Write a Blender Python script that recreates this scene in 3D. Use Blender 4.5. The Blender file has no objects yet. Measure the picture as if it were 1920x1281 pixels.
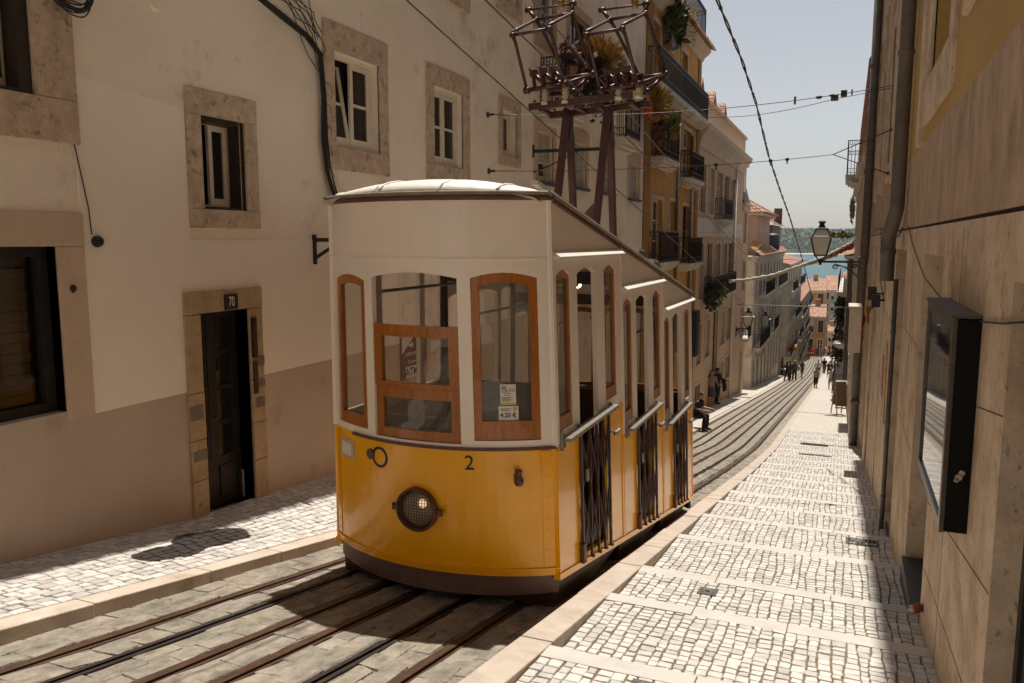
import bpy, bmesh, math, random
from mathutils import Vector, Matrix, Euler

SC = bpy.context.scene
COL = SC.collection
RND = random.Random(11)

# ------------------------------------------------------------ camera model
F_PX = 1493.0
PITCH = math.atan(190 / F_PX)
YAW = math.radians(22.7)
_cp, _sp, _cy, _sy = math.cos(PITCH), math.sin(PITCH), math.cos(YAW), math.sin(YAW)


def ray(px, py):
    a = (px - 960) / F_PX
    b = (640.5 - py) / F_PX
    f = _cp + b * _sp
    return Vector((a * _cy - f * _sy, a * _sy + f * _cy, b * _cp - _sp))


def onX(px, py, X):
    r = ray(px, py)
    return r * (X / r.x)


def onY(px, py, Y):
    r = ray(px, py)
    return r * (Y / r.y)


S0 = 0.1835
PROF = [(-60, -1.8 + 60 * S0), (18, -1.8 - 18 * S0), (24, -6.12), (57, -10.3), (90, -14.3), (150, -20.6), (200, -24.6), (260, -28.0)]


def zr(y):
    """height of the road surface"""
    for (a, za), (b, zb) in zip(PROF, PROF[1:]):
        if y <= b:
            return za + (zb - za) * (y - a) / (b - a)
    return PROF[-1][1]


# ------------------------------------------------------------ materials
_MATS = {}


def srgb(r, g, b):
    f = lambda c: (c / 255 / 12.92) if c <= 10 else (((c / 255) + 0.055) / 1.055) ** 2.4
    return (f(r), f(g), f(b))


def mat(name, col, rough=0.8, var=0.12, scale=3.0, bump=0.0, bscale=40.0, metal=0.0, spec=0.5,
        island=0.0, dark=None, dscale=1.2, dthr=0.6, damt=0.6, stretch=None, coat=0.0):
    """procedural paint/stone: base colour broken up by two noises, optional stain layer and bump"""
    if name in _MATS:
        return _MATS[name]
    m = bpy.data.materials.new(name)
    m.use_nodes = True
    nt = m.node_tree
    N, Lk = nt.nodes, nt.links
    bs = N['Principled BSDF']
    bs.inputs['Roughness'].default_value = rough
    bs.inputs['Metallic'].default_value = metal
    bs.inputs['Specular IOR Level'].default_value = spec
    bs.inputs['Coat Weight'].default_value = coat
    geo = N.new('ShaderNodeNewGeometry')
    vec = geo.outputs['Position']
    if stretch:
        mp = N.new('ShaderNodeMapping')
        mp.inputs['Scale'].default_value = stretch
        Lk.new(vec, mp.inputs['Vector'])
        vec = mp.outputs['Vector']
    n1 = N.new('ShaderNodeTexNoise')
    n1.inputs['Scale'].default_value = scale
    n1.inputs['Detail'].default_value = 6
    n1.inputs['Roughness'].default_value = 0.65
    Lk.new(vec, n1.inputs['Vector'])
    rmp = N.new('ShaderNodeValToRGB')
    rmp.color_ramp.elements[0].position = 0.3
    rmp.color_ramp.elements[1].position = 0.72
    c0 = [max(0, c * (1 - var * 1.5)) for c in col]
    c1 = [min(1, c * (1 + var)) for c in col]
    rmp.color_ramp.elements[0].color = (*c0, 1)
    rmp.color_ramp.elements[1].color = (*c1, 1)
    Lk.new(n1.outputs['Fac'], rmp.inputs['Fac'])
    out = rmp.outputs['Color']
    if dark:
        n2 = N.new('ShaderNodeTexNoise')
        n2.inputs['Scale'].default_value = dscale
        n2.inputs['Detail'].default_value = 9
        n2.inputs['Roughness'].default_value = 0.72
        Lk.new(vec, n2.inputs['Vector'])
        r2 = N.new('ShaderNodeValToRGB')
        r2.color_ramp.elements[0].position = dthr
        r2.color_ramp.elements[1].position = min(1, dthr + 0.14)
        r2.color_ramp.elements[0].color = (0, 0, 0, 1)
        r2.color_ramp.elements[1].color = (damt, damt, damt, 1)
        Lk.new(n2.outputs['Fac'], r2.inputs['Fac'])
        mx = N.new('ShaderNodeMix')
        mx.data_type = 'RGBA'
        Lk.new(r2.outputs['Color'], mx.inputs[0])
        Lk.new(out, mx.inputs[6])
        mx.inputs[7].default_value = (*dark, 1)
        out = mx.outputs[2]
    if island:
        hv = N.new('ShaderNodeHueSaturation')
        mr = N.new('ShaderNodeMapRange')
        mr.inputs[3].default_value = 1 - island
        mr.inputs[4].default_value = 1 + island * 0.6
        Lk.new(geo.outputs['Random Per Island'], mr.inputs[0])
        Lk.new(mr.outputs[0], hv.inputs['Value'])
        Lk.new(out, hv.inputs['Color'])
        out = hv.outputs['Color']
    Lk.new(out, bs.inputs['Base Color'])
    if bump:
        n3 = N.new('ShaderNodeTexNoise')
        n3.inputs['Scale'].default_value = bscale
        n3.inputs['Detail'].default_value = 5
        Lk.new(vec, n3.inputs['Vector'])
        bp = N.new('ShaderNodeBump')
        bp.inputs['Strength'].default_value = bump
        bp.inputs['Distance'].default_value = 0.02
        Lk.new(n3.outputs['Fac'], bp.inputs['Height'])
        Lk.new(bp.outputs['Normal'], bs.inputs['Normal'])
    _MATS[name] = m
    return m


def mat_glass(name, tint=(0.8, 0.8, 0.78), refl=1.0, ior=1.5, veil=0.0):
    """thin window glass: lets light straight through and reflects by Fresnel, with a film of dust"""
    if name in _MATS:
        return _MATS[name]
    m = bpy.data.materials.new(name)
    m.use_nodes = True
    nt = m.node_tree
    N, Lk = nt.nodes, nt.links
    N.remove(N['Principled BSDF'])
    out = N['Material Output']
    tr = N.new('ShaderNodeBsdfTransparent')
    tr.inputs[0].default_value = (*tint, 1)
    gl = N.new('ShaderNodeBsdfGlossy')
    gl.inputs['Roughness'].default_value = 0.015
    gl.inputs['Color'].default_value = (refl, refl, refl, 1)
    fr = N.new('ShaderNodeFresnel')
    fr.inputs[0].default_value = ior
    mx = N.new('ShaderNodeMixShader')
    Lk.new(fr.outputs[0], mx.inputs[0])
    Lk.new(tr.outputs[0], mx.inputs[1])
    Lk.new(gl.outputs[0], mx.inputs[2])
    sh = mx.outputs[0]
    if veil:
        df = N.new('ShaderNodeBsdfDiffuse')
        df.inputs[0].default_value = (0.5, 0.45, 0.38, 1)
        nz = N.new('ShaderNodeTexNoise')
        nz.inputs['Scale'].default_value = 2.5
        mr = N.new('ShaderNodeMapRange')
        mr.inputs[1].default_value = 0.3
        mr.inputs[2].default_value = 0.75
        mr.inputs[3].default_value = veil * 0.4
        mr.inputs[4].default_value = veil
        g = N.new('ShaderNodeNewGeometry')
        Lk.new(g.outputs['Position'], nz.inputs['Vector'])
        Lk.new(nz.outputs['Fac'], mr.inputs[0])
        m2 = N.new('ShaderNodeMixShader')
        Lk.new(mr.outputs[0], m2.inputs[0])
        Lk.new(sh, m2.inputs[1])
        Lk.new(df.outputs[0], m2.inputs[2])
        sh = m2.outputs[0]
    Lk.new(sh, out.inputs['Surface'])
    _MATS[name] = m
    return m


def mat_emit(name, col, s):
    m = bpy.data.materials.new(name)
    m.use_nodes = True
    b = m.node_tree.nodes['Principled BSDF']
    b.inputs['Base Color'].default_value = (*col, 1)
    b.inputs['Emission Color'].default_value = (*col, 1)
    b.inputs['Emission Strength'].default_value = s
    return m


# ------------------------------------------------------------ mesh builder
class MB:
    def __init__(self):
        self.v, self.f, self.mi, self.sm = [], [], [], []

    def add(self, vs, fs, mi=0, sm=False):
        b = len(self.v)
        self.v += [tuple(p) for p in vs]
        for f in fs:
            self.f.append(tuple(b + i for i in f))
            self.mi.append(mi)
            self.sm.append(sm)

    def quad(self, a, b, c, d, mi=0):
        self.add([a, b, c, d], [(0, 1, 2, 3)], mi)

    def hexa(self, p, mi=0):
        """p: 4 bottom + 4 top, both counter-clockwise seen from the top"""
        self.add(p, [(3, 2, 1, 0), (4, 5, 6, 7), (0, 1, 5, 4), (1, 2, 6, 5), (2, 3, 7, 6), (3, 0, 4, 7)], mi)

    def box(self, a, b, mi=0):
        x0, x1 = sorted((a[0], b[0]))
        y0, y1 = sorted((a[1], b[1]))
        z0, z1 = sorted((a[2], b[2]))
        self.hexa([(x0, y0, z0), (x1, y0, z0), (x1, y1, z0), (x0, y1, z0), (x0, y0, z1), (x1, y0, z1), (x1, y1, z1), (x0, y1, z1)], mi)

    def beam(self, p, q, w, h, up=(0, 0, 1), mi=0):
        p, q, up = Vector(p), Vector(q), Vector(up)
        d = (q - p).normalized()
        s = d.cross(up)
        if s.length < 1e-4:
            s = d.cross(Vector((1, 0, 0)))
        s.normalize()
        u = s.cross(d).normalized()
        s *= w / 2
        u *= h / 2
        self.hexa([p - s - u, p + s - u, q + s - u, q - s - u, p - s + u, p + s + u, q + s + u, q - s + u], mi)

    def tube(self, path, r, n=8, mi=0, caps=True, sm=True):
        path = [Vector(p) for p in path]
        rs = r if isinstance(r, (list, tuple)) else [r] * len(path)
        base = len(self.v)
        prev = None
        for i, p in enumerate(path):
            if i == 0:
                d = path[1] - p
            elif i == len(path) - 1:
                d = p - path[i - 1]
            else:
                d = (path[i + 1] - p).normalized() + (p - path[i - 1]).normalized()
            if d.length < 1e-9:
                d = Vector((0, 0, 1))
            d.normalize()
            if prev is None:
                a = d.cross(Vector((0, 0, 1)))
                if a.length < 0.05:
                    a = d.cross(Vector((1, 0, 0)))
            else:
                a = prev - d * prev.dot(d)
                if a.length < 1e-5:
                    a = d.cross(Vector((1, 0, 0)))
            a.normalize()
            prev = a
            b = d.cross(a)
            for k in range(n):
                t = 2 * math.pi * k / n
                self.v.append(tuple(p + (a * math.cos(t) + b * math.sin(t)) * rs[i]))
        for i in range(len(path) - 1):
            for k in range(n):
                k2 = (k + 1) % n
                self.f.append((base + i * n + k, base + i * n + k2, base + (i + 1) * n + k2, base + (i + 1) * n + k))
                self.mi.append(mi)
                self.sm.append(sm)
        if caps:
            self.f.append(tuple(base + k for k in range(n))[::-1])
            self.f.append(tuple(base + (len(path) - 1) * n + k for k in range(n)))
            self.mi += [mi, mi]
            self.sm += [False, False]

    def lathe(self, c, prof, n=16, axis='z', mi=0, sm=True, up=None, rot=0.0):
        """prof: (radius, height) pairs along an axis (or a direction vector)"""
        c = Vector(c)
        ax = {'x': Vector((1, 0, 0)), 'y': Vector((0, 1, 0)), 'z': Vector((0, 0, 1))}[axis] if isinstance(axis, str) else Vector(axis).normalized()
        a = ax.orthogonal().normalized() if abs(ax.z) < 0.999 else Vector((1, 0, 0))
        b = ax.cross(a)
        base = len(self.v)
        for r, h in prof:
            for k in range(n):
                t = 2 * math.pi * k / n + rot
                self.v.append(tuple(c + ax * h + (a * math.cos(t) + b * math.sin(t)) * max(r, 1e-5)))
        for i in range(len(prof) - 1):
            for k in range(n):
                k2 = (k + 1) % n
                self.f.append((base + i * n + k, base + i * n + k2, base + (i + 1) * n + k2, base + (i + 1) * n + k))
                self.mi.append(mi)
                self.sm.append(sm)
        self.f.append(tuple(base + k for k in range(n))[::-1])
        self.f.append(tuple(base + (len(prof) - 1) * n + k for k in range(n)))
        self.mi += [mi, mi]
        self.sm += [False, False]

    def prism(self, poly, off, mi=0):
        off = Vector(off)
        n = len(poly)
        vs = [Vector(p) for p in poly] + [Vector(p) + off for p in poly]
        fs = [tuple(range(n))[::-1], tuple(range(n, 2 * n))]
        fs += [(i, (i + 1) % n, n + (i + 1) % n, n + i) for i in range(n)]
        self.add(vs, fs, mi)

    def panel(self, P, ss, z0, z1, holes=(), t=0.05, mi=0, sm=False):
        """curved or flat board between z0(s) and z1(s) with holes (sa, sb, zb, zt); P(s, z, off) places it; t=0 gives one sheet"""
        fn = lambda q: q if callable(q) else (lambda s, q=q: q)
        z0, z1 = fn(z0), fn(z1)
        hs = [(a, b, fn(c), fn(d)) for a, b, c, d in holes]
        S = set(round(s, 5) for s in ss)
        lo, hi = min(S), max(S)
        for a, b, _, _ in hs:
            S.add(round(max(lo, a), 5))
            S.add(round(min(hi, b), 5))
        S = sorted(S)
        # keep vertical cuts: intervals per strip
        for s0, s1 in zip(S, S[1:]):
            mid = (s0 + s1) / 2
            cuts = sorted([(c, d) for a, b, c, d in hs if a - 1e-6 < mid < b + 1e-6], key=lambda q: q[0](mid))
            lows = [z0] + [d for c, d in cuts]
            tops = [c for c, d in cuts] + [z1]
            for lo_f, hi_f in zip(lows, tops):
                if hi_f(mid) - lo_f(mid) < 1e-5:
                    continue
                a0, a1, b0, b1 = lo_f(s0), lo_f(s1), hi_f(s0), hi_f(s1)
                o = [P(s0, a0, 0), P(s1, a1, 0), P(s1, b1, 0), P(s0, b0, 0)]
                if t == 0:
                    self.add(o, [(0, 1, 2, 3)], mi, sm)
                    continue
                q = [P(s0, a0, -t), P(s1, a1, -t), P(s1, b1, -t), P(s0, b0, -t)]
                self.add(o, [(0, 1, 2, 3)], mi, sm)
                self.add(q, [(3, 2, 1, 0)], mi, sm)
                self.add([o[0], o[1], q[1], q[0]], [(3, 2, 1, 0)], mi)
                self.add([o[3], o[2], q[2], q[3]], [(0, 1, 2, 3)], mi)
        if t:
            ends = [(S[0], z0, z1, 0), (S[-1], z0, z1, 1)]
            for a, b, c, d in hs:
                ends += [(a, c, d, 1), (b, c, d, 0)]
            for s, c, d, fl in ends:
                q = [P(s, c(s), 0), P(s, d(s), 0), P(s, d(s), -t), P(s, c(s), -t)]
                self.add(q, [(0, 1, 2, 3) if fl == 0 else (3, 2, 1, 0)], mi)

    def build(self, name, mats, parent=None, xf=None, bevel=0.0, kind=None, label=None, cat=None, group=None, loc=None):
        vs = self.v
        if xf:
            vs = [tuple(xf(Vector(p))) for p in vs]
        o_loc = Vector((0, 0, 0))
        if parent is not None:
            o_loc = parent['_base'] if '_base' in parent else Vector((0, 0, 0))
            o_loc = Vector(o_loc)
        elif loc is not None:
            o_loc = Vector(loc)
        me = bpy.data.meshes.new(name)
        me.from_pydata([(p[0] - o_loc.x, p[1] - o_loc.y, p[2] - o_loc.z) for p in vs], [], self.f)
        if not isinstance(mats, (list, tuple)):
            mats = [mats]
        for m in mats:
            me.materials.append(m)
        if len(mats) > 1:
            me.polygons.foreach_set('material_index', self.mi)
        if any(self.sm):
            me.polygons.foreach_set('use_smooth', self.sm)
        me.update()
        o = bpy.data.objects.new(name, me)
        COL.objects.link(o)
        if parent is not None:
            o.parent = parent
            o['_base'] = list(o_loc)
        else:
            o.location = o_loc
            o['_base'] = list(o_loc)
        if bevel:
            b = o.modifiers.new('bevel', 'BEVEL')
            b.width = bevel
            b.segments = 2
            b.limit_method = 'ANGLE'
            b.angle_limit = 0.9
        tag(o, label, cat, group, kind)
        return o


def tag(o, label=None, cat=None, group=None, kind=None):
    if label:
        o['label'] = label
    if cat:
        o['category'] = cat
    if group:
        o['group'] = group
    if kind:
        o['kind'] = kind
    return o


def thing(name, loc, label, cat, group=None):
    o = bpy.data.objects.new(name, None)
    o.location = loc
    o.empty_display_size = 0.3
    COL.objects.link(o)
    o['_base'] = list(loc)
    return tag(o, label, cat, group)


def text_tris(s, size=1.0, bold=0.0):
    """flat outline of a text as (verts2d, faces), origin at its centre"""
    cu = bpy.data.curves.new('txt', 'FONT')
    cu.body = s
    cu.size = size
    cu.align_x = 'CENTER'
    cu.align_y = 'CENTER'
    cu.offset = bold
    cu.resolution_u = 4
    ob = bpy.data.objects.new('txt', cu)
    COL.objects.link(ob)
    dg = bpy.context.evaluated_depsgraph_get()
    me = ob.evaluated_get(dg).to_mesh()
    vs = [(v.co.x, v.co.y) for v in me.vertices]
    fs = [tuple(p.vertices) for p in me.polygons]
    ob.evaluated_get(dg).to_mesh_clear()
    bpy.data.objects.remove(ob)
    bpy.data.curves.remove(cu)
    return vs, fs


def add_text(mb, P, s, size, at, bold=0.0, mi=0, sx=1.0, off=0.003):
    vs, fs = text_tris(s, size, bold)
    mb.add([P(at[0] + x * sx, at[1] + y, off) for x, y in vs], fs, mi)


class Fr:
    """a facade frame: u along the wall, v = height, n out of the wall"""

    def __init__(self, o, u, n):
        self.o, self.u, self.n = Vector(o), Vector(u), Vector(n)

    def __call__(self, u, v, n=0.0):
        return self.o + self.u * u + Vector((0, 0, v)) + self.n * n

    def box(self, mb, u0, u1, v0, v1, n0, n1, mi=0):
        c = [self(u0, v0, n0), self(u1, v0, n0), self(u1, v0, n1), self(u0, v0, n1)]
        d = [self(u0, v1, n0), self(u1, v1, n0), self(u1, v1, n1), self(u0, v1, n1)]
        if self.u.cross(self.n).z < 0:
            c.reverse()
            d.reverse()
        mb.hexa(c + d, mi)


def left_frame(X):
    return Fr((X, 0, 0), (0, 1, 0), (1, 0, 0))


def right_frame(X):
    return Fr((X, 0, 0), (0, 1, 0), (-1, 0, 0))


def front_frame(Y):
    return Fr((0, Y, 0), (1, 0, 0), (0, -1, 0))
from mathutils import noise as mnoise
XKL, XKR, XWL, XWR = -4.4, -1.82, -5.7, 0.65

M_COB = mat('limestone cobbles', (0.58, 0.545, 0.495), 0.62, 0.10, 14, 0.35, 90, island=0.22, dark=(0.30, 0.25, 0.19), dscale=5.0, dthr=0.60, damt=0.5)
M_KERB = mat('kerb limestone', (0.47, 0.395, 0.32), 0.75, 0.14, 5, 0.3, 60, dark=(0.30, 0.22, 0.15), dscale=2.5, dthr=0.58, damt=0.6)
M_NOSE = mat('step limestone', (0.52, 0.485, 0.43), 0.7, 0.08, 5, 0.25, 70, dark=(0.34, 0.29, 0.22), dscale=2.0, dthr=0.62, damt=0.5)
M_GROUT = mat('soil joints', (0.19, 0.145, 0.09), 0.95, 0.3, 30, 0.4, 80, dark=(0.055, 0.085, 0.022), dscale=1.6, dthr=0.52, damt=0.85)
M_RAIL = mat('rusty rail steel', (0.10, 0.055, 0.035), 0.42, 0.3, 6, 0.15, 50, metal=0.35, stretch=(6, 0.6, 6))
M_SLOT = mat('slot iron', (0.045, 0.035, 0.03), 0.5, 0.3, 8, 0.1, 40, metal=0.4)
M_PIT = mat('groove dirt', (0.035, 0.028, 0.022), 0.95, 0.2, 8)


def mat_road():
    m = mat('worn street setts', (0.29, 0.255, 0.20), 0.85, 0.30, 7.0, 0.0, island=0.11, dark=(0.10, 0.08, 0.06), dscale=4.5, dthr=0.52, damt=0.75, stretch=(1.5, 0.75, 1))
    nt = m.node_tree
    N, Lk = nt.nodes, nt.links
    bs = N['Principled BSDF']
    src = bs.inputs['Base Color'].links[0].from_socket
    geo = N.new('ShaderNodeNewGeometry')
    # relief: sett edges + grain
    n3 = N.new('ShaderNodeTexNoise')
    n3.inputs['Scale'].default_value = 45
    n3.inputs['Detail'].default_value = 6
    Lk.new(geo.outputs['Position'], n3.inputs['Vector'])
    n4 = N.new('ShaderNodeTexNoise')
    n4.inputs['Scale'].default_value = 9
    n4.inputs['Detail'].default_value = 5
    Lk.new(geo.outputs['Position'], n4.inputs['Vector'])
    ad = N.new('ShaderNodeMath')
    ad.operation = 'MULTIPLY_ADD'
    ad.inputs[1].default_value = 2.2
    Lk.new(n4.outputs['Fac'], ad.inputs[0])
    Lk.new(n3.outputs['Fac'], ad.inputs[2])
    bp = N.new('ShaderNodeBump')
    bp.inputs['Strength'].default_value = 0.8
    bp.inputs['Distance'].default_value = 0.02
    Lk.new(ad.outputs[0], bp.inputs['Height'])
    Lk.new(bp.outputs['Normal'], bs.inputs['Normal'])
    return m


M_ROAD = mat_road()
M_RBED = mat('road joint mortar', (0.27, 0.23, 0.175), 0.95, 0.3, 9, 0.4, 60, dark=(0.06, 0.05, 0.035), dscale=3, dthr=0.52, damt=0.7)


def mat_far_cobble():
    """small square setts as a texture for the far pavement"""
    m = bpy.data.materials.new('far cobble paving')
    m.use_nodes = True
    nt = m.node_tree
    N, Lk = nt.nodes, nt.links
    bs = N['Principled BSDF']
    bs.inputs['Roughness'].default_value = 0.7
    geo = N.new('ShaderNodeNewGeometry')
    br = N.new('ShaderNodeTexBrick')
    br.inputs['Scale'].default_value = 1.0
    br.inputs['Brick Width'].default_value = 0.1
    br.inputs['Row Height'].default_value = 0.1
    br.inputs['Mortar Size'].default_value = 0.008
    br.inputs['Color1'].default_value = (0.60, 0.56, 0.50, 1)
    br.inputs['Color2'].default_value = (0.50, 0.46, 0.40, 1)
    br.inputs['Mortar'].default_value = (0.24, 0.20, 0.15, 1)
    nz = N.new('ShaderNodeTexNoise')
    nz.inputs['Scale'].default_value = 6
    Lk.new(geo.outputs['Position'], nz.inputs['Vector'])
    mv = N.new('ShaderNodeVectorMath')
    mv.operation = 'MULTIPLY_ADD'
    mv.inputs[1].default_value = (0.05, 0.05, 0)
    Lk.new(nz.outputs['Color'], mv.inputs[0])
    Lk.new(geo.outputs['Position'], mv.inputs[2])
    Lk.new(mv.outputs[0], br.inputs['Vector'])
    Lk.new(br.outputs['Color'], bs.inputs['Base Color'])
    return m


M_FARCOB = mat_far_cobble()

# ------------------------------------------------------------ road with rails let into it
RAILS = [(-4.05, 0.10, 'rail'), (-3.71, 0.055, 'slot'), (-3.35, 0.10, 'rail'), (-3.02, 0.10, 'rail'), (-2.59, 0.055, 'slot'), (-2.22, 0.10, 'rail')]


def xbend(y):
    return 0.0 if y < 80 else -((y - 80) / 70.0) ** 2 * 1.2


def strip_road():
    mb = MB()
    edges = [XKL - 0.02]
    for x, w, k in RAILS:
        if k == 'rail':
            edges += [x - 0.04, x + 0.072]
        else:
            edges += [x - 0.045, x + 0.045]
    edges.append(XKR + 0.02)
    ys = []
    y = -1.0
    while y < 150:
        ys.append(y)
        y += 0.07 if 1.5 < y < 9 else (0.25 if y < 16 else 1.5)
    ys.append(151.0)
    for a, b in zip(edges[0::2], edges[1::2]):
        n = max(2, int((b - a) / 0.07))
        xs = [a + (b - a) * i / n for i in range(n + 1)]
        base = len(mb.v)
        for y in ys:
            for i, x in enumerate(xs):
                h = 0.0
                if 1.0 < y < 20:
                    edge = 0.35 if i in (0, n) else 1.0
                    h = edge * (0.022 * mnoise.noise((x * 3.1, y * 2.1, 0)) + 0.016 * mnoise.noise((x * 8, y * 6, 3)))
                    h -= 0.006 if i in (0, n) else 0
                mb.v.append((x + xbend(y), y, zr(y) + h))
        for j in range(len(ys) - 1):
            for i in range(n):
                k = base + j * (n + 1) + i
                mb.f.append((k, k + 1, k + n + 2, k + n + 1))
                mb.mi.append(1 if 0.9 < ys[j] < 21.5 else 0)
                mb.sm.append(True)
    mb.build('road', [M_ROAD, M_RBED], kind='structure')
    sb = MB()
    for a, b in zip(edges[0::2], edges[1::2]):
        cobbles(sb, a + .004, b - .004, 0.9, 22, lambda x, y: zr(y) + 0.002 + 0.016 * mnoise.noise((x * 3.1, y * 2.1, 0)), w=0.15, l=0.26, gap=0.004, wob=0.05, jit=0.02, flat=0.96)
    sb.build('road_setts', M_ROAD, kind='structure')
    pit = MB()
    for y0, y1 in zip(ys[:-1:6], ys[6::6] + [151]):
        pit.quad((XKL - .1 + xbend(y0), y0, zr(y0) - 0.09), (XKR + .1 + xbend(y0), y0, zr(y0) - 0.09), (XKR + .1 + xbend(y1), y1, zr(y1) - 0.09), (XKL - .1 + xbend(y1), y1, zr(y1) - 0.09))
    pit.build('road_bed', M_PIT, kind='structure')


YB = [-1, 2, 5, 8, 12, 18, 20, 22, 24, 30, 40, 57, 70, 80, 90, 100, 110, 120, 130, 140, 150]
names = ['leftmost rusty rail nearest the left kerb', None, 'rusty rail left of the middle of the road, under the tram', 'rusty rail right of the middle of the road, under the tram', None, 'rightmost rusty rail beside the right kerb']
slots = {1: 'dark iron cable slot in the left half of the road', 4: 'dark iron cable slot in the right half of the road under the tram'}
for i, (x, w, k) in enumerate(RAILS):
    mb = MB()
    for y0, y1 in zip(YB, YB[1:]):
        b0, b1 = xbend(y0), xbend(y1)
        z0, z1 = zr(y0), zr(y1)

        def seg(xa, xb, top, bot=0.12):
            mb.hexa([(xa + b0, y0, z0 - bot), (xb + b0, y0, z0 - bot), (xb + b1, y1, z1 - bot), (xa + b1, y1, z1 - bot),
                     (xa + b0, y0, z0 + top), (xb + b0, y0, z0 + top), (xb + b1, y1, z1 + top), (xa + b1, y1, z1 + top)])
        if k == 'rail':
            seg(x - 0.038, x + 0.024, 0.007)
            seg(x + 0.043, x + 0.070, 0.002)
        else:
            seg(x - 0.043, x - 0.012, 0.008)
            seg(x + 0.014, x + 0.043, 0.008)
    if k == 'rail':
        mb.build('tram_rail', M_RAIL, label=names[i], cat='rail', group='tram rails in the street', loc=(x, 0, zr(0)), bevel=0.006)
    else:
        mb.build('cable_slot', M_SLOT, label=slots[i], cat='cable slot', group='cable slots in the street', loc=(x, 0, zr(0)))


# ------------------------------------------------------------ cobble fields
def cobbles(mb, x0, x1, y0, y1, zf, w=0.078, l=0.08, gap=0.006, rnd=RND, wob=0.020, jit=0.006, flat=0.90):
    nx = max(1, round((x1 - x0) / w))
    w = (x1 - x0) / nx
    for i in range(nx):
        xa, xb = x0 + i * w, x0 + (i + 1) * w
        y = y0
        while y < y1 - 0.02:
            ln = l * rnd.uniform(0.8, 1.25)
            if y1 - (y + ln) < 0.04:
                ln = y1 - y
            dx = wob * mnoise.noise((i * 0.9, y * 1.6, 7.0)) * 1.6
            dxb = wob * mnoise.noise(((i + 1) * 0.9, y * 1.6, 7.0)) * 1.6
            if i == 0:
                dx = 0
            if i == nx - 1:
                dxb = 0
            g = gap / 2 + rnd.uniform(0, 0.003)
            j = lambda: rnd.uniform(-jit, jit)
            h = rnd.uniform(-0.0025, 0.0025)
            c = [(xa + dx + g + j(), y + g + j()), (xb + dxb - g + j(), y + g + j()), (xb + dxb - g + j(), y + ln - g + j()), (xa + dx + g + j(), y + ln - g + j())]
            mx_ = sum(p[0] for p in c) / 4
            my_ = sum(p[1] for p in c) / 4
            top = [(mx_ + (p[0] - mx_) * flat, my_ + (p[1] - my_) * flat) for p in c]
            tx, ty = rnd.uniform(-0.03, 0.03), rnd.uniform(-0.03, 0.03)
            vs = [(p[0], p[1], zf(p[0], p[1]) - 0.03) for p in c]
            vs += [(p[0], p[1], zf(p[0], p[1]) - 0.005 + h) for p in c]
            vs += [(p[0], p[1], zf(p[0], p[1]) + 0.002 + h + (p[0] - mx_) * tx + (p[1] - my_) * ty) for p in top]
            mb.add(vs, [(0, 1, 5, 4), (1, 2, 6, 5), (2, 3, 7, 6), (3, 0, 4, 7), (4, 5, 9, 8), (5, 6, 10, 9), (6, 7, 11, 10), (7, 4, 8, 11), (8, 9, 10, 11)])
            y += ln


strip_road()
# right stepped pavement: each tread ends in a limestone nosing level with the kerb, then drops
NOSE = [-1.2, 0.25, 1.65, 3.05, 4.43, 5.85, 6.95, 8.75, 10.45, 11.9, 13.3, 14.75, 16.2, 17.7, 19.2, 20.7, 22.2, 23.7, 25.2, 26.7, 28.2, 29.7]
ST = 0.105
KIN = XKR + 0.22


def tread_z(k, y):
    return zr(NOSE[k + 1]) + 0.10 + (NOSE[k + 1] - y) * ST


cob, nose, grout, far = MB(), MB(), MB(), MB()
for k in range(len(NOSE) - 1):
    ya, yb = NOSE[k], NOSE[k + 1]
    if yb < 0.5:
        continue
    zf = lambda x, y, k=k: tread_z(k, y)
    nw = 0.18
    cobbles(cob, KIN + 0.005, 0.66, ya + 0.01, yb - nw, zf) if yb < 31 else None
    za, zb = tread_z(k, ya) - 0.009, tread_z(k, yb) - 0.009
    grout.quad((KIN, ya, za), (0.7, ya, za), (0.7, yb, zb), (KIN, yb, zb))
    # nosing slabs, several stones butted with thin joints
    x = KIN
    while x < 0.66:
        w = RND.uniform(0.55, 0.95)
        xe = min(0.67, x + w)
        if 0.67 - xe < 0.3:
            xe = 0.67
        e = RND.uniform(-0.012, 0.012)
        z0, z1 = tread_z(k, yb - nw), tread_z(k, yb)
        nose.hexa([(x + .003, yb - nw + e, z0 - .25), (xe - .003, yb - nw + e, z0 - .25), (xe - .003, yb, z1 - .25), (x + .003, yb, z1 - .25),
                   (x + .003, yb - nw + e, z0 + .003), (xe - .003, yb - nw + e, z0 + .003), (xe - .003, yb, z1 + .003), (x + .003, yb, z1 + .003)])
        x = xe
grout.build('right_pavement_bed', M_GROUT, kind='structure')
cob.build('right_pavement', M_COB, kind='structure')
nose.build('pavement_steps', M_NOSE, kind='structure', bevel=0.006)
kb = MB()
y = -1.0
while y < 150:
    L = RND.uniform(0.85, 1.25) if y < 40 else 8.0
    y1 = y + L
    b0, b1 = xbend(y), xbend(y1)
    e = RND.uniform(-0.006, 0.006)
    g = 0.004 if y < 40 else 0
    kb.hexa([(XKR + b0 + e, y + g, zr(y) - .2), (KIN + b0, y + g, zr(y) - .2), (KIN + b1, y1 - g, zr(y1) - .2), (XKR + b1 + e, y1 - g, zr(y1) - .2),
             (XKR + b0 + e, y + g, zr(y) + .1 + e * .5), (KIN + b0, y + g, zr(y) + .1 + e * .5), (KIN + b1, y1 - g, zr(y1) + .1 + e * .5), (XKR + b1 + e, y1 - g, zr(y1) + .1 + e * .5)])
    y = y1
kb.build('right_kerb', M_KERB, kind='structure', bevel=0.008)
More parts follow.
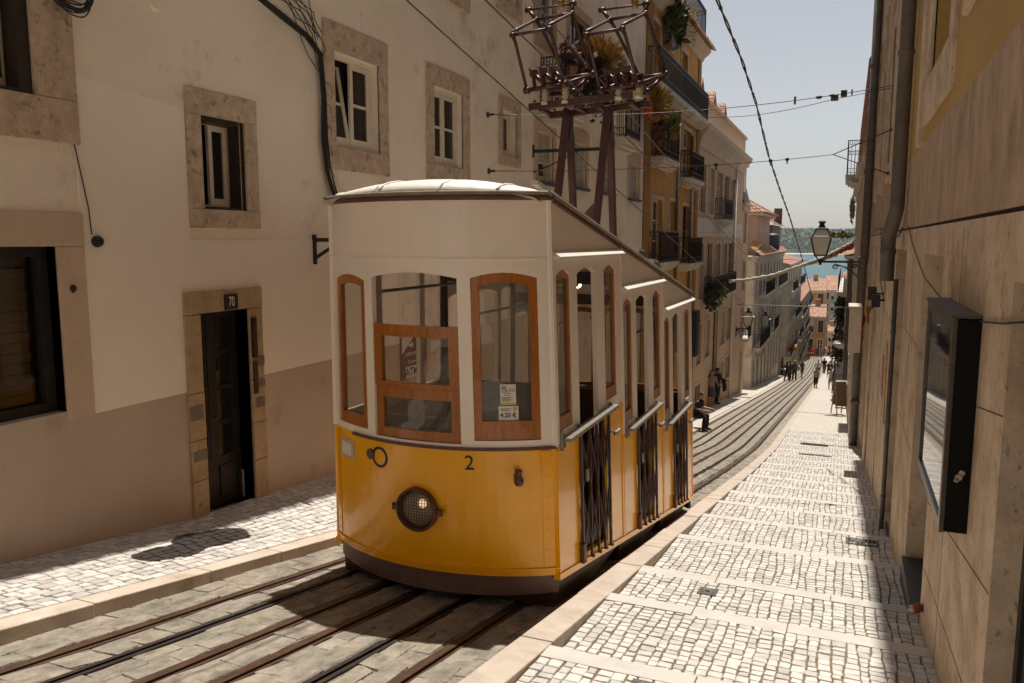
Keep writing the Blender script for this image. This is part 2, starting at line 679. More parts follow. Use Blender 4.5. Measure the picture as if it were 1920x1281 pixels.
for i in range(14):
    yb_, ya_ = -1.15 - i * 4.0, -1.15 - (i + 1) * 4.0
    for xa, xb, dz in ((-9.0, XKL, .1), (XKL, XKR, .0), (XKR, 3.0, .1)):
        far.quad((xa, ya_, zr(ya_) + dz), (xb, ya_, zr(ya_) + dz), (xb, yb_, zr(yb_) + dz), (xa, yb_, zr(yb_) + dz))
yy = 29.7
while yy < 150:
    y2 = yy + 4 if yy < 145 else 151
    far.quad((KIN + xbend(yy) - .01, yy, zr(yy) + .1), (3.0, yy, zr(yy) + .1), (3.0, y2, zr(y2) + .1), (KIN + xbend(y2) - .01, y2, zr(y2) + .1))
    far.quad((-9.0, yy, zr(yy) + .1), (XKL - .2 + xbend(yy), yy, zr(yy) + .1), (XKL - .2 + xbend(y2), y2, zr(y2) + .1), (-9.0, y2, zr(y2) + .1))
    yy = y2


# left pavement
DW = [(-3, -0.02), (3.7, -0.01), (5.6, 0.065), (7.0, 0.22), (8.0, 0.31), (12, 0.35), (17, 0.2), (24, 0.05), (30, 0.0), (300, 0)]


def dwall(y):
    for (a, u), (b, w) in zip(DW, DW[1:]):
        if y <= b:
            return u + (w - u) * (y - a) / (b - a)
    return 0


LIN = XKL - 0.17


def left_z(x, y):
    t = min(1, max(0, (LIN - x) / (LIN - XWL)))
    return zr(y) + 0.1 + dwall(y) * t


lc, lg = MB(), MB()
cobbles(lc, XWL - 0.02, LIN - 0.005, 1.2, 14, left_z, w=0.088, l=0.11)
for i in range(20):
    y0, y1 = 0.0 + i * 1.5, 1.5 + i * 1.5
    for j in range(3):
        xa = XWL - .1 + (LIN - XWL + .1) * j / 3
        xb = XWL - .1 + (LIN - XWL + .1) * (j + 1) / 3
        tgt = lg if y0 < 14 else far
        dz = -0.014 if y0 < 14 else 0.0
        tgt.quad((xa, y0, left_z(xa, y0) + dz), (xb, y0, left_z(xb, y0) + dz), (xb, y1, left_z(xb, y1) + dz), (xa, y1, left_z(xa, y1) + dz))
lg.build('left_pavement_bed', M_GROUT, kind='structure')
far.build('far_pavement', M_FARCOB, kind='structure')


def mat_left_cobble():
    """same stones, with a dark patch of two rounded lobes"""
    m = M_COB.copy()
    m.name = 'limestone cobbles with dark patch'
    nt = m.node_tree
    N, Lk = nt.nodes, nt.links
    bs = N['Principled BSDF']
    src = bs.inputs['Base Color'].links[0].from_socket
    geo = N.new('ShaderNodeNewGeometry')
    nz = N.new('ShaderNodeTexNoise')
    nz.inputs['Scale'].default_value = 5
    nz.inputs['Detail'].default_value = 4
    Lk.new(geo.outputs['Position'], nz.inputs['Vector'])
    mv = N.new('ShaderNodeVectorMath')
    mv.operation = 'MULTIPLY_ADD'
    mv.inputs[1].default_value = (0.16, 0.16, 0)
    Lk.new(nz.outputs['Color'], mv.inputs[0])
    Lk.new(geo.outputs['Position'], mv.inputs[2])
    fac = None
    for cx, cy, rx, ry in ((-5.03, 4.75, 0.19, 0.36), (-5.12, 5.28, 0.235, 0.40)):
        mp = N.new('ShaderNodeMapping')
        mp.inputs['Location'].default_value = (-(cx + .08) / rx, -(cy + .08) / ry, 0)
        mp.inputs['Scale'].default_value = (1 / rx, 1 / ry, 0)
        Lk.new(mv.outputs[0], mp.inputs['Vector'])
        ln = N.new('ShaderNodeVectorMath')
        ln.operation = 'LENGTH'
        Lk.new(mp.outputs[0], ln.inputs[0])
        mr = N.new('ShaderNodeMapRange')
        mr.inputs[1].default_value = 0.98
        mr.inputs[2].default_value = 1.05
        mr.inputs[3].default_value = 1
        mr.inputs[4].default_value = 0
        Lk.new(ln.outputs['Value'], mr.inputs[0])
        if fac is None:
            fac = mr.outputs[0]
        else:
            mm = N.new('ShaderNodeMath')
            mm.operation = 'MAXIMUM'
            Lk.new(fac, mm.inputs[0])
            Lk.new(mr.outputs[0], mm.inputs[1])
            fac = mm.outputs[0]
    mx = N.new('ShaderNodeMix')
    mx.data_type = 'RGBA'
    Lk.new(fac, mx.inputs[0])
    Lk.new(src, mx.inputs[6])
    mx.inputs[7].default_value = (0.020, 0.012, 0.007, 1)  # near-black brown inside the two-lobed mask
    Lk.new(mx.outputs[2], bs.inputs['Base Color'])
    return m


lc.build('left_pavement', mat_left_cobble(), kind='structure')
kb = MB()
y = -1.0
while y < 150:
    L = RND.uniform(0.8, 1.1) if y < 40 else 8.0
    y1 = y + L
    b0, b1 = xbend(y), xbend(y1)
    e = RND.uniform(-0.006, 0.006)
    g = 0.003 if y < 40 else 0
    kb.hexa([(LIN + b0, y + g, zr(y) - .2), (XKL + b0 + e, y + g, zr(y) - .2), (XKL + b1 + e, y1 - g, zr(y1) - .2), (LIN + b1, y1 - g, zr(y1) - .2),
             (LIN + b0, y + g, zr(y) + .1), (XKL + b0 + e, y + g, zr(y) + .1), (XKL + b1 + e, y1 - g, zr(y1) + .1), (LIN + b1, y1 - g, zr(y1) + .1)])
    y = y1
kb.build('left_kerb', mat('left kerb stone', (0.54, 0.45, 0.36), 0.75, 0.14, 5, 0.3, 60, dark=(0.22, 0.15, 0.09), dscale=2.5, dthr=0.56, damt=0.6), kind='structure', bevel=0.008)

# covers and grates in the right pavement
M_IRON = mat('cast iron', (0.13, 0.12, 0.11), 0.55, 0.25, 20, 0.3, 120, metal=0.5)


def pave_z(y):
    for k in range(len(NOSE) - 1):
        if NOSE[k] <= y < NOSE[k + 1]:
            return tread_z(k, y)
    return zr(y) + .1


def cover(name, x, y, w, l, label, cat, kind):
    mb = MB()
    z = pave_z(y)
    zt = lambda yy: z + (y - yy) * ST + 0.006
    P = lambda xx, yy, h: (x + xx, y + yy, zt(y + yy) + h)
    fr = 0.018
    if kind == 'grate':
        n = int(w / 0.045)
        for a, b, c, d in ((-w / 2, w / 2, -l / 2, -l / 2 + fr), (-w / 2, w / 2, l / 2 - fr, l / 2), (-w / 2, -w / 2 + fr, -l / 2, l / 2), (w / 2 - fr, w / 2, -l / 2, l / 2)):
            mb.hexa([P(a, c, -.02), P(b, c, -.02), P(b, d, -.02), P(a, d, -.02), P(a, c, .004), P(b, c, .004), P(b, d, .004), P(a, d, .004)])
        for i in range(n):
            a = -w / 2 + (i + .5) * w / n
            mb.hexa([P(a - .009, -l / 2, -.02), P(a + .009, -l / 2, -.02), P(a + .009, l / 2, -.02), P(a - .009, l / 2, -.02), P(a - .009, -l / 2, .002), P(a + .009, -l / 2, .002), P(a + .009, l / 2, .002), P(a - .009, l / 2, .002)])
        mb.quad(P(-w / 2, -l / 2, -.003), P(w / 2, -l / 2, -.003), P(w / 2, l / 2, -.003), P(-w / 2, l / 2, -.003), 1)
    else:
        mb.hexa([P(-w / 2, -l / 2, -.02), P(w / 2, -l / 2, -.02), P(w / 2, l / 2, -.02), P(-w / 2, l / 2, -.02), P(-w / 2, -l / 2, .003), P(w / 2, -l / 2, .003), P(w / 2, l / 2, .003), P(-w / 2, l / 2, .003)])
        mb.lathe(P(0, 0, .003), [(w * .34, 0), (w * .34, .006), (w * .27, .006), (w * .25, .002)], 20)
        mb.hexa([P(-w * .13, -.012, .004), P(w * .13, -.012, .004), P(w * .13, .012, .004), P(-w * .13, .012, .004), P(-w * .13, -.012, .012), P(w * .13, -.012, .012), P(w * .13, .012, .012), P(-w * .13, .012, .012)])
    mb.build(name, [M_IRON, M_PIT], label=label, cat=cat, loc=(x, y, z))


cover('utility_cover', -0.94, 6.50, 0.155, 0.17, 'small square iron cover with a round lid set in the cobbles beside the tram', 'utility cover', 'lid')
cover('utility_cover', -0.93, 4.12, 0.155, 0.17, 'small square iron cover at the bottom edge of the picture, nearest the camera', 'utility cover', 'lid')
cover('drain_grate', -0.55, 22.9, 0.85, 0.42, 'long dark drain grate across the middle of the far pavement', 'grate', 'grate')
cover('drain_grate', 0.33, 10.0, 0.36, 0.30, 'iron grate in the cobbles at the foot of the stone pillars', 'grate', 'grate')
# ------------------------------------------------------------ facade kit
M_PLASTER = mat('aged cream plaster', (0.87, 0.78, 0.67), 0.9, 0.06, 0.9, 0.25, 25, dark=(0.45, 0.37, 0.29), dscale=1.3, dthr=0.55, damt=0.6)
M_PLASTER2 = mat('fresh cream plaster', (0.90, 0.82, 0.715), 0.9, 0.04, 0.7, 0.2, 25)
M_TAUPE = mat('taupe plinth paint', (0.54, 0.435, 0.35), 0.85, 0.08, 1.1, 0.25, 22, dark=(0.30, 0.22, 0.16), dscale=1.5, dthr=0.56, damt=0.6)
M_SURR = mat('pitted limestone surround', (0.58, 0.45, 0.335), 0.85, 0.2, 7, 0.6, 35, dark=(0.12, 0.085, 0.055), dscale=11, dthr=0.54, damt=0.85)
M_SURR_OC = mat('ochre limestone surround', (0.48, 0.345, 0.195), 0.85, 0.2, 6, 0.6, 35, dark=(0.09, 0.06, 0.04), dscale=6, dthr=0.56, damt=0.7)
M_SURR_PK = mat('smooth pinkish stone surround', (0.60, 0.455, 0.345), 0.8, 0.07, 3, 0.2, 40)
M_WHITEPAINT = mat('white window paint', (0.80, 0.73, 0.62), 0.5, 0.08, 6, 0.05, 60)
M_DARKWOOD = mat('dark painted wood', (0.035, 0.026, 0.02), 0.45, 0.3, 8, 0.1, 50)
M_BLACKPAINT = mat('black iron paint', (0.018, 0.017, 0.016), 0.5, 0.3, 10, 0.2, 70)
M_PANE = mat('dark window pane', (0.022, 0.020, 0.018), 0.06, 0.3, 0.7, spec=0.6)
M_PANE_B = mat('sky lit window pane', (0.05, 0.06, 0.065), 0.05, 0.3, 0.7, spec=0.8)
M_BLIND = mat('roller shutter slats', (0.60, 0.565, 0.50), 0.6, 0.1, 4)
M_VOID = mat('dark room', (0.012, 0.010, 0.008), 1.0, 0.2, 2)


def mat_lioz():
    """old limestone facing: blotched, pitted, with rusty rain streaks"""
    m = mat('streaked lioz stone', (0.66, 0.515, 0.365), 0.8, 0.16, 3.2, 0.0, dark=(0.33, 0.205, 0.105), dscale=1.7, dthr=0.47, damt=0.6)
    nt = m.node_tree
    N, Lk = nt.nodes, nt.links
    bs = N['Principled BSDF']
    col = bs.inputs['Base Color'].links[0].from_socket
    geo = N.new('ShaderNodeNewGeometry')
    for sc, st, thr, wid, c, amt in ((1.0, (3.2, 3.2, .55), .52, .22, (0.30, 0.19, 0.105, 1), .38), (1.0, (22, 22, 14), .60, .08, (0.16, 0.105, 0.06, 1), .7), (1.0, (1.1, 1.1, 1.6), .52, .2, (0.72, 0.60, 0.45, 1), .5)):
        mp = N.new('ShaderNodeMapping')
        mp.inputs['Scale'].default_value = st
        Lk.new(geo.outputs['Position'], mp.inputs['Vector'])
        n = N.new('ShaderNodeTexNoise')
        n.inputs['Scale'].default_value = sc
        n.inputs['Detail'].default_value = 8
        n.inputs['Roughness'].default_value = .6
        Lk.new(mp.outputs[0], n.inputs['Vector'])
        mr = N.new('ShaderNodeMapRange')
        mr.inputs[1].default_value = thr
        mr.inputs[2].default_value = thr + wid
        mr.inputs[3].default_value = 0
        mr.inputs[4].default_value = amt
        Lk.new(n.outputs['Fac'], mr.inputs[0])
        mx = N.new('ShaderNodeMix')
        mx.data_type = 'RGBA'
        Lk.new(mr.outputs[0], mx.inputs[0])
        Lk.new(col, mx.inputs[6])
        mx.inputs[7].default_value = c
        col = mx.outputs[2]
    Lk.new(col, bs.inputs['Base Color'])
    n = N.new('ShaderNodeTexNoise')
    n.inputs['Scale'].default_value = 26
    n.inputs['Detail'].default_value = 8
    n.inputs['Roughness'].default_value = .7
    Lk.new(geo.outputs['Position'], n.inputs['Vector'])
    bp = N.new('ShaderNodeBump')
    bp.inputs['Strength'].default_value = .5
    bp.inputs['Distance'].default_value = .02
    Lk.new(n.outputs['Fac'], bp.inputs['Height'])
    Lk.new(bp.outputs['Normal'], bs.inputs['Normal'])
    return m


M_STONE_R = mat_lioz()
M_OCHRE = mat('ochre facade plaster', (0.60, 0.33, 0.085), 0.9, 0.12, 0.8, 0.25, 18, dark=(0.19, 0.115, 0.05), dscale=0.7, dthr=0.56, damt=0.6)
M_OCHRE_D = mat('darker ochre quoins', (0.33, 0.185, 0.05), 0.9, 0.12, 0.8, 0.2, 18)
M_BEIGE = mat('peach facade plaster', (0.64, 0.455, 0.30), 0.9, 0.08, 0.6, 0.2, 18, dark=(0.28, 0.19, 0.12), dscale=0.5, dthr=0.58, damt=0.5)
M_TRIM = mat('pale moulded stone', (0.58, 0.50, 0.40), 0.85, 0.1, 1.5, 0.2, 22, dark=(0.30, 0.24, 0.17), dscale=1.2, dthr=0.58, damt=0.5)
M_BAND = mat('white band paint', (0.66, 0.62, 0.56), 0.85, 0.06, 1.2, 0.15, 22, dark=(0.40, 0.35, 0.29), dscale=1.2, dthr=0.6, damt=0.5)
M_YELLOWWALL = mat('yellow facade plaster', (0.46, 0.29, 0.085), 0.9, 0.12, 0.8, 0.15, 20)
M_TILE = mat('terracotta roof tiles', (0.47, 0.265, 0.18), 0.8, 0.25, 3, 0.3, 25, island=0.3, dark=(0.20, 0.12, 0.08), dscale=2, dthr=0.58, damt=0.6)
M_SLATE = mat('brown slate cladding', (0.10, 0.065, 0.05), 0.7, 0.2, 3, 0.3, 25)
M_SHUT_B = mat('pale blue shutter paint', (0.34, 0.42, 0.45), 0.6, 0.1, 4)
M_GREYST = mat('mottled grey render', (0.66, 0.60, 0.51), 0.9, 0.16, 0.7, 0.3, 12, dark=(0.16, 0.13, 0.10), dscale=0.9, dthr=0.54, damt=0.7)


def px_rect(X, tl, br):
    a, b = onX(*tl, X), onX(*br, X)
    return (a.y, b.y, b.z, a.z)


def wall_block(root, F, u0, u1, v0, v1, holes, m, depth=6.0, t=0.32, name='wall', m_top=None):
    """front wall with openings; behind it a closed dark core so no opening shows daylight"""
    mb = MB()
    mb.panel(F, [u0, u1], v0, v1, holes, t)
    F.box(mb, u0, u1, v0, v1, -t - 0.6, -depth)
    o = mb.build(name, m, root)
    return o


def surround(parent, F, r, w, proud=0.03, m=None, sill=None, back=0.02, top=None):
    """stone jambs, lintel and sill round an opening r=(u0,u1,v0,v1)"""
    u0, u1, v0, v1 = r
    wt = top or w
    ws = sill if sill is not None else w
    mb = MB()
    e = 0.0
    F.box(mb, u0 - w, u0, v0 + 0.002, v1 - 0.002, -back, proud)
    F.box(mb, u1, u1 + w, v0 + 0.002, v1 - 0.002, -back, proud)
    F.box(mb, u0 - w, u1 + w, v1, v1 + wt, -back, proud + 0.003)
    if ws:
        F.box(mb, u0 - w, u1 + w, v0 - ws, v0, -back, proud + 0.004)
    return mb.build('window_surround', m or M_SURR, parent, bevel=0.006)


def casement(root, F, r, depth=0.14, leaves=2, rows=2, m=None, pane=None, fr=0.045, st=0.05, name='window', label=None, open_leaf=None):
    """timber window: outer frame, leaves with glazing bars, one pane mesh"""
    u0, u1, v0, v1 = r
    m = m or M_WHITEPAINT
    pane = pane or M_PANE
    fb, pb = MB(), MB()
    d = -depth
    F.box(fb, u0, u0 + fr, v0, v1, d - .05, d)
    F.box(fb, u1 - fr, u1, v0, v1, d - .05, d)
    F.box(fb, u0 + fr, u1 - fr, v1 - fr, v1, d - .05, d - .001)
    F.box(fb, u0 + fr, u1 - fr, v0, v0 + fr * 1.2, d - .05, d + .006)
    a, b = u0 + fr, u1 - fr
    lw = (b - a) / leaves
    for i in range(leaves):
        x0, x1 = a + i * lw + .003, a + (i + 1) * lw - .003
        z0, z1 = v0 + fr * 1.2 + .004, v1 - fr - .004
        if open_leaf is not None and i == open_leaf[0]:
            ang = open_leaf[1]
            mode = open_leaf[2]
            if mode == 'tilt':
                G = lambda u, v, n, x0=x0, z0=z0: F(u, z0 + (v - z0) * math.cos(ang) - n * 0, d - .02 + n - (v - z0) * math.sin(ang))
            else:
                G = lambda u, v, n, x0=x0: F(x0 + (u - x0) * math.cos(ang), v, d - .02 + n - (u - x0) * math.sin(ang))
        else:
            G = lambda u, v, n: F(u, v, d - .012 + n)

        def gb(mb, p0, p1, q0, q1, n0, n1):
            mb.hexa([G(p0, q0, n0), G(p1, q0, n0), G(p1, q0, n1), G(p0, q0, n1), G(p0, q1, n0), G(p1, q1, n0), G(p1, q1, n1), G(p0, q1, n1)])
        gb(fb, x0, x0 + st, z0, z1, -.035, .0)
        gb(fb, x1 - st, x1, z0, z1, -.035, .0)
        gb(fb, x0 + st, x1 - st, z1 - st, z1, -.035, -.001)
        gb(fb, x0 + st, x1 - st, z0, z0 + st * 1.2, -.035, -.001)
        for k in range(1, rows):
            zc = z0 + (z1 - z0) * k / rows
            gb(fb, x0 + st, x1 - st, zc - .018, zc + .018, -.03, -.003)
        pb.add([G(x0 + st, z0 + st, -.018), G(x1 - st, z0 + st, -.018), G(x1 - st, z1 - st, -.018), G(x0 + st, z1 - st, -.018)], [(0, 1, 2, 3)])
    w = fb.build(name, m, root, label=label)
    pb.build('pane', pane, w)
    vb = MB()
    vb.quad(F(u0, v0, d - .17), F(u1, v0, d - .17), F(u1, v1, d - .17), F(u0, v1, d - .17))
    vb.build('dark_backing', M_VOID, w)  # near-black sheet stands in for the unlit room behind the glass
    return w


def blind(root, F, r, frac=1.0, depth=0.10, m=None, n=None):
    """roller shutter of real slats coming down from the lintel"""
    u0, u1, v0, v1 = r
    mb = MB()
    vb = v1 - (v1 - v0) * frac
    n = n or max(4, int((v1 - vb) / 0.055))
    h = (v1 - vb) / n
    for i in range(n):
        z = vb + i * h
        mb.hexa([F(u0 + .02, z, -depth - .012), F(u1 - .02, z, -depth - .012), F(u1 - .02, z, -depth + .010), F(u0 + .02, z, -depth + .010),
                 F(u0 + .02, z + h * .86, -depth - .02), F(u1 - .02, z + h * .86, -depth - .02), F(u1 - .02, z + h * .86, -depth - .008), F(u0 + .02, z + h * .86, -depth - .008)])
    F.box(mb, u0 + .012, u1 - .012, vb - .03, vb, -depth - .02, -depth + .012)
    F.box(mb, u0 + .005, u0 + .02, v0, v1, -depth - .02, -depth + .02)
    F.box(mb, u1 - .02, u1 - .005, v0, v1, -depth - .02, -depth + .02)
    return mb.build('roller_shutter', m or M_BLIND, root)


def simple_window(root, F, r, depth=0.12, m=None, pane=None, rows=3, leaves=2, surr=0.13, msurr=None, sill=None, shutter=0.0, mshut=None, name='window', lites=True):
    """a compact far window: frame with bars > pane and stone surround"""
    u0, u1, v0, v1 = r
    fb, pb = MB(), MB()
    f = min(0.07, (u1 - u0) * .08)
    d = -depth
    for a, b, c, e in ((u0, u0 + f, v0, v1), (u1 - f, u1, v0, v1), (u0 + f, u1 - f, v1 - f, v1), (u0 + f, u1 - f, v0, v0 + f)):
        F.box(fb, a, b, c, e, d - .05, d)
    for i in range(1, leaves):
        c = u0 + (u1 - u0) * i / leaves
        F.box(fb, c - f * .7, c + f * .7, v0 + f, v1 - f, d - .05, d - .004)
    for k in range(1, rows):
        c = v0 + (v1 - v0) * k / rows
        F.box(fb, u0 + f, u1 - f, c - f * .35, c + f * .35, d - .045, d - .01)
    pb.quad(F(u0, v0, d - .03), F(u1, v0, d - .03), F(u1, v1, d - .03), F(u0, v1, d - .03))
    w = fb.build(name, m or M_WHITEPAINT, root)
    pb.build('pane', pane or M_PANE, w)
    if surr:
        surround(w, F, r, surr, 0.035, msurr or M_TRIM, sill=surr if sill is None else sill)
    if shutter:
        s = MB()
        n = max(3, int((v1 - v0) * shutter / .09))
        h = (v1 - v0) * shutter / n
        for i in range(n):
            z = v1 - (i + 1) * h
            F.box(s, u0 + .02, u1 - .02, z, z + h * .86, d + .02, d + .045)
        s.build('roller_shutter', mshut or M_BLIND, w)
    return w


def railing(parent, F, u0, u1, v0, v1, n1, bar=0.009, step=0.13, m=None, n0=0.0, ornament=True):
    """iron balcony railing: top, mid and bottom rails, posts and bars on three sides"""
    mb = MB()
    pts = [F(u0, 0, n0), F(u0, 0, n1), F(u1, 0, n1), F(u1, 0, n0)]
    for a, b in zip(pts, pts[1:]):
        up = lambda p, z: Vector((p.x, p.y, z))
        L = (b - a).length
        mb.beam(up(a, v1), up(b, v1), .04, .025)
        mb.beam(up(a, v0 + .06), up(b, v0 + .06), .025, .02)
        if ornament:
            mb.beam(up(a, v1 - .14), up(b, v1 - .14), .018, .015)
            mb.beam(up(a, v0 + .22), up(b, v0 + .22), .018, .015)
        k = max(1, int(L / step))
        for i in range(k + 1):
            p = a + (b - a) * i / k
            r = bar * (2 if i in (0, k) else 1)
            mb.beam(up(p, v0), up(p, v1), r * 1.6, r * 1.6, up=(0.3, 1, 0))
            if ornament and i < k:
                q = a + (b - a) * (i + .5) / k
                mb.beam(up(q, v1 - .14), up(q, v1), r * 1.3, r * 1.3, up=(0.3, 1, 0))
                mb.beam(up(q, v0 + .06), up(q, v0 + .22), r * 1.3, r * 1.3, up=(0.3, 1, 0))
    return mb.build('railing', m or M_BLACKPAINT, parent)


def balcony(root, F, u0, u1, v, n1, h=0.95, m=None, th=0.14, ornament=True, step=0.11):
    mb = MB()
    F.box(mb, u0, u1, v - th, v, -0.02, n1)
    F.box(mb, u0 + .06, u1 - .06, v - th - .09, v - th, -0.02, n1 - .09)
    F.box(mb, u0 + .12, u1 - .12, v - th - .16, v - th - .09, -0.02, n1 - .22)
    b = mb.build('balcony', m or M_GREYST, root)
    railing(b, F, u0 + .04, u1 - .04, v, v + h, n1 - .05, ornament=ornament, step=step)
    return b


def tiles(mb, p00, p10, p01, p11, nu, nv, r=0.07, rnd=RND):
    """clay pan tiles: rounded ridges running from the eave p00-p10 to the ridge p01-p11, in courses"""
    p00, p10, p01, p11 = map(Vector, (p00, p10, p01, p11))
    nrm = (p10 - p00).cross(p01 - p00).normalized()
    if nrm.z < 0:
        nrm = -nrm
    mb.add([p00, p10, p11, p01], [(0, 1, 2, 3)])
    for i in range(nu):
        a, b = (i + .5) / nu, 0
        for j in range(nv):
            t0, t1 = j / nv, (j + 1.08) / nv
            lo = (p00 * (1 - a) + p10 * a) * (1 - t0) + (p01 * (1 - a) + p11 * a) * t0
            hi = (p00 * (1 - a) + p10 * a) * (1 - t1) + (p01 * (1 - a) + p11 * a) * t1
            s = ((p10 - p00) / nu * .42)
            j0 = rnd.uniform(-.01, .01)
            up0, up1 = nrm * (r + .03 + j0), nrm * (r * .75 + j0)
            vs = [lo - s, lo - s * .55 + up0 * .75, lo + s * .55 + up0 * .75, lo + s, hi - s * .85, hi - s * .45 + up1 * .7, hi + s * .45 + up1 * .7, hi + s * .85]
            mb.add(vs, [(0, 1, 5, 4), (1, 2, 6, 5), (2, 3, 7, 6), (0, 3, 2, 1)])
# ------------------------------------------------------------ the white house on the left
X0 = XWL
FL = left_frame(X0)
wh = thing('white_house', (X0, 8.0, -3.2), 'long cream plastered house along the left pavement with a taupe base and stone framed windows', 'house')
R_A = px_rect(X0, (-75, -230), (62, 178))
R_B = px_rect(X0, (-300, 400), (125, 772))
R_B = (R_B[0], R_B[1], R_B[2], onX(105, 462, X0).z)
R_C = px_rect(X0, (372, 215), (462, 396))
R_D = px_rect(X0, (372, 588), (478, 935))
R_E = px_rect(X0, (623, 92), (712, 290))
R_F = px_rect(X0, (811, 158), (868, 318))
R_G = px_rect(X0, (941, 203), (968, 298))
R_U1 = px_rect(X0, (800, -190), (868, -8))
R_U2 = px_rect(X0, (938, -110), (969, 18))
R_U3 = px_rect(X0, (1007, -40), (1036, 83))
R_U4 = px_rect(X0, (1068, 20), (1102, 195))
R_S = [px_rect(X0, (1006, 243), (1036, 342)), px_rect(X0, (1071, 264), (1098, 352)), px_rect(X0, (1128, 285), (1147, 362)), px_rect(X0, (1179, 305), (1196, 373))]
holes = [R_A, R_B, R_C, R_D, R_E, R_F, R_G, R_U1, R_U2, R_U3, R_U4] + R_S
ZPL = -1.43
TOPW = 8.0
YE = 23.72
mb = MB()
mb.panel(FL, [-26, YE], ZPL, TOPW, [h for h in holes if h != R_D and h != R_B] + [(R_D[0], R_D[1], ZPL - 1, R_D[3]), (R_B[0], R_B[1], ZPL - 1, R_B[3])], 0.32)
FL.box(mb, -26, YE, -9.0, TOPW, -0.95, -7.0)
mb.build('wall', M_PLASTER, wh)
mb = MB()
mb.panel(FL, [-26, YE], -8.0, ZPL - .001, [(R_D[0], R_D[1], R_D[2], 5), (R_B[0], R_B[1], R_B[2], 5)], 0.32)
mb.build('plinth', M_TAUPE, wh)
mb = MB()
mb.quad(FL(-26, -6, -.6), FL(YE, -6, -.6), FL(YE, TOPW, -.6), FL(-26, TOPW, -.6))
mb.build('inner_wall', M_VOID, wh)
# patched plaster area, a slightly proud fresh coat
FP = left_frame(X0 + .006)
mb2 = MB()
mb2.panel(FP, [R_B[1] + .24, R_C[0] - .185], ZPL + .002, lambda u: 1.35 - (u - 4.2) * 0.10, [], 0.006)
mb2.panel(FP, [R_C[0] - .184, YE - 14.2], ZPL + .002, R_D[3] + .7, [(R_D[0] - .1, R_D[1] + .1, ZPL - 1, R_D[3] + .1)], 0.006)
mb2.build('plaster_patch', M_PLASTER2, wh)
mb = MB()
FL.box(mb, -26, YE + .02, TOPW, TOPW + .16, -7, 0.12)
FL.box(mb, -26, YE, TOPW - .18, TOPW, -.01, 0.07)
mb.build('eave', M_TRIM, wh)
mb = MB()
tiles(mb, FL(-26, TOPW + .17, .16), FL(YE, TOPW + .17, .16), FL(-26, TOPW + 1.6, -3.5), FL(YE, TOPW + 1.6, -3.5), 200, 10)
mb.build('roof', M_TILE, wh)

# openings
w = casement(wh, FL, R_A, 0.16, 2, 3, label='top window at the left edge')
surround(w, FL, R_A, 0.36, .025, sill=0.33)
fb = MB()
FL.box(fb, R_A[1] - .10, R_A[1] - .001, R_A[2], R_A[3], -.15, -.004)
FL.box(fb, R_A[0], R_A[1] - .10, R_A[2], R_A[2] + .03, -.15, -.006)
fb.build('box_frame', M_DARKWOOD, w)
# shop window, lower left: black frame, glass and a slatted blind lit from the street
fb = MB()
u0, u1, v0, v1 = R_B
for a, b, c, e in ((u0, u0 + .09, v0, v1), (u1 - .09, u1, v0, v1), (u0 + .09, u1 - .09, v1 - .08, v1), (u0 + .09, u1 - .09, v0, v0 + .08)):
    FL.box(fb, a, b, c, e, -.2, -.10)
sw = fb.build('shop_window', M_BLACKPAINT, wh, label='wide shop window with a black frame')
gb = MB()
gb.quad(FL(u0, v0, -.16), FL(u1, v0, -.16), FL(u1, v1, -.16), FL(u0, v1, -.16))
gb.build('pane', mat_glass('shop glass', (0.9, 0.86, 0.78)), sw)
bb = MB()
n = 13
for i in range(n):
    z = v0 + .08 + (v1 - v0 - .25) * i / n
    FL.box(bb, u0 + .05, u1 - .12, z, z + .075, -.23 - .012 * (i % 2), -.205 - .012 * (i % 2))
bb.build('blind', mat('brown fabric blind', (0.17, 0.115, 0.065), 0.9, 0.2, 2), sw)
bb = MB()
bb.quad(FL(u0, v0, -.27), FL(u1, v0, -.27), FL(u1, v1, -.27), FL(u0, v1, -.27))
bb.build('dark_backing', M_DARKWOOD, sw)  # plain dark sheet closing the space behind the blind
mb = MB()
FL.box(mb, u1, u1 + .25, ZPL, v1 - .002, -.1, .02)
FL.box(mb, u0, u1 + .25, v1, v1 + .26, -.1, .024)
mb.build('window_surround', M_SURR_PK, sw, bevel=.006)
# small open window
w = casement(wh, FL, R_C, 0.17, 2, 1, M_WHITEPAINT, open_leaf=(0, math.radians(76), 'swing'), st=.05, label='small open window above the door')
fb = MB()
u0, u1, v0, v1 = R_C
FL.box(fb, u0, u1, v0 - .0, v0 + .03, -.16, -.02)
FL.box(fb, u0, u0 + .035, v0, v1, -.15, -.01)
FL.box(fb, u1 - .06, u1, v0, v1, -.15, -.01)
FL.box(fb, u0, u1, v1 - .05, v1, -.15, -.012)
fb.build('box_frame', M_DARKWOOD, w)
surround(w, FL, R_C, 0.175, .03, sill=.18, top=.235)
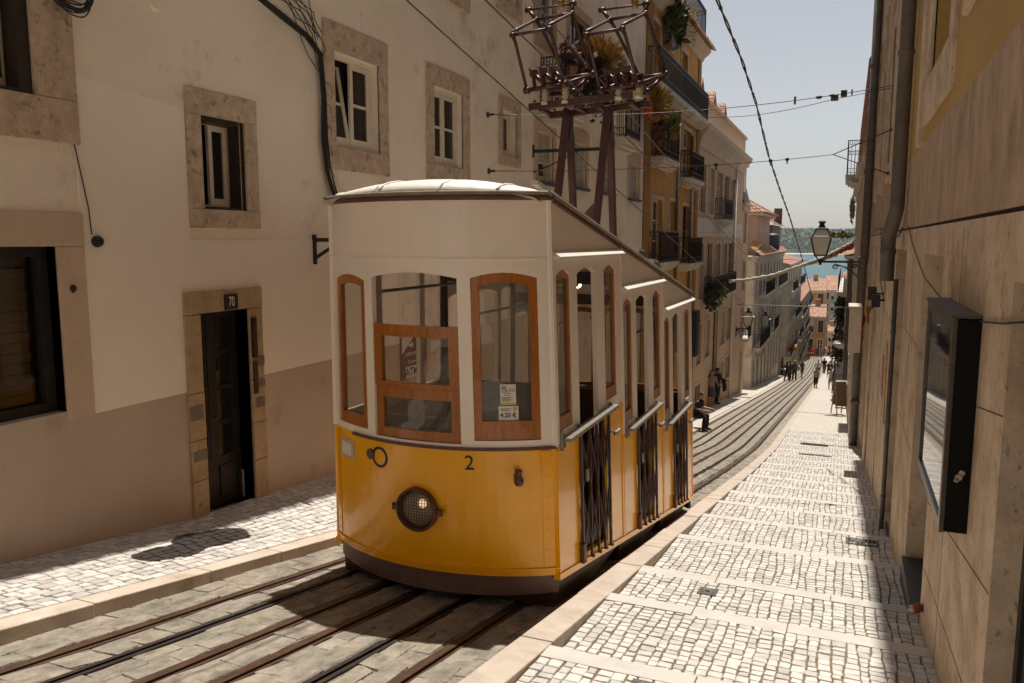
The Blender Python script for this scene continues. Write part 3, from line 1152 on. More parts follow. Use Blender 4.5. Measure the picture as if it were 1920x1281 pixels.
# tilted casement and its neighbours
w = casement(wh, FL, R_E, 0.09, 2, 2, open_leaf=(0, math.radians(9), 'tilt'), fr=.06, st=.06, label='window with its left leaf tilted open')
surround(w, FL, R_E, 0.20, .03, sill=.27, top=.30)
w = casement(wh, FL, R_F, 0.09, 2, 2, fr=.06, st=.06)
surround(w, FL, R_F, 0.22, .03, sill=.34, top=.27)
w = casement(wh, FL, R_G, 0.12, 1, 1, fr=.06, st=.05)
surround(w, FL, R_G, 0.17, .03, sill=.17, top=.22)
for q in (R_U1, R_U2):
    w = casement(wh, FL, q, 0.10, 2, 2)
    surround(w, FL, q, .2, .03, sill=.22)
w = casement(wh, FL, R_U3, 0.08, 2, 3, M_SHUT_B, M_PANE_B, st=.07, label='window with pale blue leaves')
surround(w, FL, R_U3, .19, .03, M_SURR_OC, sill=.22)
w = casement(wh, FL, R_U4, 0.12, 2, 3, M_DARKWOOD, label='dark balcony door')
surround(w, FL, R_U4, .2, .03, sill=0)
for i, q in enumerate(R_S):
    w = casement(wh, FL, q, 0.15, 2, 1)
    blind(w, FL, q, 0.62 if i == 0 else 1.0, .07)
    surround(w, FL, q, .16, .03, M_SURR_PK, sill=.05 if i else .05, top=.3)
    sb = MB()
    FL.box(sb, q[0] - .08, q[1] + .08, q[2] - .09, q[2] - .03, -.02, .10)
    sb.build('sill', M_BLACKPAINT, w)
# two balconies up on the white house
for px0, px1, py, dep in ((1062, 1100, 208, .55), (1176, 1203, 262, .6)):
    a, b = onX(px0, py, X0 + dep), onX(px1, py, X0 + dep)
    balcony(wh, FL, a.y, b.y, (a.z + b.z) / 2, dep, .95)
# door 70
u0, u1, v0, v1 = R_D
fb = MB()
d = -.16
FL.box(fb, u0, u0 + .05, v0, v1, d - .06, d)
FL.box(fb, u1 - .05, u1, v0, v1, d - .06, d)
FL.box(fb, u0 + .05, u1 - .05, v1 - .07, v1, d - .06, d - .002)
mid = u0 + .05 + (u1 - u0 - .1) * .44
FL.box(fb, u0 + .05, u1 - .05, v0, v0 + .5, d - .055, d - .02)
FL.box(fb, mid - .045, mid + .045, v0 + .5, v1 - .07, d - .055, d - .01)
for a, b in ((u0 + .05, mid - .045), (mid + .045, u1 - .05)):
    FL.box(fb, a, a + .035, v0 + .5, v1 - .07, d - .05, d - .016)
    FL.box(fb, b - .035, b, v0 + .5, v1 - .07, d - .05, d - .016)
    for k in range(5):
        z = v0 + .5 + (v1 - .07 - v0 - .5) * k / 4
        FL.box(fb, a + .035, b - .035, max(v0 + .5, z - .022), min(v1 - .07, z + .022), d - .05, d - .018)
    FL.box(fb, a + .02, b - .02, v0 + .1, v0 + .42, d - .02, d - .005)
dr = fb.build('door', M_BLACKPAINT, wh, label='black glazed double door')
gb = MB()
gb.quad(FL(u0 + .05, v0 + .5, d - .035), FL(u1 - .05, v0 + .5, d - .035), FL(u1 - .05, v1 - .07, d - .035), FL(u0 + .05, v1 - .07, d - .035))
gb.build('pane', M_PANE, dr)
hb = MB()
hb.tube([FL(mid + .015, v0 + .95, d - .01), FL(mid + .015, v0 + .95, d + .05), FL(mid - .06, v0 + .95, d + .055)], .009, 8)
hb.build('handle', M_IRON, dr)
sb = MB()
wj = .20
for a, b in ((u0 - wj, u0), (u1, u1 + wj)):
    zs = [v0 - .35, v0 + .42, v0 + .82, v0 + 1.28, v1 - .002]
    for za, zb in zip(zs, zs[1:]):
        FL.box(sb, a, b, za + .002, zb - .002, -.14, .03 + RND.uniform(-.003, .003))
FL.box(sb, u0 - wj, u1 + wj, v1, v1 + .21, -.14, .035)
sb.build('door_surround', M_SURR_OC, dr, bevel=.008)
sb = MB()
for a, b, za, zb in ((u0 - wj, u0 - .03, v0 + 1.02, v0 + 1.16), (u0 - wj + .02, u0, v0 + .62, v0 + .72), (u1 + .05, u1 + wj, v0 + 1.42, v0 + 1.52), (u1 + .06, u1 + wj, v0 + 1.2, v0 + 1.26), (u1 + .05, u1 + wj - .02, v0 + .98, v0 + 1.08)):
    sb = MB()
    FL.box(sb, a + .004, b - .004, za, zb, .02, .0365)
    sb.build('paint_smear', mat('grey overpaint', (0.20, 0.165, 0.13), .8, .2, 4), dr)
sb = MB()
FL.box(sb, u0, u1, v0 - .35, v0, -.3, .05)
sb.build('threshold', M_SURR, dr)
# mailbox-like intercom panels in the right jamb
sb = MB()
FL.box(sb, u1 + .015, u1 + .085, v1 - .52, v1 - .1, .03, .048)
FL.box(sb, u1 + .028, u1 + .072, v1 - .5, v1 - .14, .048, .053)
FL.box(sb, u1 + .02, u1 + .08, v1 - .9, v1 - .56, .03, .045)
sb.build('intercom', mat('bronze panel', (0.08, 0.055, 0.035), .4, .2, 10, metal=.6), dr)
# house number
pa, pb_ = onX(420, 553, X0 + .04), onX(445, 579, X0 + .04)
mb = MB()
FL.box(mb, pa.y, pb_.y, pb_.z, pa.z, .03, .052)
pl = mb.build('number_plate', M_BLACKPAINT, wh)
mb = MB()
FN = left_frame(X0 + .053)
add_text(mb, FN, '70', .135, ((pa.y + pb_.y) / 2, (pa.z + pb_.z) / 2), .002, sx=.62, off=.001)
mb.build('numeral', M_WHITEPAINT, pl)


# ------------------------------------------------------------ things on that wall
def wobble(p, q, n, a, seed):
    r = random.Random(seed)
    p, q = Vector(p), Vector(q)
    out = []
    for i in range(n + 1):
        t = i / n
        k = math.sin(t * math.pi) ** .5
        out.append(p.lerp(q, t) + Vector((abs(r.gauss(0, a * .5)) * k, r.gauss(0, a) * k, r.gauss(0, a) * k)))
    return out


M_CABLE = mat('black cable rubber', (0.016, 0.014, 0.012), .6, .2, 10)
mb = MB()
tr = [(488, 0), (530, 32), (575, 68), (598, 100), (605, 180), (607, 260), (614, 320), (628, 372)]
tr = [onX(a, b, X0 + .05) for a, b in tr]
for s in range(9):
    r = random.Random(s)
    off = Vector((abs(r.gauss(.0, .015)), r.gauss(0, .02), r.gauss(0, .015)))
    mb.tube([p + off + Vector((0, r.gauss(0, .008), r.gauss(0, .006))) for p in tr], r.uniform(.007, .014), 6)
for s in range(9):
    r = random.Random(40 + s)
    a = onX(545 + r.uniform(-40, 40), -12, X0 + .06)
    b = onX(600 + r.uniform(-6, 6), 60 + r.uniform(0, 90), X0 + .05)
    m_ = a.lerp(b, .5) + Vector((.06 * r.random(), r.uniform(-.12, .12), r.uniform(-.06, .1)))
    m2 = a.lerp(b, .78) + Vector((.08 * r.random(), r.uniform(-.1, .12), r.uniform(-.03, .06)))
    mb.tube([a, m_, m2, b], .0055, 5)
for s in range(5):
    r = random.Random(70 + s)
    a = onX(606 + s, 150 + s * 40, X0 + .05)
    mb.tube([a, a + Vector((.05, .06, -.05)), a + Vector((.07, .03 + .05 * r.random(), -.14))], .004, 5)
mb.build('cable_bundle', M_CABLE, label='thick bundle of black cables running down the cream wall to the tram roof', cat='cables', loc=tr[0])
mb = MB()
c = onX(133, -8, X0 + .06)
for s in range(10):
    r = random.Random(90 + s)
    ra, rb = .17 * r.uniform(.75, 1.1), .12 * r.uniform(.75, 1.1)
    o = Vector((r.uniform(0, .05), r.gauss(0, .02), r.gauss(0, .02)))
    mb.tube([c + o + Vector((.01 * math.sin(t * 3), ra * math.cos(t), rb * math.sin(t))) for t in [i * 2 * math.pi / 24 for i in range(25)]], .006, 5, caps=False)
mb.build('cable_coil', M_CABLE, label='coil of black cable hanging on the wall at the top left corner', cat='cable coil', loc=c)
mb = MB()
mb.tube([onX(a, b, X0 + .02) for a, b in ((92, 5), (100, 75), (121, 190), (146, 300), (166, 390), (172, 440))], .005, 6)
c = onX(179, 453, X0)
mb.lathe(c, [(.045, 0), (.05, .02), (.042, .05), (.02, .062)], 14, (1, 0, 0))
mb.build('wall_cable', M_CABLE, label='thin black cable ending in a round black knob on the cream wall', cat='cable', loc=c)
mb = MB()
c = onX(136, 541, X0 + .024)
mb.lathe(c, [(.026, 0), (.03, .012), (.018, .022)], 12, (1, 0, 0))
mb.lathe(c + Vector((0, 0, -.028)), [(.012, 0), (.008, .012)], 8, (1, 0, 0))
mb.build('bell_push', M_BLACKPAINT, label='small dark bell push on the pinkish shop window frame', cat='bell', loc=c)
mb = MB()
c = onX(288, 4, X0)
mb.lathe(c, [(.075, 0), (.08, .02), (.06, .035), (.05, .028)], 20, (1, 0, 0))
mb.build('wall_disc', M_PLASTER, label='round plaster disc on the wall at the top edge of the picture', cat='wall disc', loc=c)
mb = MB()
a = onX(588, 450, X0)
L = .42
mb.beam(a, a + Vector((L, .05, .0)), .035, .045)
mb.beam(a + Vector((0, 0, -.22)), a + Vector((L * .8, .04, -.02)), .03, .035)
mb.box(a + Vector((0, -.03, -.28)), a + Vector((.02, .03, .06)))
mb.build('wall_bracket', M_BLACKPAINT, label='black iron bracket sticking out of the cream wall just left of the tram roof', cat='bracket', loc=a)

# cash machine sign seen through the tram's front window
s0, s1 = onX(752, 706, X0), onX(788, 640, X0)
FA = left_frame(X0 + .03)
M_MAROON = mat('maroon sign face', (0.13, 0.03, 0.022), .5, .1, 5)
M_WSIGN = mat('white sign face', (0.75, 0.70, 0.62), .5, .05, 5)
mb = MB()
FA.box(mb, s0.y - .02, s1.y + .14, s0.z - .06, s1.z + .12, -.03, 0)
sg = mb.build('cash_sign', M_MAROON, label='maroon cash machine sign on the left wall, seen through the front window of the tram', cat='sign', loc=(s0))
mb = MB()
mb.prism([FA(s0.y - .02, s1.z + .12, .003), FA(s0.y - .02, s1.z - .12, .003), FA(s0.y + .33, s1.z + .12, .003)], FA.n * .002)
mb.prism([FA(s0.y + .08, s0.z - .05, .003), FA(s1.y + .10, s0.z - .05, .003), FA(s1.y + .10, s0.z + .12, .003), FA(s0.y + .08, s0.z + .12, .003)], FA.n * .002)
mb.build('white_field', M_WSIGN, sg)
mb = MB()
cx = s0.y + .21
add_text(mb, FA, 'ATM INSIDE', .072, (cx + .06, s1.z - .14), .0015, off=.006)
add_text(mb, FA, 'Euronet', .075, (cx + .06, s1.z - .25), .001, off=.006)
mb.build('lettering', M_WSIGN, sg)
mb = MB()
mb.prism([FA(cx - .05, s1.z - .03, .006), FA(cx + .03, s1.z - .03, .006), FA(cx + .03, s1.z - .06, .006), FA(cx + .09, s1.z - .01, .006), FA(cx + .03, s1.z + .04, .006), FA(cx + .03, s1.z + .01, .006), FA(cx - .05, s1.z + .01, .006)], FA.n * .002)
mb.build('arrow', M_WSIGN, sg)
mb = MB()
add_text(mb, FA, 'ATM', .17, (cx + .03, s0.z + .03), .003, off=.007)
mb.build('big_lettering', M_BLACKPAINT, sg)
# ------------------------------------------------------------ the stone fronted house on the right
XR = XWR
FRr = right_frame(XR)
rh = thing('stone_house', (XR, 10.0, -4.0), 'tall stone fronted house along the right pavement with pilasters below and yellow plaster above', 'house')
ZSC, ZYL = 0.13, 0.95
YE_R = 28.0
low = [(2.30, 3.88, -2.25, ZSC - .30), (6.57, 8.15, -3.0, ZSC - 0.25), (10.5, 12.55, -3.95, ZSC - .25), (15.75, 16.15, -4.9, ZSC - .25), (20.3, 21.6, -5.55, ZSC - .3), (23.6, 25.2, -6.1, ZSC - .3)]
mb = MB()
mb.panel(FRr, [-26, YE_R], -9.0, ZSC - .012, low, 0.30)
FRr.box(mb, -26, YE_R, -9.0, 11.2, -0.9, -6.0)
mb.build('wall', M_STONE_R, rh)
mb = MB()
mb.panel(FRr, [-26, YE_R], ZSC + .012, ZYL, [], 0.30)
mb.build('upper_stone_band', mat('darker stone band', (0.47, 0.34, 0.225), 0.8, 0.2, 3.0, 0.4, 30, dark=(0.20, 0.12, 0.06), dscale=2.2, dthr=.52, damt=.6, stretch=(1, 1.2, .8)), rh)  # darker, browner tone than the stone below
mb = MB()
FRr.box(mb, -26, YE_R, ZSC - .012, ZSC + .012, -.3, -.02)
mb.build('string_groove', mat('black dirt line', (0.05, 0.038, 0.03), .9, .3, 6), rh)
mb = MB()
up = [(4.6, 5.9, 1.75, 4.2), (6.95, 8.6, 1.50, 4.3), (12.2, 13.4, 1.6, 4.0), (16.3, 17.5, 1.4, 4.0), (20.5, 21.7, 1.4, 4.0), (24.2, 25.4, 1.4, 4.0)]
up2 = [(a, b, c + 4.4, d + 4.2) for a, b, c, d in up]
mb.panel(FRr, [-26, YE_R], ZYL + .001, 11.2, up + up2, 0.30)
mb.build('upper_wall', M_YELLOWWALL, rh)
mb = MB()
mb.quad(FRr(-26, -8, -.55), FRr(YE_R, -8, -.55), FRr(YE_R, 11, -.55), FRr(-26, 11, -.55))
mb.build('inner_wall', M_VOID, rh)
for i, q in enumerate(up + up2):
    w = casement(rh, FRr, q, .2, 2, 3)
    surround(w, FRr, q, .30 if i == 1 else .24, .03, M_STONE_R, sill=.4 if i == 1 else .3)
# pilaster strips running up the yellow part
mb = MB()
for a, b in ((9.15, 9.45), (14.3, 15.2), (18.6, 19.2), (22.4, 23.1), (26.6, 28.0)):
    FRr.box(mb, a, b, ZYL + .002, 10.9, -.02, .05)
mb.build('pilaster', M_STONE_R, rh, bevel=.01)
mb = MB()
FRr.box(mb, -26, YE_R + .1, 10.7, 10.95, -.02, .30)
FRr.box(mb, -26, YE_R + .1, 10.95, 11.2, -.02, .46)
FRr.box(mb, -26, YE_R + .15, 11.2, 11.35, -6, .62)
mb.build('cornice', M_TRIM, rh, bevel=.02)
# panel joints in the lower stone: thin recessed dark lines as slivers
M_JD = mat('joint dirt', (0.12, 0.08, 0.05), .9, .3, 6)
for za, zb, ya, yb in ((-.75, -1.1, 3.9, 6.55), (-1.55, -1.95, 3.9, 6.55), (-2.2, -2.45, 3.9, 6.5)):
    jb = MB()
    jb.hexa([FRr(ya, za - .004, -.01), FRr(yb, zb - .004, -.01), FRr(yb, zb - .004, .0015), FRr(ya, za - .004, .0015), FRr(ya, za + .003, -.01), FRr(yb, zb + .003, -.01), FRr(yb, zb + .003, .0015), FRr(ya, za + .003, .0015)])
    jb.build('stone_joint', M_JD, rh)
for y in (5.55, 9.35, 14.2, 18.4):
    jb = MB()
    FRr.box(jb, y, y + .006, -3.4 - .17 * (y - 8), ZSC - .05, -.01, .0015)
    jb.build('stone_joint', M_JD, rh)
for y0, y1, z in ((8.16, 10.48, -1.0), (8.16, 10.48, -2.0), (12.57, 15.7, -1.2), (12.57, 15.7, -2.4), (16.2, 20.2, -2), (16.2, 20.2, -3.3)):
    jb = MB()
    FRr.box(jb, y0, y1, z, z + .007, -.01, .0015)
    jb.build('stone_joint', M_JD, rh)
# shop openings: metal frame, glass, dark sill stone
for i, (u0, u1, v0, v1) in enumerate(low):
    fb = MB()
    d = -.11 if i == 0 else -.24
    for a, b, c, e in ((u0, u0 + .07, v0, v1), (u1 - .07, u1, v0, v1), (u0 + .07, u1 - .07, v1 - .07, v1), (u0 + .07, u1 - .07, v0, v0 + .12)):
        FRr.box(fb, a, b, c, e, d - .06, d)
    if i == 0:
        FRr.box(fb, u1 - .16, u1 - .09, v0 + .12, v1 - .07, d - .05, d - .015)
        FRr.box(fb, u0 + .07, u1 - .16, v0 + .12, v0 + .2, d - .05, d - .015)
    o = fb.build('shop_front', M_BLACKPAINT, rh, label='black framed glass door at the right edge' if i == 0 else None)
    gb = MB()
    gb.quad(FRr(u0, v0, d - .03), FRr(u1, v0, d - .03), FRr(u1, v1, d - .03), FRr(u0, v1, d - .03))
    gb.build('pane', M_PANE, o)
    if i == 1:
        gb = MB()
        FRr.box(gb, u0 - .02, u1 + .02, v0 - .4, v0 + .01, -.3, .03)
        gb.build('sill', mat('dark slate sill', (0.05, 0.045, 0.04), .5, .2, 6), o)

# display case on the wall
yA, yB, xF = 4.62, 6.0, 0.53
zb, zt = -1.53, -.40
M_CASE = mat('chipped black enamel', (0.006, 0.006, 0.006), .55, .2, 6, .05, 30, spec=.12, dark=(0.012, 0.02, 0.016), dscale=6, dthr=.66, damt=.6)
dc = thing('display_case', (XR, (yA + yB) / 2, zb), 'glazed black display case fixed to the stone wall on the right', 'display case')
mb = MB()
mb.box((xF + .01, yA, zb), (XR, yA + .02, zt))
mb.box((xF + .01, yB - .02, zb), (XR, yB, zt))
mb.box((xF + .01, yA + .02, zb), (XR, yB - .02, zb + .02))
mb.box((xF + .01, yA + .02, zt - .02), (XR, yB - .02, zt))
mb.box((XR - .015, yA + .02, zb + .02), (XR - .003, yB - .02, zt - .02))
mb.build('case', M_CASE, dc, bevel=.003)
mb = MB()
w_ = .055
mb.box((xF - .012, yA - .004, zb - .004), (xF + .012, yA + w_, zt + .004))
mb.box((xF - .012, yB - w_, zb - .004), (xF + .012, yB + .004, zt + .004))
mb.box((xF - .0115, yA + w_, zb - .004), (xF + .012, yB - w_, zb + w_))
mb.box((xF - .0115, yA + w_, zt - w_), (xF + .012, yB - w_, zt + .004))
mb.build('frame', mat('brushed alloy frame', (0.10, 0.09, 0.075), .35, .15, 12, metal=.7), dc, bevel=.003)
mb = MB()
mb.quad((xF, yA + w_, zb + w_), (xF, yB - w_, zb + w_), (xF, yB - w_, zt - w_), (xF, yA + w_, zt - w_))
mb.build('pane', mat('mirror dark glass', (0.012, 0.011, 0.010), .03, .1, 1, spec=.55), dc)
mb = MB()
mb.box((xF - .02, yA - .01, zt + .004), (XR, yB + .01, zt + .02))
mb.build('lid', mat('dusty case lid', (0.07, 0.06, 0.05), .6, .3, 8), dc)
mb = MB()
for q in ((-.0, .30, .022), (.012, .325, .017), (-.012, .285, .014)):
    r = random.Random(q[2])
    pts = [(XR - .055 + q[0] + math.cos(t) * q[2] * r.uniform(.7, 1.1), yA - .0015, zb + q[1] + math.sin(t) * q[2] * r.uniform(.7, 1.1)) for t in [k * math.pi / 5 for k in range(10)]]
    mb.prism(pts, (0, .001, 0))
mb.build('paint_chip', mat('bare chipped primer', (0.48, 0.38, 0.28), .8, .2, 20), dc)

# the can lying on the step
c = onX(1717, 1141, .60)
mb = MB()
ax = Vector((-.75, -.62, -.08)).normalized()
mb.lathe(c, [(.024, -.058), (.031, -.05), (.033, -.045), (.033, .045), (.031, .052), (.026, .058), (.026, .052), (.004, .05)], 18, ax)
cn = mb.build('drink_can', mat('crushed can tin', (0.42, 0.36, 0.30), .35, .25, 14, metal=.7), label='crushed drink can lying on the cobbles against the right wall', cat='can', loc=c)
mb = MB()
mb.lathe(c, [(.0335, -.04), (.0338, -.01), (.0338, .02), (.0335, .036)], 18, ax)
mb.build('printed_band', mat('faded red can print', (0.30, 0.06, 0.035), .45, .5, 30), cn)

# downpipes
M_PIPE = mat('grey downpipe', (0.13, 0.105, 0.085), .55, .2, 4, .15, 30, dark=(0.06, 0.045, 0.035), dscale=3, dthr=.55, damt=.6)
mb = MB()
yp = 10.98
mb.tube([(XR - .11, yp, 10.9), (XR - .11, yp, .40), (XR - .13, yp + .06, .28), (XR - .16, yp + .32, .10), (XR - .165, yp + .36, .0), (XR - .165, yp + .36, -.52)], .085, 14)
for z in (8, 5, 2.2, -.18):
    mb.lathe((XR - .11 if z > .4 else XR - .165, yp if z > .4 else yp + .36, z), [(.088, 0), (.096, .01), (.096, .06), (.088, .07)], 14)
dp = mb.build('downpipe', M_PIPE, label='thick grey downpipe with an elbow halfway up the right wall, nearest the camera', cat='downpipe', loc=(XR, yp, -3.8))
mb = MB()
mb.tube([(XR - .05, yp + .40, -.5), (XR - .05, yp + .40, -3.85)], .03, 10)
for z in (-1.2, -2.4, -3.4):
    mb.lathe((XR - .05, yp + .40, z), [(.03, 0), (.036, .005), (.036, .03), (.03, .035)], 10)
mb.build('lower_pipe', M_PIPE, dp)
mb = MB()
yq = 26.3
mb.tube([(XR - .16, yq, 10.9), (XR - .16, yq, -.55), (XR - .2, yq + .1, -.75), (XR - .2, yq + .1, -6.6)], .12, 12)
for z in (8, 5, 2, -.6, -3, -5):
    mb.lathe((XR - .16 if z > -.5 else XR - .2, yq, z), [(.125, 0), (.14, .01), (.14, .1), (.125, .11)], 12)
mb.build('downpipe', M_PIPE, label='second grey downpipe farther down the right wall, behind the street lamp bracket', cat='downpipe', loc=(XR, yq, -6.5))

# loose cable across the stone panel and over the display case
mb = MB()
pts = [(1703, 425), (1712, 462), (1733, 520), (1765, 560), (1800, 588), (1836, 603), (1880, 607), (1935, 603)]
pts = [onX(a, b, XR - .012) for a, b in pts]
for p in pts[3:6]:
    p.x -= .0
mb.tube(pts, .0055, 6)
mb.build('wall_cable', M_CABLE, label='loose black cable drooping across the right stone wall behind the display case', cat='cable', loc=pts[0])
mb = MB()
pts = [onX(a, b, XR - .03) for a, b in ((1640, 432), (1652, 428), (1668, 440), (1684, 444), (1692, 428))]
mb.tube(pts, .012, 6)
mb.tube([onX(a, b, XR - .03) for a, b in ((1652, 428), (1652, 470), (1650, 520), (1656, 560))], .008, 6)
mb.build('wall_cable', M_CABLE, label='looped black cable hanging between the two downpipes on the right wall', cat='cable', loc=pts[0])

# floodlights on the wall with a bent arm
c = onX(1640, 560, XR - .15)
fl = thing('floodlight', c, 'pair of small black floodlights on the right wall above the torn pennants', 'floodlight')
mb = MB()
mb.box(c + Vector((-.12, -.2, -.02)), c + Vector((.02, .0, .22)))
mb.box(c + Vector((-.06, -.5, -.12)), c + Vector((.08, -.28, .10)))
mb.build('housing', M_BLACKPAINT, fl, bevel=.01)
mb = MB()
mb.tube([c + Vector((.15, -.1, .1)), c + Vector((-.02, -.1, .1))], .015, 6)
mb.build('arm', M_BLACKPAINT, fl)
mb = MB()
mb.tube([c + Vector((.15, -.4, 0)), c + Vector((.0, -.4, 0)), c + Vector((-.05, -.7, -.12))], .02, 6)
mb.build('arm', M_BLACKPAINT, fl)

# pennants
for i, (px, py, s, colr, lb) in enumerate(((1622, 590, .5, (0.38, 0.035, 0.02), 'red torn pennant hanging on the right wall'), (1632, 575, .4, (0.50, 0.22, 0.03), 'orange pennant hanging beside the red one on the right wall'))):
    c = onX(px, py, XR - .1)
    mb = MB()
    vs, fs = [], []
    for k in range(6):
        t = k / 5
        wv = .05 * math.sin(t * 5 + i)
        vs += [c + Vector((-.02 + wv, s * .45 * (1 - t), -s * t)), c + Vector((-.05 - wv - .25 * (1 - t) * (1 - i), -s * .1 * (1 - t), -s * t * 1.05))]
    for k in range(5):
        fs.append((2 * k, 2 * k + 1, 2 * k + 3, 2 * k + 2))
    vs2 = [v + Vector((.006, .004, 0)) for v in vs]
    mb.add(vs + vs2, fs + [tuple(12 + q for q in f[::-1]) for f in fs])
    mb.build('pennant', mat('pennant cloth %d' % i, colr, .9, .2, 6), label=lb, cat='pennant', loc=c)

# paper posters on a pilaster face
for i, (y, z, w_, h_, colr, lb) in enumerate(((13.3, -1.55, .5, .9, (0.40, 0.24, 0.05), 'yellowed poster pasted highest on the right pilaster'), (14.3, -1.9, .45, .7, (0.36, 0.11, 0.07), 'faded red poster pasted on the right pilaster'), (13.2, -2.45, .4, .4, (0.33, 0.20, 0.13), 'torn brown poster pasted lowest on the right pilaster'))):
    mb = MB()
    FRr.box(mb, y, y + w_, z - h_, z, .001, .004)
    o = mb.build('wall_poster', mat('poster paper %d' % i, colr, .8, .3, 5), label=lb, cat='poster', loc=FRr(y, z - h_, 0))
    mb = MB()
    for k in range(4):
        FRr.box(mb, y + .05, y + w_ - .05 - .08 * (k % 2), z - .1 - k * h_ * .2, z - .07 - k * h_ * .2, .004, .006)
    mb.build('print', mat('poster ink', (0.10, 0.05, 0.04), .8, .3, 5), o)
# ------------------------------------------------------------ the yellow funicular tram
XC, HW, BOW, YC, YAP = -2.915, 0.985, 0.36, 5.48, 5.12
ARC_R = (HW * HW + BOW * BOW) / (2 * BOW)
YCEN = YAP + ARC_R
SMAX = ARC_R * math.asin(HW / ARC_R)
YRE = 11.10                     # rear corner
SLP = 0.189


def lean(p):
    dz = p.z + 1.6
    return Vector((XC + (p.x - XC) * (1 - 0.020 * dz) - 0.016 * dz, p.y, p.z))


def PF(s, z, off=0.0):          # front end, off > 0 points to the camera
    t = s / ARC_R
    return Vector((XC + (ARC_R + off) * math.sin(t), YCEN - (ARC_R + off) * math.cos(t), z))


def PRr(s, z, off=0.0):         # rear end
    t = s / ARC_R
    return Vector((XC + (ARC_R + off) * math.sin(t), (YRE + BOW) - ARC_R + (ARC_R + off) * math.cos(t), z))


XS = XC + HW
XSL = XC - HW
PSR = lambda s, z, off=0.0: Vector((XS + off, s, z))
PSL = lambda s, z, off=0.0: Vector((XSL - off, s, z))
ARC_S = [SMAX * (i / 14 - 1) for i in range(29)]


def mat_paint(name, col, rough=.28, coat=.12):
    return mat(name, col, rough, 0.05, 1.5, 0.03, 30, coat=coat, dark=tuple(c * .55 for c in col), dscale=2.2, dthr=.60, damt=.3)


M_CREAM = mat_paint('cream tram enamel', (0.90, 0.80, 0.69), .33)
M_YEL = mat_paint('yellow tram enamel', (0.96, 0.44, 0.0), .22, .22)
M_ROOFP = mat('white roof canvas', (0.74, 0.71, 0.63), .55, .07, 3, .15, 20, dark=(0.45, 0.40, 0.32), dscale=3, dthr=.6, damt=.4)
M_OXIDE = mat('oxide red trim', (0.115, 0.042, 0.028), .5, .2, 4, .1, 40)
M_BUMP = mat('mauve brown bumper', (0.175, 0.105, 0.085), .5, .25, 2.5, .1, 30, dark=(0.09, 0.045, 0.035), dscale=2, dthr=.52, damt=.7)


def mat_wood():
    m = mat('varnished teak', (0.40, 0.13, 0.012), .32, .28, 5, .08, 60, coat=.25, stretch=(9, 9, 1.1), dark=(0.12, 0.036, 0.008), dscale=2.5, dthr=.55, damt=.6)
    return m


M_WOOD = mat_wood()
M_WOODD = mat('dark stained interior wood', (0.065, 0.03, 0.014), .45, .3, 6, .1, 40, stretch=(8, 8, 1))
M_CEIL = mat('cream ceiling boards', (0.50, 0.42, 0.33), .6, .08, 3)
M_TGL = mat_glass('tram glass', (0.80, 0.77, 0.72), 1.0, 1.52, .15)
M_TGLD = mat_glass('hazy tram glass', (0.62, 0.58, 0.53), 1.0, 1.55, .22)
M_ALU = mat('worn aluminium rail', (0.30, 0.27, 0.235), .45, .15, 8, .1, 50, metal=.6)
M_GATE = mat('brown gate lattice', (0.085, 0.042, 0.028), .45, .25, 10, .1, 60, metal=.2)

tram = thing('funicular_tram', (XC, YC, zr(YC)), 'yellow and cream funicular tram descending the street with a double pantograph on its roof', 'tram')
Z_TOP, Z_CREASE, Z_W, Z_BOT = 0.30, -0.14, -1.525, -2.50


def arch(zt, a, b, rise):
    return lambda s: zt - rise * ((s - (a + b) / 2) / ((b - a) / 2)) ** 2


def step(y):
    """floor step of the three level compartments"""
    return 0.0 if y < 7.38 else (-0.345 if y < 9.22 else -0.69)


# ---- front end
winL, winC, winR = (-.955, -.49), (-.40, .355), (.455, .955)
hf = [(winL[0], winL[1], -1.47, arch(-.262, *winL, .045)), (winC[0], winC[1], -1.50, arch(-.235, *winC, .04)), (winR[0], winR[1], -1.47, arch(-.232, *winR, .04))]
mb = MB()
mb.panel(PF, ARC_S, Z_W, Z_CREASE, hf, .045, 0, False)
mb.panel(PF, ARC_S, Z_CREASE + .012, Z_TOP, [], .045, 0, True)
mb.panel(lambda s, z, o: PF(s, z, o + .005), ARC_S, Z_CREASE - .001, Z_CREASE + .013, [], .03)
mb.build('front_upper_panel', M_CREAM, tram, lean, bevel=.004)
mb = MB()
zb = lambda s: Z_BOT - .025 * (s / SMAX) ** 2
mb.panel(PF, ARC_S, zb, Z_W - .001, [], .045, 0, True)
mb.build('front_lower_panel', M_YEL, tram, lean)
mb = MB()
mb.panel(lambda s, z, o: PF(s, z, o + .014), ARC_S, lambda s: zb(s) + .05, lambda s: zb(s) + .062, [], .013)
mb.build('bead', M_YEL, tram, lean)
mb = MB()
mb.panel(lambda s, z, o: PF(s, z, o + .016), [s for s in ARC_S if s > -.75], Z_W - .018, Z_W + .004, [], .03)
mb.build('waist_moulding', M_OXIDE, tram, lean, bevel=.004)
mb = MB()
mb.panel(lambda s, z, o: PF(s, z, o - .035), [s * 1.0 for s in ARC_S], lambda s: Z_BOT - .175, lambda s: Z_BOT + .0, [], .05, 0, True)
mb.build('bumper', M_BUMP, tram, lean, bevel=.015)
mb = MB()
for sx in (-.55, .55):
    mb.box((XC + sx - .06, YC + .15, Z_BOT - .36), (XC + sx + .06, YC + .75, Z_BOT - .1))
    mb.lathe((XC + sx - .05, YC + .75, Z_BOT - .3), [(.2, 0), (.2, .07), (.24, .07), (.24, .1)], 20, 'x')
mb.box((XC - .8, YC + .1, Z_BOT - .14), (XC + .8, YC + .25, Z_BOT - .02))
mb.build('undercarriage', M_BLACKPAINT, tram)


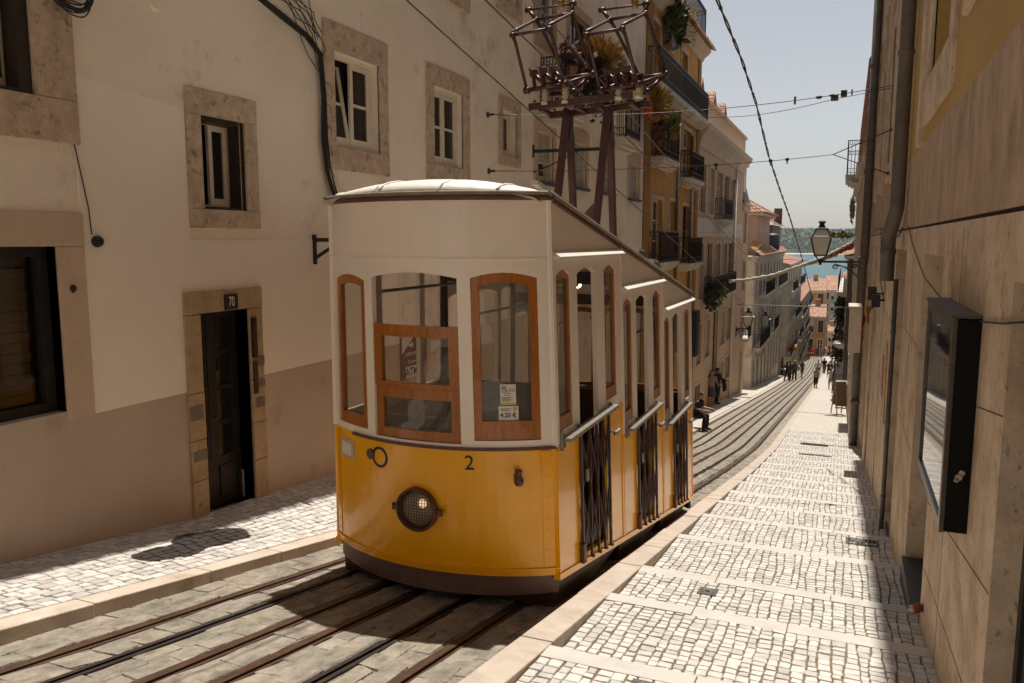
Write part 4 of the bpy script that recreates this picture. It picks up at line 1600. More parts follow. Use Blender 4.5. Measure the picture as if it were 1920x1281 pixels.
def front_sash(a, b, z0, z1, wd, name='window_frame', glass=True, top_arch=None, wb=None, gm=None, P=PF, label=None, rec=.012):
    """wooden sash following the bowed end, with its pane"""
    Pq = lambda s, z, o: P(s, z, o - rec)
    zt = top_arch or (lambda s: z1)
    ss = [a + (b - a) * i / 10 for i in range(11)]
    mb = MB()
    wbb = wb or wd
    mb.panel(Pq, ss, z0, zt, [(a + wd, b - wd, z0 + wbb, lambda s: zt(s) - wd * 1.15)], .04)
    o = mb.build(name, M_WOOD, tram, lean, bevel=.004, label=label)
    if glass:
        g = MB()
        g.panel(lambda s, z, o_: Pq(s, z, o_ - .02), ss[1:-1], z0 + wbb * .6, lambda s: zt(s) - wd, [], 0, 0, True)
        g.build('pane', gm or M_TGL, o, lean)
    return o


front_sash(winL[0], winL[1], -1.47, -.26, .06, top_arch=arch(-.262, *winL, .045), wb=.09, label='narrow left front window frame')
front_sash(winR[0], winR[1], -1.465, -.232, .062, top_arch=arch(-.232, *winR, .04), wb=.14, gm=M_TGLD, label='tall right front window frame with the price notice')
front_sash(winC[0] + .004, winC[1] - .004, -1.10, -.63, .075, top_arch=None, wb=.035, label='dropped upper sash of the middle front window', rec=.008)
front_sash(winC[0] + .004, winC[1] - .004, -1.495, -1.104, .07, gm=M_TGLD, label='lower sash of the middle front window', rec=.02)

for s_ in (-.985, .985):
    mb = MB()
    mb.panel(lambda s, z, o: PF(s, z, o + .006), [s_ - .035, s_ + .035], Z_BOT + .06, Z_W - .03, [], .005)
    for k in range(11):
        z = Z_BOT + .10 + k * .082
        mb.lathe(PF(s_, z, .006), [(.007, 0), (.005, .004)], 8, (PF(s_, 0, 1) - PF(s_, 0, 0)))
    mb.build('corner_strip', M_YEL, tram, lean)
# ---- lettering, lamp and fittings on the front
mb = MB()
add_text(mb, PF, '2', .155, (.412, -1.642), .001, off=.003)
mb.build('fleet_number', M_BLACKPAINT, tram, lean)
mb = MB()
c_s, c_z = -.362, -1.672
n = 36
ri, ro = .062, .084
ring = []
for k in range(n):
    t = 2 * math.pi * k / n
    ring += [PF(c_s + ri * math.cos(t), c_z + ri * math.sin(t), .003), PF(c_s + ro * math.cos(t), c_z + ro * math.sin(t), .003)]
mb.add(ring, [(2 * k, 2 * k + 1, (2 * k + 3) % (2 * n), (2 * k + 2) % (2 * n)) for k in range(n)])
mb.build('ring_emblem', M_BLACKPAINT, tram, lean)
mb = MB()
c = PF(c_s - .10, c_z + .01, 0)
nrm = (PF(c_s - .10, c_z, 1) - PF(c_s - .10, c_z, 0)).normalized()
mb.lathe(c, [(.042, 0), (.042, .012), (.034, .016)], 20, nrm)
mb.build('cap', M_OXIDE, tram, lean)
mb = MB()
c = PF(.77, -1.735, 0)
nrm = (PF(.77, 0, 1) - PF(.77, 0, 0)).normalized()
mb.lathe(c, [(.03, 0), (.03, .015), (.018, .02), (.018, .04)], 14, nrm)
mb.lathe(c + nrm * .045 + Vector((0, 0, -.06)), [(.022, -.0), (.034, .012), (.036, .045), (.022, .07), (.022, .10), (.028, .104), (.028, .115), (.01, .122)], 14)
mb.build('horn_socket', M_OXIDE, tram, lean)
# small pale patch with a whiter inset at the left corner
mb = MB()
mb.panel(lambda s, z, o: PF(s, z, o + .004), [-.93, -.87, -.8, -.72, -.68], -1.76, -1.60, [], .003)
pp = mb.build('pale_patch', mat('pale tan sheet', (0.55, 0.42, 0.24), .8, .1, 5), tram, lean)
mb = MB()
mb.panel(lambda s, z, o: PF(s, z, o + .006), [-.9, -.85, -.78, -.73], -1.735, -1.635, [], .002)
mb.build('patch_inset', M_WSIGN, pp, lean)
# headlight
c = PF(0, -2.02, 0)
hl = MB()
hl.lathe(c, [(.155, 0), (.168, .01), (.168, .06), (.155, .072), (.146, .06), (.146, .004)], 36, (0, -1, 0))
for sx in (-1, 1):
    hl.beam(c + Vector((sx * .165, -.03, 0)), c + Vector((sx * .205, -.03, 0)), .035, .03)
    hl.lathe(c + Vector((sx * .2, -.03, -.025)), [(.016, 0), (.016, .05)], 8)
h = hl.build('headlight', M_OXIDE, tram, lean)
g = MB()
g.lathe(c, [(.146, .012), (.12, .02), (.06, .03), (.01, .033)], 32, (0, -1, 0))
g.build('lens', mat('headlight lens', (0.42, 0.35, 0.25), .15, .2, 6, spec=.8), h, lean)
g = MB()
g.lathe(c + Vector((.05, -.034, .052)), [(.034, 0), (.03, .008), (.012, .014)], 16, (0, -1, 0))
g.build('bulb_or_glint', mat_emit('warm headlight glint', (1.0, 0.72, 0.38), .45), h, lean)  # glowing disc stands in for a reflection in the lens, not a lamp
g = MB()
for k in range(-6, 7):
    d = k * .0225
    L = math.sqrt(max(0, .15 ** 2 - d * d))
    if L < .02:
        continue
    g.tube([c + Vector((d, -.062 - .02 * (1 - t * t), L * t)) for t in (-1, -.5, 0, .5, 1)], .0024, 5)
    g.tube([c + Vector((L * t, -.064 - .02 * (1 - t * t), d)) for t in (-1, -.5, 0, .5, 1)], .0024, 5)
g.build('grille', M_OXIDE, h, lean)
# price card and notice inside the right window
PFi = lambda s, z, o=0.0: PF(s, z, o - .027)
mb = MB()
mb.panel(PFi, [.64, .69, .74, .79], -1.322, -1.214, [], .002)
pc = mb.build('price_card', M_WSIGN, tram, lean)
mb = MB()
add_text(mb, PFi, '4.20 €', .046, (.713, -1.283), .0010, off=.002)
for k, (a, b) in enumerate(((.655, .735), (.655, .72))):
    mb.panel(lambda s, z, o: PFi(s, z, o + .002), [a, b], -1.236 - k * .012, -1.232 - k * .012, [], .001)
for k in range(2):
    for j in range(3):
        mb.panel(lambda s, z, o: PFi(s, z, o + .002), [.755 + k * .013, .764 + k * .013], -1.228 - j * .009, -1.223 - j * .009, [], .001)
mb.build('print', M_BLACKPAINT, pc, lean)
mb = MB()
mb.panel(PFi, [.655, .70, .735, .775], -1.206, -1.052, [], .002)
nc = mb.build('notice_card', M_WSIGN, tram, lean)
mb = MB()
U = lambda s, z, o: PFi(s, z, o + .002)


def box_outline(mb, a, b, z0, z1, w=.004):
    mb.panel(U, [a, b], z0, z0 + w, [], .001)
    mb.panel(U, [a, b], z1 - w, z1, [], .001)
    mb.panel(U, [a, a + w], z0 + w, z1 - w, [], .001)
    mb.panel(U, [b - w, b], z0 + w, z1 - w, [], .001)


box_outline(mb, .668, .70, -1.11, -1.068)
box_outline(mb, .675, .692, -1.09, -1.076, .003)
box_outline(mb, .69, .73, -1.135, -1.115, .003)
box_outline(mb, .725, .765, -1.105, -1.085, .003)
mb.panel(U, [.70, .715], -1.10, -1.096, [], .001)
for k in range(4):
    mb.panel(U, [.668, .75 - .02 * (k % 2)], -1.15 - k * .009, -1.147 - k * .009, [], .001)
mb.build('print', M_BLACKPAINT, nc, lean)
mb = MB()
mb.panel(U, [.656, .774], -1.204, -1.19, [], .001)
mb.build('stripe', mat('yellow card stripe', (0.60, 0.45, 0.03), .6, .05, 5), nc, lean)

# ---- sides
COMP = [(YC - .02, 7.37), (7.37, 9.21), (9.21, YRE + .02)]


def roof_z(y):
    return Z_TOP + .012 - SLP * (y - YC)


def side(P, right):
    for ci, (ya, yb) in enumerate(COMP):
        d = -0.345 * ci
        zw, zt = -1.50 + d, -.19 + d
        if right:
            wa = (ya + .10, ya + .43)
            dw = (ya + .60, ya + 1.12)
            wb_ = (ya + 1.36, ya + 1.74)
            gate = (ya + .52, ya + 1.44)
        else:
            wa = (ya + .10, ya + .56)
            dw = (ya + .71, ya + 1.40)
            wb_ = (ya + 1.50, ya + 1.82)
            gate = None
        hs = []
        for k, w in enumerate((wa, dw, wb_)):
            lowz = zw + .06 if k != 1 or not right else zw - .06
            hs.append((w[0], w[1], lowz, arch(zt - .03, w[0], w[1], .05)))
        ss = sorted(set([ya, yb] + [w[0] + (w[1] - w[0]) * i / 8 for w in (wa, dw, wb_) for i in range(9)]))
        mb = MB()
        zwl = zw - .03
        mb.panel(P, ss, zwl, lambda y: roof_z(y), [h if h[2] > zwl else (h[0], h[1], zwl - .2, h[3]) for h in hs], .045)
        # corner bead and post caps
        F_ = P
        mb.panel(lambda s, z, o: P(s, z, o + .012), [ya + .005, ya + .03], zwl, roof_z(ya + .03) - .02, [], .011)
        mb.build('side_upper_panel', M_CREAM, tram, lean, bevel=.003)
        # lower yellow panel follows the sloping sill
        sill = lambda y: -2.565 - 0.193 * (y - YC)
        mb = MB()
        hole = [(gate[0] + .07, gate[1] - .09, lambda y: sill(y) + .10, lambda y: zwl + .2)] if gate else []
        mb.panel(P, [ya, yb], sill, zwl - .001, hole, .045)
        mb.panel(lambda s, z, o: P(s, z, o + .012), [ya, yb], lambda y: sill(y) + .0, lambda y: sill(y) + .05, [], .011)
        for yv in (ya + .03, yb - .03):
            mb.panel(lambda s, z, o: P(s, z, o + .008), [yv - .018, yv + .018], lambda y: sill(y) + .055, zwl - .03, [], .007)
        mb.build('side_lower_panel', M_YEL, tram, lean, bevel=.003)
        # window frames
        for k, w in enumerate((wa, wb_) if right else ()):
            Pq = lambda s, z, o: P(s, z, o - .010)
            zt_ = arch(zt - .03, w[0], w[1], .05)
            s2 = [w[0] + (w[1] - w[0]) * i / 8 for i in range(9)]
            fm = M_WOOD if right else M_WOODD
            fw = .045
            mb = MB()
            mb.panel(Pq, s2, zw + .062, zt_, [(w[0] + fw, w[1] - fw, zw + .062 + .10, lambda s: zt_(s) - fw * 1.2)], .035)
            o = mb.build('window_frame', fm, tram, lean, bevel=.003)
            if right or k == 1:
                g = MB()
                g.panel(lambda s, z, o_: Pq(s, z, o_ - .018), s2[1:-1], zw + .12, lambda s: zt_(s) - fw * .8, [], 0)
                g.build('pane', M_TGLD if right else M_TGL, o, lean)
        if right:
            # pale drip ledge above the windows
            mb = MB()
            z0 = zt + .065
            a, b = ya + .05, yb - .005
            prof = [(0, 0), (.06, -.012), (.062, .004), (.0, .05)]
            mb.prism([P(a, z0 + q[1], q[0]) for q in prof], P(b, 0, 0) - P(a, 0, 0))
            mb.build('drip_ledge', M_ROOFP, tram, lean, bevel=.003)
            # aluminium hand rail on brackets
            mb = MB()
            a, b = ya + .12, ya + 1.50
            zr_ = zw + .005
            mb.panel(lambda s, z, o: P(s, z, o + .085), [a, b], zr_ - .018, zr_ + .010, [], .075)
            for y in (a + .03, ya + .52, b - .05):
                mb.panel(lambda s, z, o: P(s, z, o + .03), [y - .010, y + .010], zr_ - .07, zr_ + .03, [], .029)
            mb.build('handrail', M_ALU, tram, lean, bevel=.004)
            # folding lattice gate
            mb = MB()
            g0, g1 = gate
            nb = 5
            ys = [g0 + .03 + (g1 - g0 - .1) * (i / (nb - 1)) ** .92 for i in range(nb)]
            zt_g = zw - .045
            zb_g = lambda y: sill(y) + .075
            for i, y in enumerate(ys):
                wv = .014 if i in (0, nb - 1) else .0065
                mb.panel(lambda s, z, o: P(s, z, o + .030), [y - wv, y + wv], zb_g(y) - .03, zt_g, [], .022)
            for i in range(nb - 1):
                ya_, yb_ = ys[i], ys[i + 1]
                H = zt_g - zb_g(ya_) - .06
                for lev in (0, .5):
                    za_ = zb_g(ya_) + .05 + H * lev
                    mb.beam(P(ya_, za_, .018), P(yb_, za_ + H * .46, .018), .008, .016, up=(1, 0, 0))
                    mb.beam(P(ya_, za_ + H * .46, .024), P(yb_, za_, .024), .008, .016, up=(1, 0, 0))
            for i, y in enumerate(ys):
                mb.lathe(P(y, zb_g(y) - .02, .03), [(.014, 0), (.014, .014)], 8, (1, 0, 0))
            gt = mb.build('gate', M_GATE, tram, lean)
            mb = MB()
            mb.panel(lambda s, z, o: P(s, z, o + .04), [g0 - .015, g0 + .05], sill(g0) + .04, sill(g0) + .2, [], .035)
            mb.build('foot_bracket', M_OXIDE, gt, lean, bevel=.004)
            mb = MB()
            zl = zt_g - .42
            mb.panel(lambda s, z, o: P(s, z, o + .045), [g0 + .1, g0 + .15], zl, zl + .10, [], .014)
            mb.build('latch', M_ALU, gt, lean, bevel=.003)
            mb = MB()
            yh = gate[1] + .03
            zh = zw - .24
            mb.lathe(P(yh, zh, 0), [(.03, 0), (.03, .012), (.014, .016), (.014, .06)], 12, (1, 0, 0))
            mb.beam(P(yh - .055, zh, .065), P(yh + .06, zh + .005, .065), .026, .022)
            mb.lathe(P(yh - .06, zh, .05), [(.008, 0), (.018, .01), (.018, .03), (.008, .035)], 10, (1, 0, 0))
            mb.lathe(P(yh + .065, zh + .005, .05), [(.008, 0), (.018, .01), (.018, .03), (.008, .035)], 10, (1, 0, 0))
            mb.build('door_handle', M_ALU, tram, lean)
            for y in (ya + .11,):
                mb = MB()
                mb.panel(lambda s, z, o: P(s, z, o + .025), [y - .014, y + .004], zw - .08, zw + .07, [], .022)
                mb.build('hinge', M_ALU, tram, lean, bevel=.004)


side(PSR, True)
side(PSL, False)

# ---- rear end
dz = -.69 - .03
mb = MB()
rw = [(-.93, -.5), (-.40, .40), (.5, .93)]
mb.panel(PRr, ARC_S, Z_W + dz, lambda s: roof_z(YRE) + .0, [(a, b, -1.47 + dz, arch(-.26 + dz, a, b, .04)) for a, b in rw], .045)
mb.build('rear_upper_panel', M_CREAM, tram, lean)
mb = MB()
mb.panel(PRr, ARC_S, -3.65, Z_W + dz - .001, [], .045, 0, True)
mb.build('rear_lower_panel', M_YEL, tram, lean)
for a, b in rw:
    front_sash(a, b, -1.47 + dz, -.26 + dz, .06, top_arch=arch(-.26 + dz, a, b, .04), wb=.09, P=PRr)
mb = MB()
mb.panel(lambda s, z, o: PRr(s, z, o - .035), ARC_S, -3.78, -3.64, [], .05, 0, True)
mb.build('bumper', M_BUMP, tram, lean)

# ---- interior: floor steps, lining posts, benches, ceiling
mb = MB()
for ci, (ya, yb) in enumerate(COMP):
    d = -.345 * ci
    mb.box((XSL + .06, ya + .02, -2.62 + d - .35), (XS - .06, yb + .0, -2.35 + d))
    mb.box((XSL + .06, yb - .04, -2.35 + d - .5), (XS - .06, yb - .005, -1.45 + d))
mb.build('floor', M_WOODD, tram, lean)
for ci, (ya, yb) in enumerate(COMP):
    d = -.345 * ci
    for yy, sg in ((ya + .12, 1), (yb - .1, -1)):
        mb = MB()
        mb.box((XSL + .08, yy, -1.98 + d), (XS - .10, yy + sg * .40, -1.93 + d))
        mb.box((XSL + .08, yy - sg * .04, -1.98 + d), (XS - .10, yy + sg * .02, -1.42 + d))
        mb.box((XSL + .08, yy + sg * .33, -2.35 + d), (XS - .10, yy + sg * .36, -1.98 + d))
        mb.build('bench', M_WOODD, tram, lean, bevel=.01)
    for y in ((yb - .06,) if ci < 2 else ()):
        mb = MB()
        for x in (XSL + .05, XS - .09):
            mb.box((x, y, -2.35 + d), (x + .04, y + .06, roof_z(y) - .02))
        mb.box((XSL + .05, y + .01, -.30 + d - .12), (XS - .05, y + .05, -.30 + d))
        mb.build('bulkhead', M_WOODD, tram, lean)
    mb = MB()
    for sx in (-.62, .62):
        mb = MB()
        mb.tube([(XC + sx, ya + .2, -.42 + d), (XC + sx, yb - .2, -.42 + d)], .014, 8)
        mb.build('grab_rail', M_ALU, tram, lean)
mb = MB()
nx = 8
for i in range(nx):
    xa, xb = XSL + .05 + (2 * HW - .1) * i / nx, XSL + .05 + (2 * HW - .1) * (i + 1) / nx
    cam_ = lambda x: .10 * (1 - ((x - XC) / HW) ** 2)
    mb.add([(xa, YC - .2, roof_z(YC - .2) - .06 + cam_(xa)), (xb, YC - .2, roof_z(YC - .2) - .06 + cam_(xb)), (xb, YRE + .2, roof_z(YRE + .2) - .06 + cam_(xb)), (xa, YRE + .2, roof_z(YRE + .2) - .06 + cam_(xa))], [(0, 1, 2, 3)])
mb.build('ceiling', M_CEIL, tram, lean)
# ceiling lamp, lit
c = Vector((XC + .16, 8.55, -.46))
mb = MB()
mb.lathe(c, [(.115, -.015), (.11, -.005), (.05, .03), (.045, .075), (.06, .08), (.06, .095), (.02, .1), (.02, .22)], 20)
lp = mb.build('ceiling_lamp', M_BLACKPAINT, tram, lean)
mb = MB()
mb.lathe(c, [(.005, -.075), (.035, -.06), (.045, -.03), (.03, .0)], 14)
mb.build('bulb_or_glint', mat_emit('lit bulb', (1.0, 0.78, 0.42), 5.0), lp, lean)
# driver controls
mb = MB()
mb.box((XC - .5, YC - .12, -2.3), (XC + .2, YC + .12, -1.62))
mb.lathe((XC - .25, YC - .02, -1.62), [(.03, 0), (.03, .12), (.15, .125), (.15, .15), (.03, .15)], 18)
mb.build('control_desk', M_WOODD, tram, lean, bevel=.02)
mb = MB()
mb.tube([(XC - .72 + .09 * math.cos(t), YC + .12, -1.62 + .13 * math.sin(t)) for t in [k * math.pi / 8 for k in range(17)]], .014, 8)
mb.build('brake_wheel', M_OXIDE, tram, lean)

# ---- roof
OV = .022
HWR = HW + OV
AR2 = (HWR ** 2 + (BOW + .02) ** 2) / (2 * (BOW + .02))
mb = MB()
NX, rows = 20, []
nseg = 26


def plan_y(x, front):
    t = (x - XC)
    if front:
        return (YAP - OV) + AR2 - math.sqrt(max(0, AR2 ** 2 - t * t))
    return (YRE + BOW + OV) - AR2 + math.sqrt(max(0, AR2 ** 2 - t * t))


base = len(mb.v)
for j in range(nseg + 1):
    t = j / nseg
    tt = t
    for i in range(NX + 1):
        u = -1 + 2 * i / NX
        x = XC + HWR * math.sin(u * math.pi / 2)
        y0, y1 = plan_y(x, True), plan_y(x, False)
        y = y0 + (y1 - y0) * tt ** 1.35
        e = (x - XC) / HWR
        crown = .15 * (1 - e * e) ** .6
        dist = min((y - y0) / .75, (y1 - y) / .5, 1.0)
        lip = math.sqrt(max(0, 1 - (1 - max(0, dist)) ** 2))
        z = roof_z(max(y, YC - .35)) + .02 + crown * lip
        if y < YC:
            z = Z_TOP + .03 + crown * lip - .04 * (y - YC)
        mb.v.append((x, y, z))
for j in range(nseg):
    for i in range(NX):
        k = base + j * (NX + 1) + i
        mb.f.append((k, k + 1, k + NX + 2, k + NX + 1))
        mb.mi.append(0)
        mb.sm.append(True)
# underside skin
for j in (0, nseg):
    pass
top_edge = [base + i for i in range(NX + 1)]
o = mb.build('roof', M_ROOFP, tram, lean)
sol = o.modifiers.new('thick', 'SOLIDIFY')
sol.thickness = .022
sol.offset = -1
# seams in the roof canvas
mb = MB()
for u in (-.62, -.18, .45):
    x = XC + HWR * math.sin(u * math.pi / 2)
    e = (x - XC) / HWR
    crown = .15 * (1 - e * e) ** .6
    pts = []
    y0, y1 = plan_y(x, True), plan_y(x, False)
    for k in range(24):
        y = y0 + .01 + (y1 - y0 - .1) * (k / 23) ** 2
        lip = math.sqrt(max(0, 1 - (1 - min(1, (y - y0) / .75)) ** 2))
        z = roof_z(max(y, YC - .35)) + .022 + crown * lip
        if y < YC:
            z = Z_TOP + .032 + crown * lip - .04 * (y - YC)
        pts.append((x, y, z))
    mb.tube(pts, .009, 6)
mb.build('roof_seam', M_ROOFP, tram, lean)
# dark red gutter moulding under the eave, all round
mb = MB()
edge = [(XC + HWR * math.sin(u * math.pi / 2)) for u in [-1 + 2 * i / 24 for i in range(25)]]
pts = [(x, plan_y(x, True) + .022, Z_TOP + .008 - (.0 if True else 0)) for x in edge]
mb.tube(pts, .024, 8)
for sx in (-1, 1):
    mb.tube([(XC + sx * (HWR - .022), YC - .02, Z_TOP + .005), (XC + sx * (HWR - .022), YRE, roof_z(YRE) + .0)], .022, 8)
mb.build('gutter_moulding', M_OXIDE, tram, lean)
mb = MB()
pts = [(x, plan_y(x, True) + .006, Z_TOP + .036) for x in edge]
mb.tube(pts, .016, 8)
for sx in (1, -1):
    mb.tube([(XC + sx * (HWR - .004), YC - .05, Z_TOP + .036), (XC + sx * (HWR - .004), YRE, roof_z(YRE) + .03)], .016, 8)
mb.build('roof_rim', mat('weathered olive rim', (0.22, 0.18, 0.12), .7, .2, 6), tram, lean)
# running board rail on the right roof edge and a board along the roof
mb = MB()
xx = XC + .80
mb.beam((xx, YC + .18, roof_z(YC + .18) + .15), (xx, YRE - .1, roof_z(YRE - .1) + .15), .05, .035)
for y in (5.9, 7.0, 8.1, 9.2, 10.3):
    mb.box((xx - .012, y, roof_z(y) + .05), (xx + .012, y + .03, roof_z(y) + .14))
mb.build('running_board', mat('grey weathered board', (0.33, 0.30, 0.25), .8, .2, 6), tram, lean)
# canvas covered resistor boxes
for y in (9.55, 10.35):
    mb = MB()
    prof = [(-.30, .08), (-.30, .24), (-.22, .33), (.02, .35), (.22, .26), (.30, .08)]
    mb.prism([(XC + .28, y + a, roof_z(y + a) + b) for a, b in prof], (.42, 0, 0))
    mb.build('resistor_box', mat('olive canvas cover', (0.11, 0.095, 0.065), .9, .25, 5, .3, 20), tram, lean, bevel=.03)

# ---- pantograph tower
Z0 = lambda y: roof_z(y) + .12
YT = 9.3
zB = onY(1100, 205, YT).z
M_PAN = mat('red lead pantograph paint', (0.075, 0.024, 0.018), .42, .3, 7, .15, 40, metal=.1)
M_CERAM = mat('cream porcelain', (0.55, 0.46, 0.33), .25, .1, 5, coat=.4)
M_BRASS = mat('worn brass contact', (0.40, 0.24, 0.06), .35, .2, 8, metal=.7)
tw = MB()
xl, xr_ = -3.16, -2.66
for x in (xl, xr_):
    for y in (8.72, 9.66):
        tw.beam((x, y, Z0(y) - .05), (x, YT + (y - YT) * .08, zB), .085, .075, up=(1, 0, 0))
    tw.beam((x, 8.80, zB - 1.5), (x, 9.6, zB - 1.75), .05, .05)
    tw.prism([(x - .04, YT - .02, zB), (x - .04, YT + .02, zB), (x - .04, YT + .17, zB - .42), (x - .04, YT - .15, zB - .42), (x - .04, YT, zB - .2)], (.08, 0, 0))
for y, zz in ((8.86, zB - 1.28), (9.58, zB - 1.62)):
    tw.beam((xl - .0, y, zz), (xr_, y, zz), .06, .06)
    for x, s in ((xl, 1), (xr_, -1)):
        tw.prism([(x, y, zz), (x + s * .2, y, zz), (x, y, zz + .2)], (0, .03, 0))
        tw.prism([(x, y, zz), (x + s * .2, y, zz), (x, y, zz - .2)], (0, .03, 0))
ptw = tw.build('pantograph_tower', M_PAN, tram, bevel=.006)
tw = MB()
for dy, dzz, a, b in ((-.16, .04, -3.60, -2.34), (.16, -.02, -3.46, -2.2)):
    tw.beam((a, YT + dy, zB + dzz), (b, YT + dy, zB + dzz + .06), .06, .08)
    for i in range(9):
        x = a + (b - a) * (i + .5) / 9
        tw.lathe((x, YT + dy, zB + dzz + .05 + .06 * (i + .5) / 9), [(.022, 0), (.022, .022)], 6)
for x in (-3.45, -3.0, -2.75, -2.35):
    tw.beam((x, YT - .18, zB + .01), (x, YT + .18, zB + .0), .06, .05)
tw.build('cross_beam', M_PAN, tram, bevel=.006)


def pantograph(dx, dpx, first):
    """four-armed pantograph: insulators, base frame with springs, inclined arms, top frame with brass contact"""
    q = lambda px, py, Y: onY(px + dpx, py, Y)
    ins = MB()
    bx = [q(1022, 200, YT - .16), q(1060, 196, YT - .16), q(1030, 192, YT + .2), q(1068, 190, YT + .2)]
    for c in bx:
        c = Vector((c.x, c.y, zB + .05))
        ins = MB()
        ins.lathe(c, [(.05, 0), (.052, .04), (.035, .05), (.05, .08), (.035, .10), (.05, .13), (.034, .15), (.045, .18), (.02, .20)], 14)
        ins.build('insulator', M_CERAM, tram)
    fr = MB()
    A, B = q(988, 170, YT - .25), q(1058, 158, YT - .25)
    C, D = q(1062, 146, YT + .35), q(1110, 139, YT + .35)
    for a, b in ((A, B), (A, C), (B, D), (C, D)):
        fr.tube([a, b], .022, 8)
    low = [Vector((p.x, p.y, zB + .24)) for p in bx]
    for a, b in ((low[0], low[1]), (low[2], low[3]), (low[0], low[2]), (low[1], low[3])):
        fr.beam(a, b, .06, .05)
    for a, b in zip((A, B, C, D), low):
        fr.tube([a, b], .018, 7)
    E_ = q(1075, 172, YT + .05)
    fr.tube([D, E_], .022, 8)
    fr.tube([E_, low[1]], .02, 8)
    for a in (A, B, E_, D):
        fr.lathe(a - Vector((.035, 0, 0)), [(.04, 0), (.04, .07)], 10, 'x')
    # spring levers standing on the front bar
    for k in range(3):
        p = A.lerp(B, .22 + .26 * k)
        fr.beam(p, p + Vector((-.03, .02, .17)), .028, .035)
        fr.box(p + Vector((-.065, -.015, .15)), p + Vector((.02, .05, .22)))
        fr.beam(p + Vector((-.05, .02, .2)), p + Vector((-.085, .02, .245)), .015, .02)
        fr.tube([p + Vector((.0, .02, .16)), p + Vector((.10, .06, .05))], .022, 8)
    fr.lathe(low[0].lerp(low[1], .5) + Vector((-.2, .1, .06)), [(.05, 0), (.05, .34)], 12, 'x')
    fr.lathe(low[0].lerp(low[1], .5) + Vector((-.08, .1, .06)), [(.075, 0), (.075, .1)], 12, 'x')
    bf = fr.build('pantograph_frame', M_PAN, tram)
    ar = MB()
    T = [q(961, 66, YT - .45), q(1029, 54, YT - .45), q(1005, 37, YT + .1), q(1072, 25, YT + .1)]
    for a, b in zip(T, (A, B, C, D)):
        ar.tube([a, a.lerp(b, .12) + Vector((.012, 0, 0)), b], [.026, .02, .02], 8)
    pa = ar.build('pantograph_arm', M_PAN, tram)
    tp = MB()
    for a, b in ((T[0], T[1]), (T[2], T[3])):
        d = (b - a) * .05
        tp.tube([a - d, b + d], .019, 8)
    for a, b in ((T[0], T[2]), (T[1], T[3])):
        tp.tube([a, a + Vector((.0, .01, .045)), a.lerp(b, .2) + Vector((0, 0, .03)), b], .02, 8)
    for a in T:
        tp.lathe(a - Vector((.03, 0, 0)), [(.03, 0), (.03, .06)], 10, 'x')
    K = [q(991, 19, YT + .15), q(1074, 7, YT + .15)]
    tp.tube([T[2], K[0]], .025, 8)
    tp.tube([T[3], K[1]], .025, 8)
    tp.tube([K[0] - (K[1] - K[0]) * .03, K[1] + (K[1] - K[0]) * .04], .013, 8)
    for a in K:
        tp.lathe(a - Vector((.04, 0, 0)), [(.032, 0), (.032, .08)], 10, 'x')
    tf = tp.build('pantograph_head', M_PAN, tram)
    br = MB()
    c = K[0].lerp(K[1], .74)
    br.lathe(c + Vector((-.035, 0, .03)), [(.04, 0), (.085, .012), (.04, .025), (.04, .05), (.085, .062), (.04, .075)], 16, 'x')
    br.build('contact_wheel', M_BRASS, tf)


pantograph(0, 0, True)
pantograph(0, 138, False)
# ------------------------------------------------------------ ochre house
def pr(X, a, b, c, d):
    return px_rect(X, (a, b), (c, d))


oh = thing('ochre_house', (XWL, 28.4, zr(28) - .2), 'ochre plastered house with iron balconies next to the long cream house', 'house')
Y0, Y1 = 23.75, 32.95
tops = [pr(XWL, 1223, 34, 1236, 122), pr(XWL, 1252, 58, 1261, 98), pr(XWL, 1277, 92, 1287, 175)]
mids = [pr(XWL, 1229, 175, 1241, 318), pr(XWL, 1257, 222, 1264, 290), pr(XWL, 1281, 240, 1293, 340)]
lows = [pr(XWL, 1223, 372, 1239, 490), pr(XWL, 1254, 376, 1264, 446), pr(XWL, 1279, 385, 1290, 492)]
bots = [pr(XWL, 1258, 560, 1268, 660), pr(XWL, 1282, 570, 1292, 650)]
ops = tops + mids + lows + bots
mb = MB()
mb.panel(FL, [Y0, Y1], -9.0, 7.35, ops, .32)
FL.box(mb, Y0, Y1, -9, 7.35, -.95, -7)
mb.build('wall', M_OCHRE, oh)
mb = MB()
mb.quad(FL(Y0, -9, -.6), FL(Y1, -9, -.6), FL(Y1, 7.3, -.6), FL(Y0, 7.3, -.6))
mb.build('inner_wall', M_VOID, oh)
for a, b in ((Y0, Y0 + .7), (Y1 - .55, Y1)):
    mb = MB()
    FL.box(mb, a, b, -8.8, 7.1, -.02, .05)
    mb.build('corner_strip', M_OCHRE_D, oh)
for i, q in enumerate(ops):
    simple_window(oh, FL, q, .14, M_WHITEPAINT if i != 8 else M_DARKWOOD, M_PANE_B if i in (0, 5, 6) else M_PANE, 3, 2, .12, M_TRIM, sill=.02 if i in (0, 3, 5, 6, 8) else .1)
balcony(oh, FL, Y0 + .06, Y1 - .3, 4.62, .44, 1.0, M_GREYST)
for q, w0, w1 in ((mids[0], .5, .9), (mids[2], .35, .9), (lows[0], .5, 1.0), (lows[2], .4, .9)):
    zb_ = q[2] if q is not mids[0] else pr(XWL, 1220, 300, 1262, 325)[2] + .25
    balcony(oh, FL, q[0] - w0, q[1] + w1, zb_, .42, .95)
